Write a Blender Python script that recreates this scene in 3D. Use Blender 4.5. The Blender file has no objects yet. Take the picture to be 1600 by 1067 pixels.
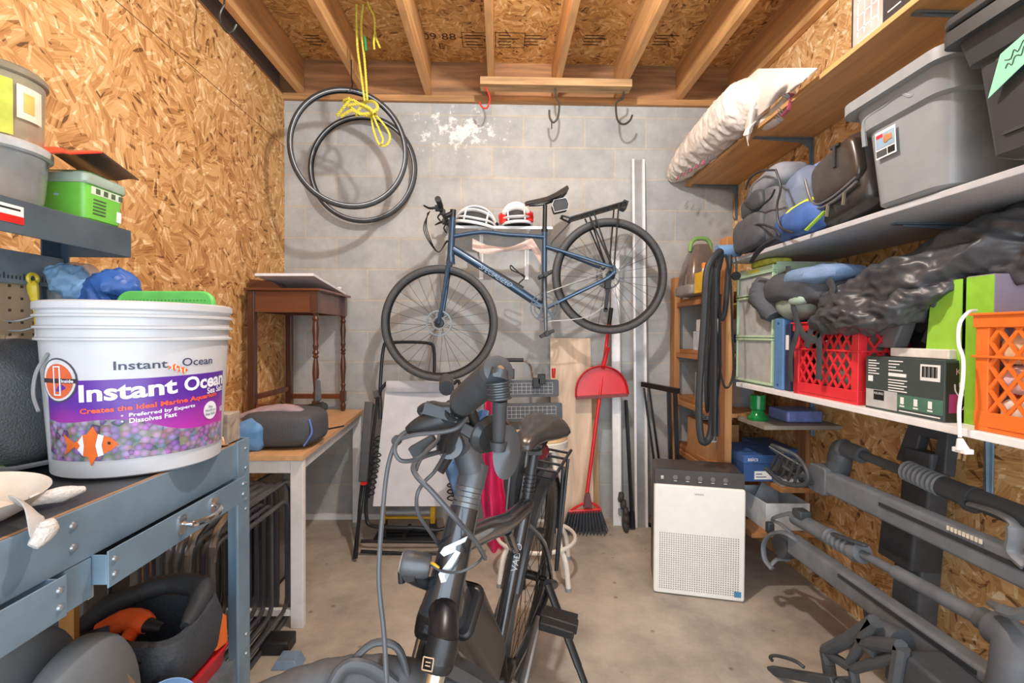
import bpy, bmesh, math, random
from mathutils import Vector, Matrix, Euler, noise
V = Vector
SC = bpy.context.scene
COL = SC.collection
rnd = random.Random(7)
# ---------------------------------------------------------------- camera, light, exposure
F = 741.0
D = 3.15                      # distance to the block wall
CAM = V((0, 0, 1.225))
RC = (Matrix.Rotation(math.radians(-1.39), 3, 'Z') @ Matrix.Rotation(math.radians(90 - .89), 3, 'X')
      @ Matrix.Rotation(math.radians(.30), 3, 'Z'))
cd = bpy.data.cameras.new('camera'); cam = bpy.data.objects.new('camera', cd); COL.objects.link(cam)
cd.sensor_width = 36; cd.lens = F / 1600 * 36; cd.clip_start = .02
cam.matrix_world = Matrix.Translation(CAM) @ RC.to_4x4()
SC.camera = cam
SC.view_settings.view_transform = 'Standard'; SC.view_settings.look = 'None'
SC.view_settings.gamma = 1; SC.view_settings.use_curve_mapping = False
SC.view_settings.exposure = 0.12
w = bpy.data.worlds.new('world'); SC.world = w; w.use_nodes = True
w.node_tree.nodes['Background'].inputs[0].default_value = (.76, .88, 1.0, 1)
w.node_tree.nodes['Background'].inputs[1].default_value = 2.1
def lamp(name, kind, loc, power, col, **k):
    l = bpy.data.lights.new(name, kind); l.energy = power; l.color = col
    for a, b in k.items(): setattr(l, a, b)
    o = bpy.data.objects.new(name, l); COL.objects.link(o); o.location = loc
    return o
bulb = lamp('bulb_light', 'POINT', (.17, 1.38, 2.66), 88, (1, .97, .94), shadow_soft_size=.035)
door = lamp('door_daylight', 'AREA', (0.05, -1.15, 1.35), 48, (.92, .96, 1), shape='RECTANGLE', size=2.8, size_y=2.5)
door.rotation_euler = (math.radians(90), 0, 0)

def ray(px, py): return RC @ V(((px - 800) / F, (533.5 - py) / F, -1))
def at(px, py, Y): d = ray(px, py); return CAM + d * (Y / d.y)
def atX(px, py, X): d = ray(px, py); return CAM + d * (X / d.x)
def atZ(px, py, Z): d = ray(px, py); return CAM + d * ((Z - CAM.z) / d.z)
# ---------------------------------------------------------------- materials
def lin(h):
    h = h.lstrip('#'); r = []
    for i in (0, 2, 4):
        c = int(h[i:i+2], 16) / 255
        r.append(c / 12.92 if c <= .04045 else ((c + .055) / 1.055) ** 2.4)
    return (*r, 1)
MC = {}
def nt(name):
    m = bpy.data.materials.new(name); m.use_nodes = True
    t = m.node_tree; return m, t, t.nodes, t.links, t.nodes['Principled BSDF']
def m(h, rough=.5, metal=0, var=.10, sc=25, bump=0, alpha=1, trans=0, wood=0, coat=0):
    k = (h, rough, metal, var, sc, bump, alpha, trans, wood, coat)
    if k in MC: return MC[k]
    M_, t, N, L, P = nt('mat_%d' % len(MC))
    tc = N.new('ShaderNodeTexCoord'); vec = tc.outputs['Object']
    if wood:
        mp = N.new('ShaderNodeMapping'); L.new(vec, mp.inputs[0])
        s = [1, 1, 1]; s[wood - 1] = .08; mp.inputs['Scale'].default_value = s; vec = mp.outputs[0]
    n = N.new('ShaderNodeTexNoise'); n.inputs['Scale'].default_value = sc; n.inputs['Detail'].default_value = 5
    if wood: n.inputs['Distortion'].default_value = .8
    L.new(vec, n.inputs['Vector'])
    r = N.new('ShaderNodeValToRGB'); c = lin(h)
    r.color_ramp.elements[0].position = .3; r.color_ramp.elements[1].position = .7
    r.color_ramp.elements[0].color = tuple(x * (1 - var * 1.6) for x in c[:3]) + (1,)
    r.color_ramp.elements[1].color = tuple(min(1, x * (1 + var)) for x in c[:3]) + (1,)
    L.new(n.outputs[0], r.inputs[0]); L.new(r.outputs[0], P.inputs['Base Color'])
    P.inputs['Roughness'].default_value = rough; P.inputs['Metallic'].default_value = metal
    P.inputs['Alpha'].default_value = alpha; P.inputs['Transmission Weight'].default_value = trans
    P.inputs['Coat Weight'].default_value = coat
    if bump:
        b = N.new('ShaderNodeBump'); b.inputs['Strength'].default_value = bump; b.inputs['Distance'].default_value = .01
        L.new(n.outputs[0], b.inputs['Height']); L.new(b.outputs[0], P.inputs['Normal'])
    MC[k] = M_; return M_
def mth(N, L, op, a, b=None):
    n = N.new('ShaderNodeMath'); n.operation = op
    for i, x in enumerate((a, b)):
        if x is None: continue
        if isinstance(x, (int, float)): n.inputs[i].default_value = x
        else: L.new(x, n.inputs[i])
    return n.outputs[0]
def osb(name, axis, cols, off=0, dark=1.0):
    M_, t, N, L, P = nt(name)
    tc = N.new('ShaderNodeTexCoord').outputs['Object']
    ax = {'X': (1, 0, 0), 'Z': (0, 0, 1)}[axis]
    def layer(cs, seed, fx, fy):
        v0 = N.new('ShaderNodeMapping'); L.new(tc, v0.inputs[0]); v0.inputs['Location'].default_value = (seed, seed * 2, seed * 3)
        wn = N.new('ShaderNodeTexNoise'); wn.inputs['Scale'].default_value = 14; L.new(v0.outputs[0], wn.inputs['Vector'])
        mx = N.new('ShaderNodeVectorMath'); mx.operation = 'MULTIPLY_ADD'
        L.new(wn.outputs['Color'], mx.inputs[0]); mx.inputs[1].default_value = (.05,) * 3; L.new(v0.outputs[0], mx.inputs[2])
        vo = N.new('ShaderNodeTexVoronoi'); vo.inputs['Scale'].default_value = cs; L.new(mx.outputs[0], vo.inputs['Vector'])
        sep = N.new('ShaderNodeSeparateColor'); L.new(vo.outputs['Color'], sep.inputs[0])
        ang = mth(N, L, 'MULTIPLY', sep.outputs[0], 6.28)
        ro = N.new('ShaderNodeVectorRotate'); ro.rotation_type = 'AXIS_ANGLE'; ro.inputs['Axis'].default_value = ax
        L.new(v0.outputs[0], ro.inputs['Vector']); L.new(ang, ro.inputs['Angle'])
        mp = N.new('ShaderNodeMapping'); L.new(ro.outputs[0], mp.inputs[0])
        mp.inputs['Scale'].default_value = (0, fx, fy) if axis == 'X' else (fx, fy, 0)
        f = N.new('ShaderNodeTexVoronoi'); f.inputs['Scale'].default_value = 1; L.new(mp.outputs[0], f.inputs['Vector'])
        s2 = N.new('ShaderNodeSeparateColor'); L.new(f.outputs['Color'], s2.inputs[0])
        g = N.new('ShaderNodeTexNoise'); g.inputs['Scale'].default_value = 2.5; g.inputs['Detail'].default_value = 4
        mg = N.new('ShaderNodeMapping'); L.new(ro.outputs[0], mg.inputs[0])
        mg.inputs['Scale'].default_value = (0, fx * 2, fy * .6) if axis == 'X' else (fx * 2, fy * .6, 0)
        L.new(mg.outputs[0], g.inputs['Vector'])
        return s2.outputs[0], sep.outputs[1], g.outputs[0]
    a1, b1, g1 = layer(11, off + 1.3, 38, 9)
    a2, b2, g2 = layer(18, off + 5.1, 95, 15)
    base = mth(N, L, 'ADD', mth(N, L, 'MULTIPLY', mth(N, L, 'SUBTRACT', a1, .5), .42), .42)
    grain = mth(N, L, 'MULTIPLY', mth(N, L, 'SUBTRACT', g1, .5), .9)
    low = N.new('ShaderNodeTexNoise'); low.inputs['Scale'].default_value = 2.2; L.new(tc, low.inputs['Vector'])
    lowv = mth(N, L, 'MULTIPLY', mth(N, L, 'SUBTRACT', low.outputs[0], .5), .4)
    spark = mth(N, L, 'MULTIPLY', mth(N, L, 'GREATER_THAN', a2, .87), .30)
    drk = mth(N, L, 'MULTIPLY', mth(N, L, 'LESS_THAN', a2, .05), -.30)
    val = mth(N, L, 'ADD', mth(N, L, 'ADD', base, grain), mth(N, L, 'ADD', lowv, mth(N, L, 'ADD', spark, drk)))
    r = N.new('ShaderNodeValToRGB'); e = r.color_ramp.elements
    ps = [0.0, .15, .42, .70, .98]
    while len(e) < 5: e.new(.5)
    for i, (p_, c_) in enumerate(zip(ps, cols)):
        e[i].position = p_; c_ = lin(c_); e[i].color = tuple(x * dark for x in c_[:3]) + (1,)
    L.new(val, r.inputs[0]); L.new(r.outputs[0], P.inputs['Base Color'])
    P.inputs['Roughness'].default_value = .65
    b = N.new('ShaderNodeBump'); b.inputs['Strength'].default_value = .35; b.inputs['Distance'].default_value = .004
    L.new(val, b.inputs['Height']); L.new(b.outputs[0], P.inputs['Normal'])
    return M_
def block_mat():
    M_, t, N, L, P = nt('concrete_block')
    tc = N.new('ShaderNodeTexCoord').outputs['Object']
    sp = N.new('ShaderNodeSeparateXYZ'); L.new(tc, sp.inputs[0])
    q = at(802, 181.3, D)
    cx = mth(N, L, 'ADD', sp.outputs[0], 8 * .4064 - q.x); cz = mth(N, L, 'ADD', sp.outputs[2], 20 * .2032 - q.z)
    cb = N.new('ShaderNodeCombineXYZ'); L.new(cx, cb.inputs[0]); L.new(cz, cb.inputs[1])
    br = N.new('ShaderNodeTexBrick'); L.new(cb.outputs[0], br.inputs['Vector'])
    br.inputs['Scale'].default_value = 1; br.inputs['Brick Width'].default_value = .4064; br.inputs['Row Height'].default_value = .2032
    br.inputs['Mortar Size'].default_value = .006; br.inputs['Mortar Smooth'].default_value = .25; br.inputs['Bias'].default_value = 0
    br.inputs['Color1'].default_value = lin('#aeb1b0'); br.inputs['Color2'].default_value = lin('#bcbdba'); br.inputs['Mortar'].default_value = lin('#c3bcae')
    n1 = N.new('ShaderNodeTexNoise'); n1.inputs['Scale'].default_value = 7; n1.inputs['Detail'].default_value = 8; n1.inputs['Roughness'].default_value = .7; L.new(tc, n1.inputs['Vector'])
    mx = N.new('ShaderNodeMix'); mx.data_type = 'RGBA'; mx.blend_type = 'MULTIPLY'; mx.inputs[0].default_value = 1
    rr = N.new('ShaderNodeValToRGB'); rr.color_ramp.elements[0].position = .3; rr.color_ramp.elements[0].color = (.72, .73, .75, 1)
    rr.color_ramp.elements[1].position = .65; rr.color_ramp.elements[1].color = (1, 1, 1, 1)
    L.new(n1.outputs[0], rr.inputs[0]); L.new(br.outputs[0], mx.inputs[6]); L.new(rr.outputs[0], mx.inputs[7])
    # efflorescence bloom
    ef = N.new('ShaderNodeTexNoise'); ef.inputs['Scale'].default_value = 16; ef.inputs['Detail'].default_value = 9; ef.inputs['Roughness'].default_value = .75; L.new(tc, ef.inputs['Vector'])
    c0 = at(700, 205, D)
    def tri(s, c, w_): return mth(N, L, 'MAXIMUM', mth(N, L, 'SUBTRACT', 1, mth(N, L, 'DIVIDE', mth(N, L, 'ABSOLUTE', mth(N, L, 'SUBTRACT', s, c)), w_)), 0)
    msk = mth(N, L, 'MULTIPLY', tri(sp.outputs[0], c0.x, .55), tri(sp.outputs[2], c0.z, .28))
    e2 = mth(N, L, 'ADD', ef.outputs[0], mth(N, L, 'MULTIPLY', msk, .30))
    e3 = N.new('ShaderNodeValToRGB'); e3.color_ramp.elements[0].position = .70; e3.color_ramp.elements[1].position = .78; L.new(e2, e3.inputs[0])
    mw = N.new('ShaderNodeMix'); mw.data_type = 'RGBA'; L.new(e3.outputs[0], mw.inputs[0]); L.new(mx.outputs[2], mw.inputs[6]); mw.inputs[7].default_value = lin('#e4e4e0')
    L.new(mw.outputs[2], P.inputs['Base Color']); P.inputs['Roughness'].default_value = .85
    n2 = N.new('ShaderNodeTexNoise'); n2.inputs['Scale'].default_value = 160; L.new(tc, n2.inputs['Vector'])
    h = mth(N, L, 'ADD', mth(N, L, 'MULTIPLY', br.outputs['Fac'], -1.2), mth(N, L, 'MULTIPLY', n2.outputs[0], .5))
    b = N.new('ShaderNodeBump'); b.inputs['Strength'].default_value = .5; b.inputs['Distance'].default_value = .004
    L.new(h, b.inputs['Height']); L.new(b.outputs[0], P.inputs['Normal'])
    return M_
def floor_mat():
    M_, t, N, L, P = nt('concrete_floor')
    tc = N.new('ShaderNodeTexCoord').outputs['Object']
    n1 = N.new('ShaderNodeTexNoise'); n1.inputs['Scale'].default_value = 3.2; n1.inputs['Detail'].default_value = 9; n1.inputs['Roughness'].default_value = .65; L.new(tc, n1.inputs['Vector'])
    r = N.new('ShaderNodeValToRGB'); e = r.color_ramp.elements
    e[0].position = .33; e[0].color = lin('#938b80'); e[1].position = .66; e[1].color = lin('#c4bbac')
    L.new(n1.outputs[0], r.inputs[0])
    vo = N.new('ShaderNodeTexVoronoi'); vo.inputs['Scale'].default_value = 9; vo.inputs['Randomness'].default_value = 1; L.new(tc, vo.inputs['Vector'])
    s = N.new('ShaderNodeValToRGB'); s.color_ramp.elements[0].position = .05; s.color_ramp.elements[0].color = (.35, .33, .3, 1)
    s.color_ramp.elements[1].position = .11; s.color_ramp.elements[1].color = (1, 1, 1, 1); L.new(vo.outputs['Distance'], s.inputs[0])
    mx = N.new('ShaderNodeMix'); mx.data_type = 'RGBA'; mx.blend_type = 'MULTIPLY'; mx.inputs[0].default_value = .7
    L.new(r.outputs[0], mx.inputs[6]); L.new(s.outputs[0], mx.inputs[7]); L.new(mx.outputs[2], P.inputs['Base Color'])
    P.inputs['Roughness'].default_value = .7
    b = N.new('ShaderNodeBump'); b.inputs['Strength'].default_value = .2; b.inputs['Distance'].default_value = .004
    L.new(n1.outputs[0], b.inputs['Height']); L.new(b.outputs[0], P.inputs['Normal'])
    return M_
# ---------------------------------------------------------------- mesh helpers
ORG = {}
def B(): return bmesh.new()
def quadring(b, A, C_):
    n = len(A)
    for i in range(n): b.faces.new((A[i], A[(i+1) % n], C_[(i+1) % n], C_[i]))
def box(b, c, s, R=None):
    R = R or Matrix.Identity(3); c = V(c); vs = []
    for z in (-.5, .5):
        for x, y in ((-.5, -.5), (.5, -.5), (.5, .5), (-.5, .5)):
            vs.append(b.verts.new(c + R @ V((x * s[0], y * s[1], z * s[2]))))
    b.faces.new(vs[3::-1]); b.faces.new(vs[4:]); quadring(b, vs[:4], vs[4:]); return b
def bx(b, x0, x1, y0, y1, z0, z1): return box(b, ((x0+x1)/2, (y0+y1)/2, (z0+z1)/2), (abs(x1-x0), abs(y1-y0), abs(z1-z0)))
def aim(d, up=(0, 0, 1)):
    z = V(d).normalized(); u = V(up)
    if abs(z.dot(u)) > .98: u = V((0, 1, 0))
    x = u.cross(z).normalized(); y = z.cross(x)
    return Matrix((x, y, z)).transposed()
def bar(b, p, q, w_, t_, up=(0, 0, 1)):
    p, q = V(p), V(q); return box(b, (p+q)/2, (w_, t_, (q-p).length), aim(q-p, up))
def cat(pts, k=6, closed=False):
    P_ = [V(p) for p in pts]; n = len(P_); out = []
    for i in range(n if closed else n - 1):
        if closed: p0, p1, p2, p3 = P_[i-1], P_[i], P_[(i+1) % n], P_[(i+2) % n]
        else: p0, p1, p2, p3 = P_[max(i-1, 0)], P_[i], P_[i+1], P_[min(i+2, n-1)]
        for j in range(k):
            t = j / k
            out.append(.5 * ((2*p1) + (p2-p0)*t + (2*p0-5*p1+4*p2-p3)*t*t + (3*p1-p0-3*p2+p3)*t**3))
    if not closed: out.append(P_[-1])
    return out
def tube(b, pts, r, n=8, closed=False, flat=1.0, up=None, twist=0):
    P_ = [V(p) for p in pts]; N_ = len(P_); rs = r if isinstance(r, (list, tuple)) else [r] * N_
    if len(rs) != N_: rs = [rs[0] + (rs[-1] - rs[0]) * i / (N_ - 1) for i in range(N_)]
    rings = []; nrm = None
    for i in range(N_):
        if closed: d = P_[(i+1) % N_] - P_[i-1]
        else: d = P_[min(i+1, N_-1)] - P_[max(i-1, 0)]
        d = d.normalized() if d.length > 1e-9 else V((0, 0, 1))
        if up is not None: nrm = V(up)
        elif nrm is None: nrm = V((0, 0, 1)) if abs(d.z) < .9 else V((0, 1, 0))
        nrm = (nrm - d * nrm.dot(d))
        nrm = nrm.normalized() if nrm.length > 1e-6 else V((1, 0, 0))
        s = d.cross(nrm)
        rings.append([b.verts.new(P_[i] + rs[i] * (s * math.cos(a) + nrm * flat * math.sin(a)))
                      for a in (2*math.pi*(j+.5)/n + twist * i for j in range(n))])
    for i in range(N_ - 1): quadring(b, rings[i], rings[i+1])
    if closed: quadring(b, rings[-1], rings[0])
    else: b.faces.new(rings[0][::-1]); b.faces.new(rings[-1])
    return b
def loft(b, rings, caps=True):
    R_ = [[b.verts.new(V(p)) for p in r] for r in rings]
    for i in range(len(R_) - 1): quadring(b, R_[i], R_[i+1])
    if caps: b.faces.new(R_[0][::-1]); b.faces.new(R_[-1])
    return b
def lathe(b, prof, c=(0, 0, 0), n=32, R=None, sx=1, sy=1, caps=True):
    R = R or Matrix.Identity(3); c = V(c)
    return loft(b, [[c + R @ V((max(r, 1e-4)*sx*math.cos(2*math.pi*j/n), max(r, 1e-4)*sy*math.sin(2*math.pi*j/n), z)) for j in range(n)] for r, z in prof], caps)
def prism(b, pts, h, fr):
    """polygon pts (2D) in frame fr (4x4), extruded h along its normal"""
    A = [b.verts.new(fr @ V((x, y, 0))) for x, y in pts]; C_ = [b.verts.new(fr @ V((x, y, h))) for x, y in pts]
    b.faces.new(A[::-1]); b.faces.new(C_); quadring(b, A, C_); return b
def frame(o, u, v):
    u = V(u).normalized(); v = V(v); v = (v - u * v.dot(u)).normalized(); n = u.cross(v)
    return Matrix.Translation(V(o)) @ Matrix((u, v, n)).transposed().to_4x4()
def rrect(w_, h_, r, k=4, cx=0, cy=0):
    o = []
    for (sx, sy, a0) in ((1, 1, 0), (-1, 1, 90), (-1, -1, 180), (1, -1, 270)):
        for i in range(k + 1):
            a = math.radians(a0 + 90 * i / k)
            o.append((cx + sx*(w_/2-r) + r*math.cos(a), cy + sy*(h_/2-r) + r*math.sin(a)))
    return o
def sheet(b, nu, nv, f, th=.003):
    """cloth sheet from f(u,v) with real thickness"""
    P_ = [[V(f(i/nu, j/nv)) for j in range(nv+1)] for i in range(nu+1)]
    T, Bt = [], []
    for i in range(nu+1):
        a, c_ = [], []
        for j in range(nv+1):
            du = P_[min(i+1, nu)][j] - P_[max(i-1, 0)][j]; dv = P_[i][min(j+1, nv)] - P_[i][max(j-1, 0)]
            n = du.cross(dv); n = n.normalized() if n.length > 1e-9 else V((0, 0, 1))
            a.append(b.verts.new(P_[i][j] + n * th / 2)); c_.append(b.verts.new(P_[i][j] - n * th / 2))
        T.append(a); Bt.append(c_)
    for i in range(nu):
        for j in range(nv):
            b.faces.new((T[i][j], T[i+1][j], T[i+1][j+1], T[i][j+1])); b.faces.new((Bt[i][j], Bt[i][j+1], Bt[i+1][j+1], Bt[i+1][j]))
    for i in range(nu):
        b.faces.new((T[i][0], Bt[i][0], Bt[i+1][0], T[i+1][0])); b.faces.new((T[i][nv], T[i+1][nv], Bt[i+1][nv], Bt[i][nv]))
    for j in range(nv):
        b.faces.new((T[0][j], T[0][j+1], Bt[0][j+1], Bt[0][j])); b.faces.new((T[nu][j], Bt[nu][j], Bt[nu][j+1], T[nu][j+1]))
    return b
def ridge(p, s, seed=0):
    q = V(p) * s + V((seed, seed*1.7, seed*.6)); return 1 - 2 * abs(noise.noise(q))
def lump(b, c, s, e=.5, amp=.0, fr=6, R=None, nu=40, nv=24, seed=1, flatb=False, stretch=(1, 1, 1), taper=0):
    """superellipsoid body with folds"""
    R = R or Matrix.Identity(3); c = V(c)
    def sg(x, p_): return math.copysign(abs(x) ** p_, x)
    rings = []
    for j in range(nv + 1):
        ph = -math.pi/2 + math.pi * j / nv; ring = []
        for i in range(nu):
            th = 2*math.pi*i/nu
            p_ = V((sg(math.cos(ph), e)*sg(math.cos(th), e)*s[0], sg(math.cos(ph), e)*sg(math.sin(th), e)*s[1], sg(math.sin(ph), e)*s[2]))
            k = 1 - taper * (p_.z / s[2] + 1) / 2
            p_.x *= k; p_.y *= k
            if amp:
                q = V((p_.x*stretch[0], p_.y*stretch[1], p_.z*stretch[2]))
                n = p_.normalized() if p_.length > 1e-6 else V((0, 0, 1))
                dd = amp * (ridge(q, fr, seed) * .6 + noise.noise(q * fr * 2.7 + V((seed,) * 3)) * .4)
                fb = 1 if not flatb else min(1, max(0, (p_.z / s[2] + .9) * 3))
                p_ = p_ + n * dd * fb
            ring.append(c + R @ p_)
        rings.append(ring)
    return loft(b, rings, True)
def obj(name, b, mat, parent=None, smooth=True, bev=0, sub=0, label=None, ang=35):
    bmesh.ops.recalc_face_normals(b, faces=b.faces)
    me = bpy.data.meshes.new(name); b.to_mesh(me); b.free()
    return link(name, me, mat, parent, smooth, bev, sub, label, ang)
def link(name, me, mat, parent=None, smooth=True, bev=0, sub=0, label=None, ang=35):
    if parent is not None: og = ORG[parent.name]
    else:
        zs = [v.co.z for v in me.vertices]; xs = [v.co.x for v in me.vertices]; ys = [v.co.y for v in me.vertices]
        og = V(((min(xs)+max(xs))/2, (min(ys)+max(ys))/2, min(zs)))
    me.transform(Matrix.Translation(-og))
    o = bpy.data.objects.new(name, me); COL.objects.link(o)
    for x in (mat if isinstance(mat, (list, tuple)) else [mat]): me.materials.append(x)
    if parent is not None: o.parent = parent
    else: o.location = og
    ORG[o.name] = og
    if smooth:
        me.polygons.foreach_set('use_smooth', [True] * len(me.polygons))
        me.set_sharp_from_angle(angle=math.radians(ang))
    if bev:
        md = o.modifiers.new('bevel', 'BEVEL'); md.width = bev; md.segments = 2; md.limit_method = 'ANGLE'
    if sub:
        md = o.modifiers.new('sub', 'SUBSURF'); md.levels = md.render_levels = sub
    if label: o['label'] = label
    return o
def tag(o, label, cat_, group=None, kind=None):
    o['label'] = label; o['category'] = cat_
    if group: o['group'] = group
    if kind: o['kind'] = kind
    return o
def thing(name, label, cat_, loc, group=None):
    o = bpy.data.objects.new(name, None); COL.objects.link(o); o.location = loc; o.empty_display_size = .05
    ORG[o.name] = V(loc); return tag(o, label, cat_, group)
def struct(name, b, mat, **k):
    o = obj(name, b, mat, **k); o['kind'] = 'structure'; return o
def copy_thing(root, loc, rot=None, label=None, group=None, scale=None):
    def rec(o, par):
        c = o.copy(); COL.objects.link(c); c.parent = par; ORG[c.name] = ORG[o.name]
        for ch in [x for x in KIDS.get(o.name, [])]: rec(ch, c)
        return c
    KIDS = {}
    for x in COL.objects:
        if x.parent: KIDS.setdefault(x.parent.name, []).append(x)
    r = rec(root, None); r.location = loc
    if rot is not None: r.rotation_euler = rot
    if scale is not None: r.scale = scale
    if label: r['label'] = label
    if group: r['group'] = group
    return r
def text(name, body, fr, w_, mat, parent, h_=None, align='CENTER', th=.0006, fn=None, bold=0, shear=0, label=None):
    cu = bpy.data.curves.new('t', 'FONT'); cu.body = body; cu.size = 1; cu.align_x = 'LEFT'; cu.offset = bold; cu.shear = shear
    cu.resolution_u = 3
    to = bpy.data.objects.new('t', cu); me = bpy.data.meshes.new_from_object(to)
    bpy.data.objects.remove(to)
    b = bmesh.new(); b.from_mesh(me); bpy.data.meshes.remove(me)
    xs = [v.co.x for v in b.verts]; ys = [v.co.y for v in b.verts]
    if not xs: b.free(); return None
    W, H = max(xs) - min(xs), max(ys) - min(ys); k = w_ / W; ky = (h_ / H) if h_ else k
    x0 = min(xs); y0 = (min(ys)+max(ys))/2
    if fn: bmesh.ops.subdivide_edges(b, edges=[e for e in b.edges if e.calc_length() * k > .01], cuts=2)
    for v in b.verts:
        x = (v.co.x - x0) * k; y = (v.co.y - y0) * ky
        if align == 'CENTER': x -= w_ / 2
        v.co = fn(x, y) if fn else fr @ V((x, y, th))
    me = bpy.data.meshes.new(name); b.to_mesh(me); b.free()
    return link(name, me, mat, parent, smooth=False, label=label)
def panel(name, fr, w_, h_, mat, parent, th=.0008, cx=0, cy=0, r=0, label=None):
    b = B(); pts = rrect(w_, h_, r, 3, cx, cy) if r else [(cx-w_/2, cy-h_/2), (cx+w_/2, cy-h_/2), (cx+w_/2, cy+h_/2), (cx-w_/2, cy+h_/2)]
    return obj(name, prism(b, pts, th, fr), mat, parent, smooth=False, label=label)
def lines(name, fr, rects, mat, parent, th=.0012):
    b = B()
    for x, y, w_, h_ in rects: prism(b, [(x, y), (x+w_, y), (x+w_, y+h_), (x, y+h_)], th, fr)
    return obj(name, b, mat, parent, smooth=False)
def Rz(d): return Matrix.Rotation(math.radians(d), 3, 'Z')
def Rx(d): return Matrix.Rotation(math.radians(d), 3, 'X')
def Ry(d): return Matrix.Rotation(math.radians(d), 3, 'Y')
# common materials
STEEL = m('#71828f', .42, .25, .12, 9); STEELD = m('#4a5763', .5, .2)
BLACK = m('#1c1d1f', .45); BLACKR = m('#232426', .7, bump=.3, sc=120); CHROME = m('#d8dadd', .15, 1)
WHITE = m('#eceded', .4, var=.04); GREYM = m('#8e9396', .5, var=.06); DKG = m('#45494d', .55)
WHITEINK = m('#f2f2f0', .6, var=.02); BLACKINK = m('#161616', .6); REDM = m('#d0231f', .35)
# ---------------------------------------------------------------- the room
XL = at(445, 480, D).x; XR = at(1143, 480, D).x; ZJ = at(768, 163, D).z; ZC = ZJ + .27; YB = -1.2
OSBW = osb('osb_wall', 'X', ['#6b4626', '#a9763f', '#cd9c61', '#dfb57c', '#f4dcb2'])
OSBR = osb('osb_wall_right', 'X', ['#6f4d2c', '#b07f49', '#cfa067', '#e0ba84', '#f6e4c2'], off=9)
OSBC = osb('osb_deck', 'Z', ['#5e3d20', '#a06f38', '#cf9a55', '#deb070', '#f2d29c'], off=4)
JW = m('#d3a068', .6, wood=2, sc=22, var=.2, bump=.05); BEAM = m('#a3764f', .6, wood=1, sc=20, var=.35)
struct('floor', bx(B(), XL-.2, XR+.2, YB, D+.2, -.1, 0), floor_mat(), smooth=False)
struct('wall_back', bx(B(), XL-.2, XR+.2, D, D+.2, 0, ZJ), block_mat(), smooth=False)
struct('wall_left', bx(B(), XL-.02, XL, YB, D, 0, ZJ+.03), OSBW, smooth=False)
struct('wall_right', bx(B(), XR, XR+.02, YB, D, 0, ZC), OSBR, smooth=False)
struct('ceiling', bx(B(), XL-.2, XR+.2, YB, D+.2, ZC, ZC+.03), OSBC, smooth=False)
struct('trim_1', bx(B(), XL-.2, XR+.2, D-.002, D+.1, ZJ+.038, ZC), BEAM, smooth=False)
struct('trim_2', bx(B(), XL-.2, XR+.2, D-.03, D+.1, ZJ, ZJ+.038), m('#b98a58', .6, wood=1, var=.25), smooth=False)
struct('trim_3', bx(B(), XL-.12, XL-.025, YB, D-.01, ZJ-.1, ZC), m('#8d817a', .7, wood=2, var=.2), smooth=False)
struct('trim_4', bx(B(), XL-.024, XL+.004, YB, D-.031, ZJ+.03, ZJ+.04), m('#8b5a32', .6), smooth=False)
struct('trim_5', box(B(), at(1257, 700, 2.36) + V((-.012, 0, 0)), (.02, .085, 1.1)), m('#b07c50', .6, wood=3, var=.25), smooth=False)
struct('trim_6', bx(B(), XL, XL+.0006, YB, D-.001, 2.438, 2.4415), m('#5b3c22', .8), smooth=False)
b = B(); bx(b, XL+.10, at(600, 808, D-.01).x, D-.025, D-.001, .0, .035)
struct('baseboard_back', b, WHITE, smooth=False)
X0 = at(768, 163, D).x
ords = ['first', 'second', 'third', 'fourth', 'fifth', 'sixth', 'seventh', 'eighth']
for i in range(8):
    x = X0 + .413 * (i - 3)
    if i == 7: x = XR - .022
    b = B(); bx(b, x-.019, x+.019, YB, D-.004, ZJ+.039, ZC-.002)
    tag(obj('ceiling_joist', b, JW, smooth=False, bev=.002), '%s wooden ceiling joist from the left, running to the block wall' % ords[i], 'joist', 'ceiling joists')
# lumber stamps on the deck (each its own ink mark)
INK = m('#4a3218', .8)
def deckfr(px, py, Zz=None):
    p = atZ(px, py, ZC); return frame(p + V((0, 0, -.0005)), (1, 0, 0), (0, 1, 0))
def flipdeck(px, py): p = atZ(px, py, ZC - .0005); return frame(p, (1, 0, 0), (0, -1, 0))
cl = bpy.data.objects['ceiling']
def decktext(body, px, py, w_):
    p = atZ(px, py, ZC - .001)
    text('ink_stamp', body, None, w_, INK, cl, fn=lambda x, y: p + V((x, -y, 0)))
decktext('09 88', 686, 57, .20); decktext('E', 690, 72, .03)
for px in (497, 745, 797, 838, 930, 1040, 1130):
    p = atZ(px, 63, ZC - .001); b = B()
    for k in range(4): bx(b, p.x-.07, p.x-.07+.14*rnd.uniform(.5, 1), p.y-.05+k*.03, p.y-.042+k*.03, p.z-.0006, p.z)
    if px in (745, 797):
        for (a0, a1, c0, c1) in ((-.09, .09, -.075, -.071), (-.09, .09, .07, .074), (-.09, -.086, -.075, .074), (.086, .09, -.075, .074)):
            bx(b, p.x+a0, p.x+a1, p.y+c0, p.y+c1, p.z-.0006, p.z)
    obj('ink_stamp', b, INK, cl, smooth=False)
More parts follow.
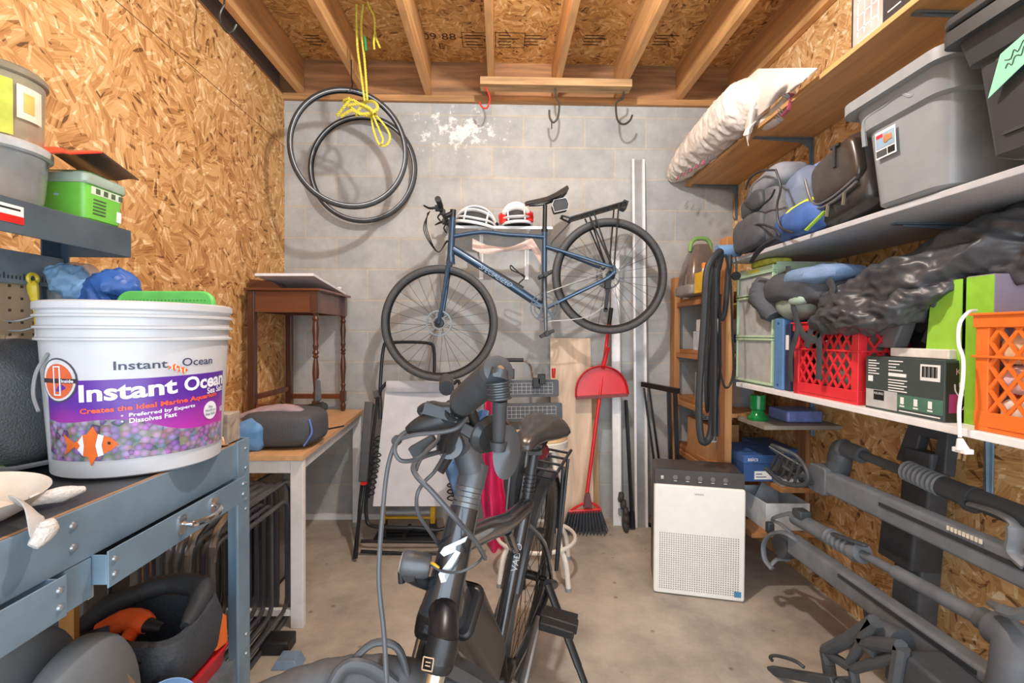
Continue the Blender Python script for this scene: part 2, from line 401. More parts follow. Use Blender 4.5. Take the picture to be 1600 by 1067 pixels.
# ---------------------------------------------------------------- wall shelves
ZU = at(1075, 293, D).z; SHW = m('#c89a63', .5, wood=2, sc=18, var=.18)
t = thing('wall_shelf', 'long upper wooden plank shelf on grey brackets near the joists', 'shelf', (1.38, 1.6, ZU), 'right wall shelves')
obj('shelf_board', bx(B(), 1.22, XR-.001, .2, D-.01, ZU, ZU+.02), SHW, t, smooth=False, bev=.002)
BRK = m('#66717a', .5, .3)
def bracket(t, y, z, xf, drop=.22, ma=BRK):
    b = B(); bx(b, xf, XR-.003, y-.012, y+.012, z-.006, z-.0005)
    prism(b, [(0, 0), (-(XR-xf-.03), 0), (-(XR-xf-.03), -.006), (-.05, -.02), (-.018, -.05), (-.012, -drop), (0, -drop)], .003, frame((XR-.003, y-.0015, z-.006), (1, 0, 0), (0, 0, 1)))
    bx(b, XR-.008, XR-.002, y-.014, y+.014, z-drop-.006, z-.006)
    obj('bracket', b, ma, t, smooth=False, bev=.001)
for y in (D-.06, atX(1270, 205, XR).y, 1.425, .75): bracket(t, y, ZU, 1.25)
XM = 1.12; ZM = at(1307, 358, 1.6).z; ZM = atX(1307, 360, XM).z
t = thing('wall_shelf', 'middle white shelf carrying the grey and black storage totes', 'shelf', (1.33, 1.4, ZM), 'right wall shelves')
obj('shelf_board', bx(B(), XM, XR-.001, .2, 2.32, ZM, ZM+.018), m('#b9bcc0', .45, var=.05), t, smooth=False, bev=.002)
for y in (atX(1558, 350, XR).y, .75): bracket(t, y, ZM, 1.22, .16)
XS = 1.15; ZS = atX(1400, 648, XS).z
t = thing('wall_shelf', 'lower white shelf under the red and orange milk crates', 'shelf', (1.34, 1.4, ZS), 'right wall shelves')
YS1 = atX(1150, 600, XS).y
obj('shelf_board', bx(B(), XS, XR-.001, .2, YS1, ZS-.02, ZS), WHITE, t, smooth=False, bev=.002)
for y in (atX(1272, 640, XR).y, atX(1548, 700, XR).y, .6): bracket(t, y, ZS-.02, 1.25, .24, m('#7d97ac', .45, .2))
print('XL', XL, 'XR', XR, 'ZJ', ZJ, 'ZU', ZU, 'ZM', ZM, 'ZS', ZS, 'YS1', YS1)
# ---------------------------------------------------------------- block wall: tyres, rope, hooks
def ring(c, R_, n=72, a=0, rx=1, tilt=0):
    M_ = Matrix.Rotation(math.radians(tilt), 3, 'Z')
    return [V(c) + M_ @ V((R_*rx*math.cos(2*math.pi*i/n), 0, R_*math.sin(2*math.pi*i/n))) for i in range(n)]
def tyre(px, py, Y, R_, lab, rx=1, tilt=0):
    c = at(px, py, Y); TR = m('#3a3d40', .55, var=.15)
    t = thing('spare_tire', lab, 'tire', c - V((0, 0, R_)), 'bare tires hanging by the yellow rope')
    b = B(); prof = [(math.cos(math.radians(a)), math.sin(math.radians(a))) for a in range(-215, 40, 17)]
    nn = 80; rings = []
    M_ = Matrix.Rotation(math.radians(tilt), 3, 'Z')
    sec = [(.019*x_, .017*y_) for x_, y_ in [(math.cos(math.radians(a)), math.sin(math.radians(a))) for a in range(-130, 131, 20)]]
    sec2 = sec + [(x_*.86, y_*.86) for x_, y_ in sec[::-1]]
    for i in range(nn):
        a = 2*math.pi*i/nn
        rings.append([b.verts.new(c + M_ @ V(((R_-.017+x_)*rx*math.cos(a), y_, (R_-.017+x_)*math.sin(a)))) for x_, y_ in sec2])
    for i in range(nn): quadring(b, rings[i], rings[(i+1) % nn])
    obj('rubber_casing', b, TR, t)
    b = B(); tube(b, ring(c + M_ @ V((0, -.0175, 0)), R_-.020, rx=rx, tilt=tilt, n=80), .0022, 6, closed=True)
    obj('reflective_stripe', b, m('#c9d2da', .3), t, label='pale reflective stripe')
tyre(546, 232, 2.74, .343, 'left and larger looking of two bare bicycle tires hanging by the yellow rope', rx=.95, tilt=14)
tyre(567, 264, 3.08, .346, 'right-hand bare bicycle tire, hanging lower and behind the other', tilt=0)
def rope(b, pts, r=.0055, pitch=.045, k=5):
    P_ = cat(pts, k); L_ = 0; fr = []; nrm = V((0, 1, 0))
    Q = [P_[0]]
    for p in P_[1:]:
        while (p - Q[-1]).length > .009: Q.append(Q[-1] + (p - Q[-1]).normalized() * .007)
    for st in range(3):
        out = []; nrm = V((0, 1, 0)); L_ = 0
        for i, p in enumerate(Q):
            d = (Q[min(i+1, len(Q)-1)] - Q[max(i-1, 0)]).normalized()
            nrm = (nrm - d * nrm.dot(d)).normalized(); s_ = d.cross(nrm)
            if i: L_ += (Q[i]-Q[i-1]).length
            a = 2*math.pi*(L_/pitch + st/3)
            out.append(p + (nrm*math.cos(a) + s_*math.sin(a)) * r * .62)
        tube(b, out, r*.62, 5)
    return b
def R3(x, y, Y=2.62): return at(300 + x/2.963, y/2.963, Y)
YEL = m('#d9cf4e', .7, var=.15, sc=90)
t = thing('rope', 'yellow twisted nylon rope knotted and hanging down over the bare tires', 'rope', R3(800, 500))
zt = lambda x, Y=2.62: V((R3(x, 0, Y).x, Y, ZJ+.035))
b = B()
rope(b, [R3(762, -170), R3(762, 0), R3(765, 200), R3(782, 340), R3(800, 470)])
rope(b, [R3(802, -170), R3(795, 0), R3(784, 130), R3(800, 290, 2.61), R3(812, 470)])
rope(b, [R3(806, -170, 2.6), R3(812, 0, 2.6), R3(845, 80, 2.6), R3(848, 160, 2.6), R3(872, 225, 2.6)], r=.005)
rope(b, [R3(848, 150, 2.59), R3(842, 190, 2.59), R3(845, 232, 2.59)], r=.005)
obj('hanging_strands', b, YEL, t)
b = B()
rope(b, [R3(672, 535), R3(700, 500, 2.6), R3(740, 462, 2.58), R3(800, 500, 2.57), R3(850, 520, 2.6), R3(835, 540, 2.65), R3(770, 520, 2.66), R3(700, 470, 2.62), R3(735, 455, 2.58)], r=.0075)
rope(b, [R3(690, 540, 2.59), R3(740, 510, 2.57), R3(790, 530, 2.57), R3(860, 505, 2.58), R3(840, 470, 2.62), R3(790, 480, 2.66), R3(760, 540, 2.64)], r=.0075)
rope(b, [R3(720, 490, 2.56), R3(770, 480, 2.55), R3(820, 500, 2.55), R3(845, 530, 2.57)], r=.0075)
obj('knot', b, YEL, t)
b = B(); rope(b, [R3(830, 520), R3(840, 600), R3(868, 670), R3(905, 668), R3(915, 620), R3(875, 560), R3(845, 530)])
rope(b, [R3(832, 520, 2.6), R3(862, 590, 2.6), R3(885, 650, 2.6), R3(875, 668, 2.6)])
obj('loose_loop', b, YEL, t)
b = B(); tube(b, [R3(800, 170, 2.6), R3(806, 235, 2.6)], .006); obj('taped_end', b, m('#2f9b62', .4), t, label='green taped rope end')
# tie hooks for the tyres
b = B(); p = R3(738, 375, 2.74); tube(b, cat([V((p.x, p.y, ZJ+.04)), p + V((0, 0, .02)), R3(742, 398, 2.73), R3(722, 425, 2.72), R3(708, 405, 2.73)]), .0035)
tag(obj('screw_hook', b, m('#3b3b3b', .4, .5), None), 'small dark hook holding the tops of the bare tires', 'hook')
# hook rail
x0, x1 = at(750, 133, 2.88).x, at(988, 136, 2.88).x
t = thing('hook_rail', 'weathered wooden board with three big screw hooks under the ceiling joists', 'hook rail', ((x0+x1)/2, 2.92, ZJ-.02))
obj('board', bx(B(), x0, x1, 2.88, 2.97, ZJ-.008, ZJ+.038), m('#b89468', .75, wood=1, sc=26, var=.3), t, smooth=False, bev=.002)
def R6(x, y, Y=2.92): return at(720 + x/3.557, y/3.557, Y)
for pts, c_, lb in (([(130, 480), (150, 510), (162, 555), (145, 600), (118, 595), (104, 568)], m('#d8322a', .4), 'red vinyl coated hook'),
                    ([(525, 490), (530, 540), (547, 575), (540, 650), (515, 680), (495, 655), (492, 612)], m('#4f5148', .4, .6), None),
                    ([(905, 510), (900, 545), (865, 572), (865, 640), (880, 680), (910, 690), (940, 670), (953, 640)], m('#4f5148', .4, .6), None)):
    b = B(); tube(b, cat([R6(*p) for p in pts], 5), .0062 if lb is None else .0052, 8)
    if pts[0][0] == 525: tube(b, [R6(505, 665), R6(505, 715)], .004, 6)
    obj('screw_hook', b, c_, t, label=lb)
b = B(); L5 = lambda x, y: at(300 + x/2.963, y/2.963, 2.15)
tube(b, cat([L5(150, 22), L5(130, 62), L5(134, 108), L5(160, 146), L5(187, 145), L5(206, 113)], 5), .0055)
tube(b, [L5(150, 22), V((L5(150, 22).x, 2.15, ZJ+.045))], .004)
tag(obj('screw_hook', b, m('#4a4b48', .4, .6), None), 'lone dark utility hook at the top left, below the first joist', 'hook')
# white helmet shelf on the wall
zs = at(780, 355, 2.95).z; xa, xb = at(706, 355, 2.95).x, at(864, 355, 2.95).x
t = thing('wall_shelf', 'small white shelf on the block wall holding two bike helmets', 'shelf', ((xa+xb)/2, 3.05, zs))
obj('shelf_board', bx(B(), xa, xb, 2.95, D-.002, zs-.009, zs+.009), WHITE, t, smooth=False, bev=.002)
for px in (752, 823):
    x = at(px, 400, D).x; b = B(); bx(b, x-.013, x+.013, D-.006, D-.001, zs-.30, zs-.009)
    bx(b, x-.010, x+.010, 2.97, D-.002, zs-.014, zs-.009); bar(b, (x, 2.99, zs-.014), (x, D-.006, zs-.2), .006, .014)
    obj('bracket', b, WHITE, t, smooth=False, label='white steel shelf bracket')
# towel draped under shelf
def f(u, v):
    px = 738 + 108*u; x = at(px, 380, 2.93).x
    sag = 372 + 14*math.sin(math.pi*min(1, u*1.15)) + (22*max(0, u-.86)/.14)
    y = sag + v*(9 + 14*abs(u-.5)**2*4*.6 + 3*math.sin(u*9))
    return V((x, 2.935 + .012*math.sin(u*14) + .01*math.sin(v*5+u*5), at(px, y, 2.93).z))
tag(obj('towel', sheet(B(), 40, 8, f), m('#ecd3c8', .9, var=.06, bump=.3, sc=200), None), 'pale pink cloth looped below the small white shelf behind the bicycle', 'towel')
# helmets
def helmet(px, py, Y, rx, ry, rz, yaw, roll, ribm, lab, red=False):
    c = at(px, py, Y); R_ = Rz(yaw) @ Ry(roll)
    t = thing('bike_helmet', lab, 'helmet', c - V((0, 0, rz*.5)), 'bike helmets')
    b = B(); nu, nv = 28, 10; rings = []
    for j in range(nv+1):
        ph = math.pi/2 * j/nv * .98
        rings.append([c + R_ @ V((rx*.9*math.cos(ph)*math.cos(2*math.pi*i/nu), ry*.9*math.cos(ph)*math.sin(2*math.pi*i/nu), rz*.92*math.sin(ph) - rz*.45)) for i in range(nu)])
    loft(b, rings); obj('liner', b, m('#3a3c3f', .7), t, label='dark foam liner')
    b = B()
    def E_(a, ph, k=1.0):
        return c + R_ @ V((rx*k*math.sin(ph), ry*k*math.sin(a)*math.cos(ph), rz*k*math.cos(a)*math.cos(ph) - rz*.45))
    for a in (-75, -45, -15, 15, 45, 75):
        pts = [E_(math.radians(a*(.55+.45*math.cos(ph*.9))), ph) for ph in [(-1.35 + 2.7*i/16) for i in range(17)]]
        pts = [p for p in pts if ((R_.transposed() @ (p-c)).z > -rz*.5)]
        tube(b, pts, [.006+.011*math.sin(math.pi*i/max(1, len(pts)-1)) for i in range(len(pts))], 8, flat=.5)
    tube(b, [c + R_ @ V((rx*.99*math.cos(2*math.pi*i/36), ry*.99*math.sin(2*math.pi*i/36), -rz*.40)) for i in range(36)], .009, 8, closed=True, flat=1.1)
    for s_ in (-.55, .55):
        tube(b, [E_(math.radians(a), s_) for a in range(-80, 81, 16)], .006, 8)
    obj('shell', b, ribm, t)
    if red:
        b = B()
        for sg in (-1, 1):
            tube(b, [E_(math.radians(a), sg*(1.05-.1*abs(a)/80), 1.03) for a in range(-85, 86, 17)], .024, 8, flat=.7)
        obj('side_panel', b, REDM, t, label='glossy red side panels')
    b = B(); tube(b, [c + R_ @ V((rx*.9, -.03, -rz*.35)), c + R_ @ V((rx*1.02, -.02, -rz*.1))], .012); obj('fit_dial', b, BLACK, t)
helmet(745, 341, 3.0, .132, .10, .125, 0, 10, m('#f0f1f2', .3, var=.03), 'white bike helmet with long vents, at the left on the wall shelf')
helmet(806, 338, 3.0, .098, .10, .135, 0, -4, m('#ecebea', .3, var=.03), 'white and red bike helmet, right of the all-white one on the shelf', red=True)
# ---------------------------------------------------------------- blue bicycle hung on the wall
BLU = m('#35506b', .28, .35, .08, coat=.5); TIRE = m('#4b4d4f', .6, var=.12, sc=60); RIM = m('#26282a', .4, .2)
SPK = m('#3c3f42', .35, .6); DISC = m('#7d8286', .45, .5)
def wheel(t, c, ax, R_, tr, ns=28, disc=.08, dside=1, up=None, tread=False, tirem=None, rimm=None):
    c = V(c); A = aim(ax, up or (0, 0, 1))
    def P(r, a, z=0): return c + A @ V((r*math.cos(a), r*math.sin(a), z))
    rt = R_ - tr; n = 96; b = B()
    if tread:
        rings = []
        for i in range(n*2):
            a = math.pi*i/n; rr = []
            for j in range(16):
                q = 2*math.pi*j/16; k = tr * (1.04 if (i + j) % 4 < 2 and math.cos(q) > .1 else .97)
                rr.append(b.verts.new(P(rt + k*math.cos(q), a, k*math.sin(q))))
            rings.append(rr)
        for i in range(n*2): quadring(b, rings[i], rings[(i+1) % (n*2)])
    else: tube(b, [P(rt, 2*math.pi*i/n) for i in range(n)], tr, 12, closed=True)
    w_ = obj('tire', b, tirem or TIRE, t)
    b = B(); rr = rt - tr*.75
    sec = [(tr*.55, .0), (tr*.62, -tr*.62), (-.004, -tr*.55), (-.016, 0), (-.004, tr*.55), (tr*.62, tr*.62)]
    rings = [[b.verts.new(P(rr + x_, 2*math.pi*i/n, z_)) for x_, z_ in sec] for i in range(n)]
    for i in range(n): quadring(b, rings[i], rings[(i+1) % n])
    rm = obj('rim', b, rimm or RIM, t)
    b = B()
    for i in range(ns):
        a = 2*math.pi*i/ns; sd = 1 if i % 2 else -1; of = .55 * (1 if (i//2) % 2 else -1)
        tube(b, [P(.021, a + of*1.6, .026*sd), P(rr-.012, a, .002*sd)], .0011, 5)
    obj('spokes', b, SPK, t)
    b = B(); lathe(b, [(.006, -.055), (.009, -.05), (.009, -.032), (.026, -.03), (.026, -.024), (.015, -.018), (.015, .018), (.026, .024), (.026, .03), (.009, .034), (.009, .052), (.006, .056)], c, 20, A)
    obj('hub', b, m('#2b2d2f', .35, .6), t)
    if disc:
        b = B(); z = .036*dside
        for r_, w2 in ((disc-.006, .0065), (disc*.45, .005)):
            tube(b, [P(r_, 2*math.pi*i/48, z) for i in range(48)], w2, 4, closed=True, flat=1, up=ax, twist=0)
        for i in range(6):
            a = i*math.pi/3; bar(b, P(disc*.42, a, z), P(disc-.008, a+.35, z), .005, .002, ax)
        for i in range(24):
            a = i*math.pi/12; bar(b, P(disc-.016, a, z), P(disc+.001, a+.05, z), .004, .002, ax)
        obj('brake_disc', b, DISC, t, label='drilled steel brake disc')
YK = 2.83
def K(px, py, dy=0): return at(px, py, YK) + V((0, dy, 0))
def K7(x, y, dy=0): return K(580 + x/3.233, 270 + y/3.233, dy)
def K8(x, y, dy=0): return K(800 + x/3.679, 270 + y/3.679, dy)
cF, cR = K(687, 505), K(952.5, 431.5)
t = thing('bicycle', 'dark blue flat-bar bicycle with rear rack hung high on the block wall', 'bicycle', K(835, 600))
wheel(t, cF, (0, 1, 0), .347, .021, 28, .078, -1); wheel(t, cR, (0, 1, 0), .347, .021, 28, .075, 1)
bb = K8(185, 775); st = K8(187, 330); ht = K7(412, 225); hb = K7(402, 425)
b = B()
tube(b, [ht, hb], [.019, .023], 14); tube(b, [st, bb], .0165, 12)
tube(b, cat([K7(420, 320), K7(560, 300), K8(-30, 355), K8(90, 362), K8(187, 370)], 5), .017, 12, flat=.8)
tube(b, cat([K7(415, 385), K7(600, 500), bb]), .0245, 14)
tube(b, [bb + V((-.004, -.034, 0)), bb + V((-.004, .034, 0))], .024, 16)
for dy in (-1, 1):
    tube(b, cat([K8(195, 425, .012*dy), K8(330, 470, .035*dy), K8(500, 530, .062*dy), K8(568, 550, .064*dy)], 4), .0095, 8)
    tube(b, cat([bb + V((.02, .02*dy, 0)), K8(330, 712, .032*dy), K8(520, 620, .06*dy), K8(575, 575, .064*dy)], 4), .0115, 8)
    tube(b, [K8(570, 545, .062*dy), K8(575, 590, .062*dy)], .012, 8)
fm = obj('frame', b, BLU, t)
w_ = .30; fr = frame((0, 0, 0), (1, 0, 0), (0, 0, 1))
d0, d1 = K7(500, 445, -.0255), K7(760, 605, -.0255)
text('brand_lettering', 'SPECIALIZED', frame((d0+d1)/2 + V((0, -.0005, .002)), d1-d0, V((0, 0, 1))), .22, m('#7f95a8', .3), fm, h_=.028, shear=.3)
b = B()
tube(b, [hb, hb + (hb-ht)*.18], [.024, .03], 12)
fb = hb + (hb - ht)*.18
for dy in (-1, 1): tube(b, cat([fb + V((0, .01*dy, .01)), fb + V((-.012, .034*dy, -.03)), fb + (cF-fb)*.6 + V((0, .048*dy, 0)), cF + V((0, .052*dy, 0))], 4), [.016, .0165, .0165, .015, .015, .013, .012, .012, .011, .011, .011, .01, .010][:13], 10)
obj('fork', b, BLU, t)
b = B()
s0 = ht + (ht-hb).normalized()*.025; tube(b, [ht, s0 + (ht-hb).normalized()*.02], .018, 12); sc_ = K7(370, 222); tube(b, [s0, sc_], .016, 10)
obj('stem', b, BLACK, t)
hbp = [sc_ + V((.0, .29, .02)), sc_ + V((0, .1, .01)), sc_, sc_ + V((0, -.1, .01)), sc_ + V((0.0, -.30, .02))]
b = B(); tube(b, cat(hbp, 4), .012, 10); obj('handlebar', b, BLACK, t)
for sg in (-1, 1):
    e = sc_ + V((0, .30*sg, .02)); b = B(); tube(b, [e, e - V((0, .125*sg, 0.004))], [.0165, .0145], 12); obj('grip', b, BLACKR, t)
    b = B(); q = e - V((0, .14*sg, .006)); box(b, q + V((-.012, 0, -.006)), (.04, .03, .032)); tube(b, cat([q + V((-.02, 0, 0)), q + V((-.06, .02*sg, -.012)), q + V((-.085, .07*sg, -.01))], 4), [.009, .005], 8)
    box(b, q + V((.005, -.03*sg, -.02)), (.03, .025, .03)); tube(b, cat([q + V((.0, -.03*sg, -.02)), q + V((-.02, -.02*sg, -.05)), q + V((-.005, 0, -.075))], 4), .005, 6)
    obj('brake_lever', b, BLACK, t, bev=.003)
q = sc_ + V((0, -.17, 0)); b = B()
for k in range(3):
    tube(b, cat([q + V((-.06-.01*k, .02*k, -.01)), q + V((-.10+.01*k, .03, -.11)), q + V((-.03, .1, -.22)), K7(385, 345, -.02+.02*k), K7(415, 400, -.01)], 6), .0028, 6)
obj('cables', b, BLACK, t)
# saddle
b = B(); sp = K8(190, 175); sd = (K8(320, 85) - K8(80, 150)).normalized(); un = V((-sd.z, 0, sd.x)); rings = []
for i, (x, hw, z) in enumerate([(-.135, .012, 0), (-.12, .02, .004), (-.05, .028, 0), (0, .04, -.002), (.05, .062, .006), (.1, .072, .02), (.132, .05, .03), (.14, .02, .03)]):
    c = sp + V((.01, 0, .028)) + sd*x + un*z
    rings.append([c + V((0, 1, 0))*hw*math.cos(a) + un*(.012*math.sin(a) - .03*(abs(math.cos(a))**3)*(hw/.07)) for a in [2*math.pi*j/18 for j in range(18)]])
loft(b, rings); obj('saddle', b, m('#3a3a3a', .3), t)
b = B(); tube(b, [st - V((0, 0, .03)), sp + V((0, 0, -.012))], .0135, 12); tube(b, [st+V((0, 0, -.01)), st+V((0, 0, .006))], .019, 12)
for dy in (-.02, .02): tube(b, cat([sp + sd*-.10 + V((0, dy*.4, .012)), sp + sd*-.03 + V((0, dy, 0)), sp + sd*.03 + V((0, dy, 0)), sp + sd*.1 + V((0, dy, .03))], 4), .0035, 6)
obj('seat_post', b, BLACK, t)
b = B(); prism(b, [(-.05, -.035), (.03, -.038), (.045, -.01), (.04, .03), (-.035, .035), (-.052, .01)], .07, frame(K8(278, 190, -.035+.07), sd, un)); o = obj('saddle_bag', b, m('#3b3f44', .7), t, bev=.008)
b = B(); tube(b, [frame(K8(278, 190, -.036), sd, un) @ V((x, y, 0)) for x, y in [(-.05, -.035), (.03, -.038), (.045, -.01), (.04, .03), (-.035, .035), (-.052, .01)]], .003, 6, closed=True); obj('piping', b, m('#c8cdd2', .4), o)
# drivetrain
GUN = m('#4a4e52', .35, .7)
b = B()
for r_, n_ in ((.082, 40), (.06, 32)):
    tube(b, [bb + V((r_*math.cos(2*math.pi*i/n_), -.045, r_*math.sin(2*math.pi*i/n_))) for i in range(n_)], .0035, 4, closed=True)
    for i in range(n_): a = 2*math.pi*i/n_; box(b, bb + V(((r_+.004)*math.cos(a), -.045, (r_+.004)*math.sin(a))), (.005, .003, .005))
for i in range(5): a = i*1.257+.4; bar(b, bb + V((0, -.045, 0)), bb + V((.08*math.cos(a), -.045, .08*math.sin(a))), .016, .005, (0, 1, 0))
obj('chainring', b, GUN, t)
for nm, q, dy in (('crank_arm', K8(180, 600), -.06), ('crank_arm', K8(188, 925), -.075)):
    e = q + V((0, dy, 0)); b = B(); tube(b, [bb + V((0, dy, 0)), e], [.014, .010], 8, flat=.7); obj('crank_arm', b, m('#6b7176', .35, .6), t)
    b = B(); box(b, e + V((0, -.05, 0)), (.085, .08, .018), Ry(-25)); box(b, e + V((0, -.05, 0)), (.03, .09, .026), Ry(-25)); obj('pedal', b, BLACK, t, bev=.003)
b = B()
for i in range(7): r_ = .05 - .005*i; tube(b, [cR + V((r_*math.cos(2*math.pi*k/28), -.038+.004*i*1, r_*math.sin(2*math.pi*k/28))) for k in range(28)], .0022, 4, closed=True)
tube(b, [bb + V((.0, -.045, .083)), cR + V((-.02, -.03, .03))], .0035, 4)
tube(b, cat([bb + V((.0, -.045, -.083)), K8(400, 835, -.04), K8(515, 770, -.04), K8(530, 690, -.04), cR + V((-.01, -.03, -.03))], 4), .0035, 4)
obj('chain', b, m('#9b968c', .35, .8), t)
b = B(); q0 = K8(540, 680, -.045); q1 = K8(528, 790, -.045); bar(b, q0, q1, .02, .012, (0, 1, 0)); lathe(b, [(.014, 0), (.014, .006)], q0, 14, Rx(90)); lathe(b, [(.014, 0), (.014, .006)], q1, 14, Rx(90)); box(b, q0 + V((.0, 0, .035)), (.035, .03, .05)); obj('rear_derailleur', b, BLACK, t, bev=.002)
# bottle cage and tube pack
b = B(); pa, pb = K7(600, 490), K7(765, 590); tube(b, [pa, pb], [.016, .02], 10); obj('tube_pack', b, m('#2e3033', .5), t)
b = B(); tube(b, cat([K7(765, 575), K7(745, 560), K7(775, 525, -.03), K7(710, 495, -.03), K7(705, 470, -.02), K7(730, 490, 0), K7(775, 525, .03)], 4), .0038, 6); obj('bottle_cage', b, BLACK, t)
# rear rack
b = B()
for dy in (-.06, .06):
    tube(b, [K8(330, 270, dy), K8(640, 180, dy)], .0055, 8)
    tube(b, [K8(430, 250, dy), K8(560, 545, dy*1.1)], .005, 8); tube(b, [K8(460, 245, dy), K8(565, 560, dy*1.15)], .005, 8)
    tube(b, [K8(600, 190, dy), K8(572, 545, dy*1.1)], .005, 8)
for k in range(5): q = K8(330, 270).lerp(K8(640, 180), k/4); tube(b, [q + V((0, -.06, 0)), q + V((0, .06, 0))], .005, 6)
for dy in (-.025, .025, 0): tube(b, [K8(330, 268, dy), K8(640, 178, dy)], .004, 6)
tube(b, cat([K8(340, 275, -.05), K8(285, 255, -.03), K8(290, 262, 0), K8(285, 255, .03), K8(340, 275, .05)], 4), .006, 8)
tube(b, cat([K8(340, 280), K8(240, 385), K8(225, 415)], 4), .004, 6)
box(b, K8(642, 190), (.03, .07, .05), Ry(18))
obj('rear_rack', b, m('#2d2f30', .5, .3), t)
# ---------------------------------------------------------------- standing against the block wall
ALU = m('#b4b8bb', .35, .5, .06); TUBEM = m('#2b2d30', .35, .4)
# plywood
p0, p1, p2, p3 = at(856, 528, 3.10), at(917, 530, 3.10), at(931, 843, 2.93), at(862, 843, 2.93)
p2.z = p3.z = .001
b = B(); fr = frame(p3, p2-p3, p0-p3); h = (p0-p3).length
prism(b, [(0, 0), (.265, 0), (.265, h), (0, h)], -.012, fr)
tag(obj('plywood_board', b, m('#d6bfa4', .6, wood=3, sc=14, var=.18), None, smooth=False), 'tall narrow plywood board leaning on the block wall behind the red broom', 'board')
b = B(); fr = frame(V((p2.x+.0, 3.04, .001)), (1, 0, 0), V((-.02, .07, 1.05))); prism(b, [(0, 0), (.05, 0), (.03, 1.02), (-.02, 1.02)], -.012, fr)
tag(obj('wood_strip', b, m('#bd9468', .6, wood=3), None, smooth=False), 'narrow reddish wood strip leaning beside the plywood board', 'board')
# door tracks / trims
def leaner(name, a, bb_, w_, d_, mat, lab, ca, lip=0):
    t = thing(name, lab, ca, bb_); A = V(a); Bq = V(bb_); fr = frame(Bq, (1, 0, 0), A - Bq); h = (A-Bq).length
    b = B(); prism(b, [(-w_/2, 0), (w_/2, 0), (w_/2, h), (-w_/2, h)], -.006, fr)
    prism(b, [(-w_/2, 0), (-w_/2+.004, 0), (-w_/2+.004, h), (-w_/2, h)], d_, fr); prism(b, [(w_/2-.004, 0), (w_/2, 0), (w_/2, h), (w_/2-.004, h)], d_, fr)
    obj('profile', b, mat, t, smooth=False); return t, fr, h
bt = at(1002, 817, 2.98); bt.z = .002
t, fr, h = leaner('aluminium_track', at(976, 250, 3.125), bt, .082, .012, ALU, 'tall grey and white aluminium track leaning on the block wall, the longest of the strips', 'track')
b = B()
for x in (-.036, .033): prism(b, [(x-.007, 0), (x+.007, 0), (x+.007, h), (x-.007, h)], .014, fr)
obj('edge_rail', b, WHITE, t, smooth=False, label='white raised edge rails')
bt = at(964, 819, 3.0); bt.z = .002
t, fr, h = leaner('white_track', at(966, 392, 3.12), bt, .055, .014, WHITE, 'shorter white plastic track leaning behind the rear wheel of the hung bicycle', 'track')
b = B(); prism(b, rrect(.05, .045, .008, 3, .032, .09), .02, fr); obj('roller_bracket', b, GREYM, t, smooth=False, bev=.002)
b = B(); p0 = at(988, 815, 2.95); p0.z = .01; tube(b, [p0, at(978, 625, 3.1)], .011); tube(b, [p0, p0.lerp(at(978, 625, 3.1), .12)], .02)
tag(obj('black_pole', b, BLACK, None), 'thin black pole leaning between the two tracks', 'pole')
b = B(); q = at(976, 800, 2.93); q.z = .05
for k in range(5): lathe(b, [(.03, -.012), (.034, 0), (.03, .012)], q + V((.012*math.sin(k), .02*k-.02, -.02 + .04*k)), 16, Ry(80 + k*5))
tag(obj('caster_roller', b, m('#3d3b39', .6), None), 'small black roller hardware on the floor by the tracks', 'hardware')
# black trestle
t = thing('metal_trestle', 'folded black steel trestle leg leaning beside the wooden shelf unit', 'trestle', (1.1, 2.95, 0))
b = B(); bar(b, at(1004, 600, 2.98), at(1060, 611, 2.75), .03, .03); obj('top_bar', b, TUBEM, t, smooth=False)
for a, c, w2 in (((1006, 606, 2.97), (1036, 806, 2.93), .012), ((1014, 606, 2.97), (1044, 800, 2.93), .012), ((1045, 612, 2.8), (1050, 850, 2.7), .02), ((1055, 612, 2.76), (1062, 870, 2.62), .02)):
    b = B(); q = at(*c); q.z = .012 if w2 > .015 else .03; bar(b, at(*a), q, w2, w2); obj('leg', b, TUBEM, t, smooth=False)
b = B(); bar(b, V((at(1013, 808, 3.0).x, 3.0, .012)), V((1.13, 2.72, .012)), .02, .02); obj('foot_bar', b, TUBEM, t, smooth=False)
# broom
t = thing('broom', 'red-handled angle broom standing on its dark bristles against the wall', 'broom', at(917, 838, 2.87))
RED = m('#d3222a', .3, var=.05)
ptop, pbot = at(955, 482, 3.045), at(916, 778, 2.88)
b = B(); tube(b, [pbot, ptop], .0115, 12); obj('handle', b, RED, t)
b = B(); tube(b, [ptop.lerp(pbot, -.002), ptop.lerp(pbot, .09)], .0135, 12); obj('grip', b, BLACK, t)
def Q3(x, y, Y=2.87): return at(820 + x/2.965, 500 + y/2.965, Y)
b = B()
top = [Q3(200, 882), Q3(240, 868), Q3(290, 858), Q3(330, 866), Q3(352, 880)]
prism(b, [(-.028, -.02), (.028, -.02), (.012, .065), (-.012, .065)], .04, frame(Q3(288, 845, 2.85+.04), (1, 0, 0), (0, 0, 1)))
obj('neck', b, m('#6a4548', .5), t, bev=.004)
b = B(); tube(b, cat([Q3(205, 888), Q3(245, 862), Q3(290, 845), Q3(330, 858), Q3(352, 882)], 5), .008, 8); tube(b, cat([Q3(205, 890), Q3(280, 885), Q3(350, 880)], 5), .012, 8, flat=1.3)
obj('head', b, RED, t)
b = B()
for i in range(52):
    u = i/51; p = Q3(202 + 150*u, 890 - 8*u, 2.87 + .012*((i % 4)-1.5)); q = Q3(172 + 222*u, 0, 2.87 + .02*((i % 4)-1.5)); q.z = .004 + .012*rnd.random()
    tube(b, [p, p.lerp(q, .5) + V((0, 0, .0)), q], [.0042, .0045, .003], 5)
obj('bristles', b, m('#3c4046', .8), t)
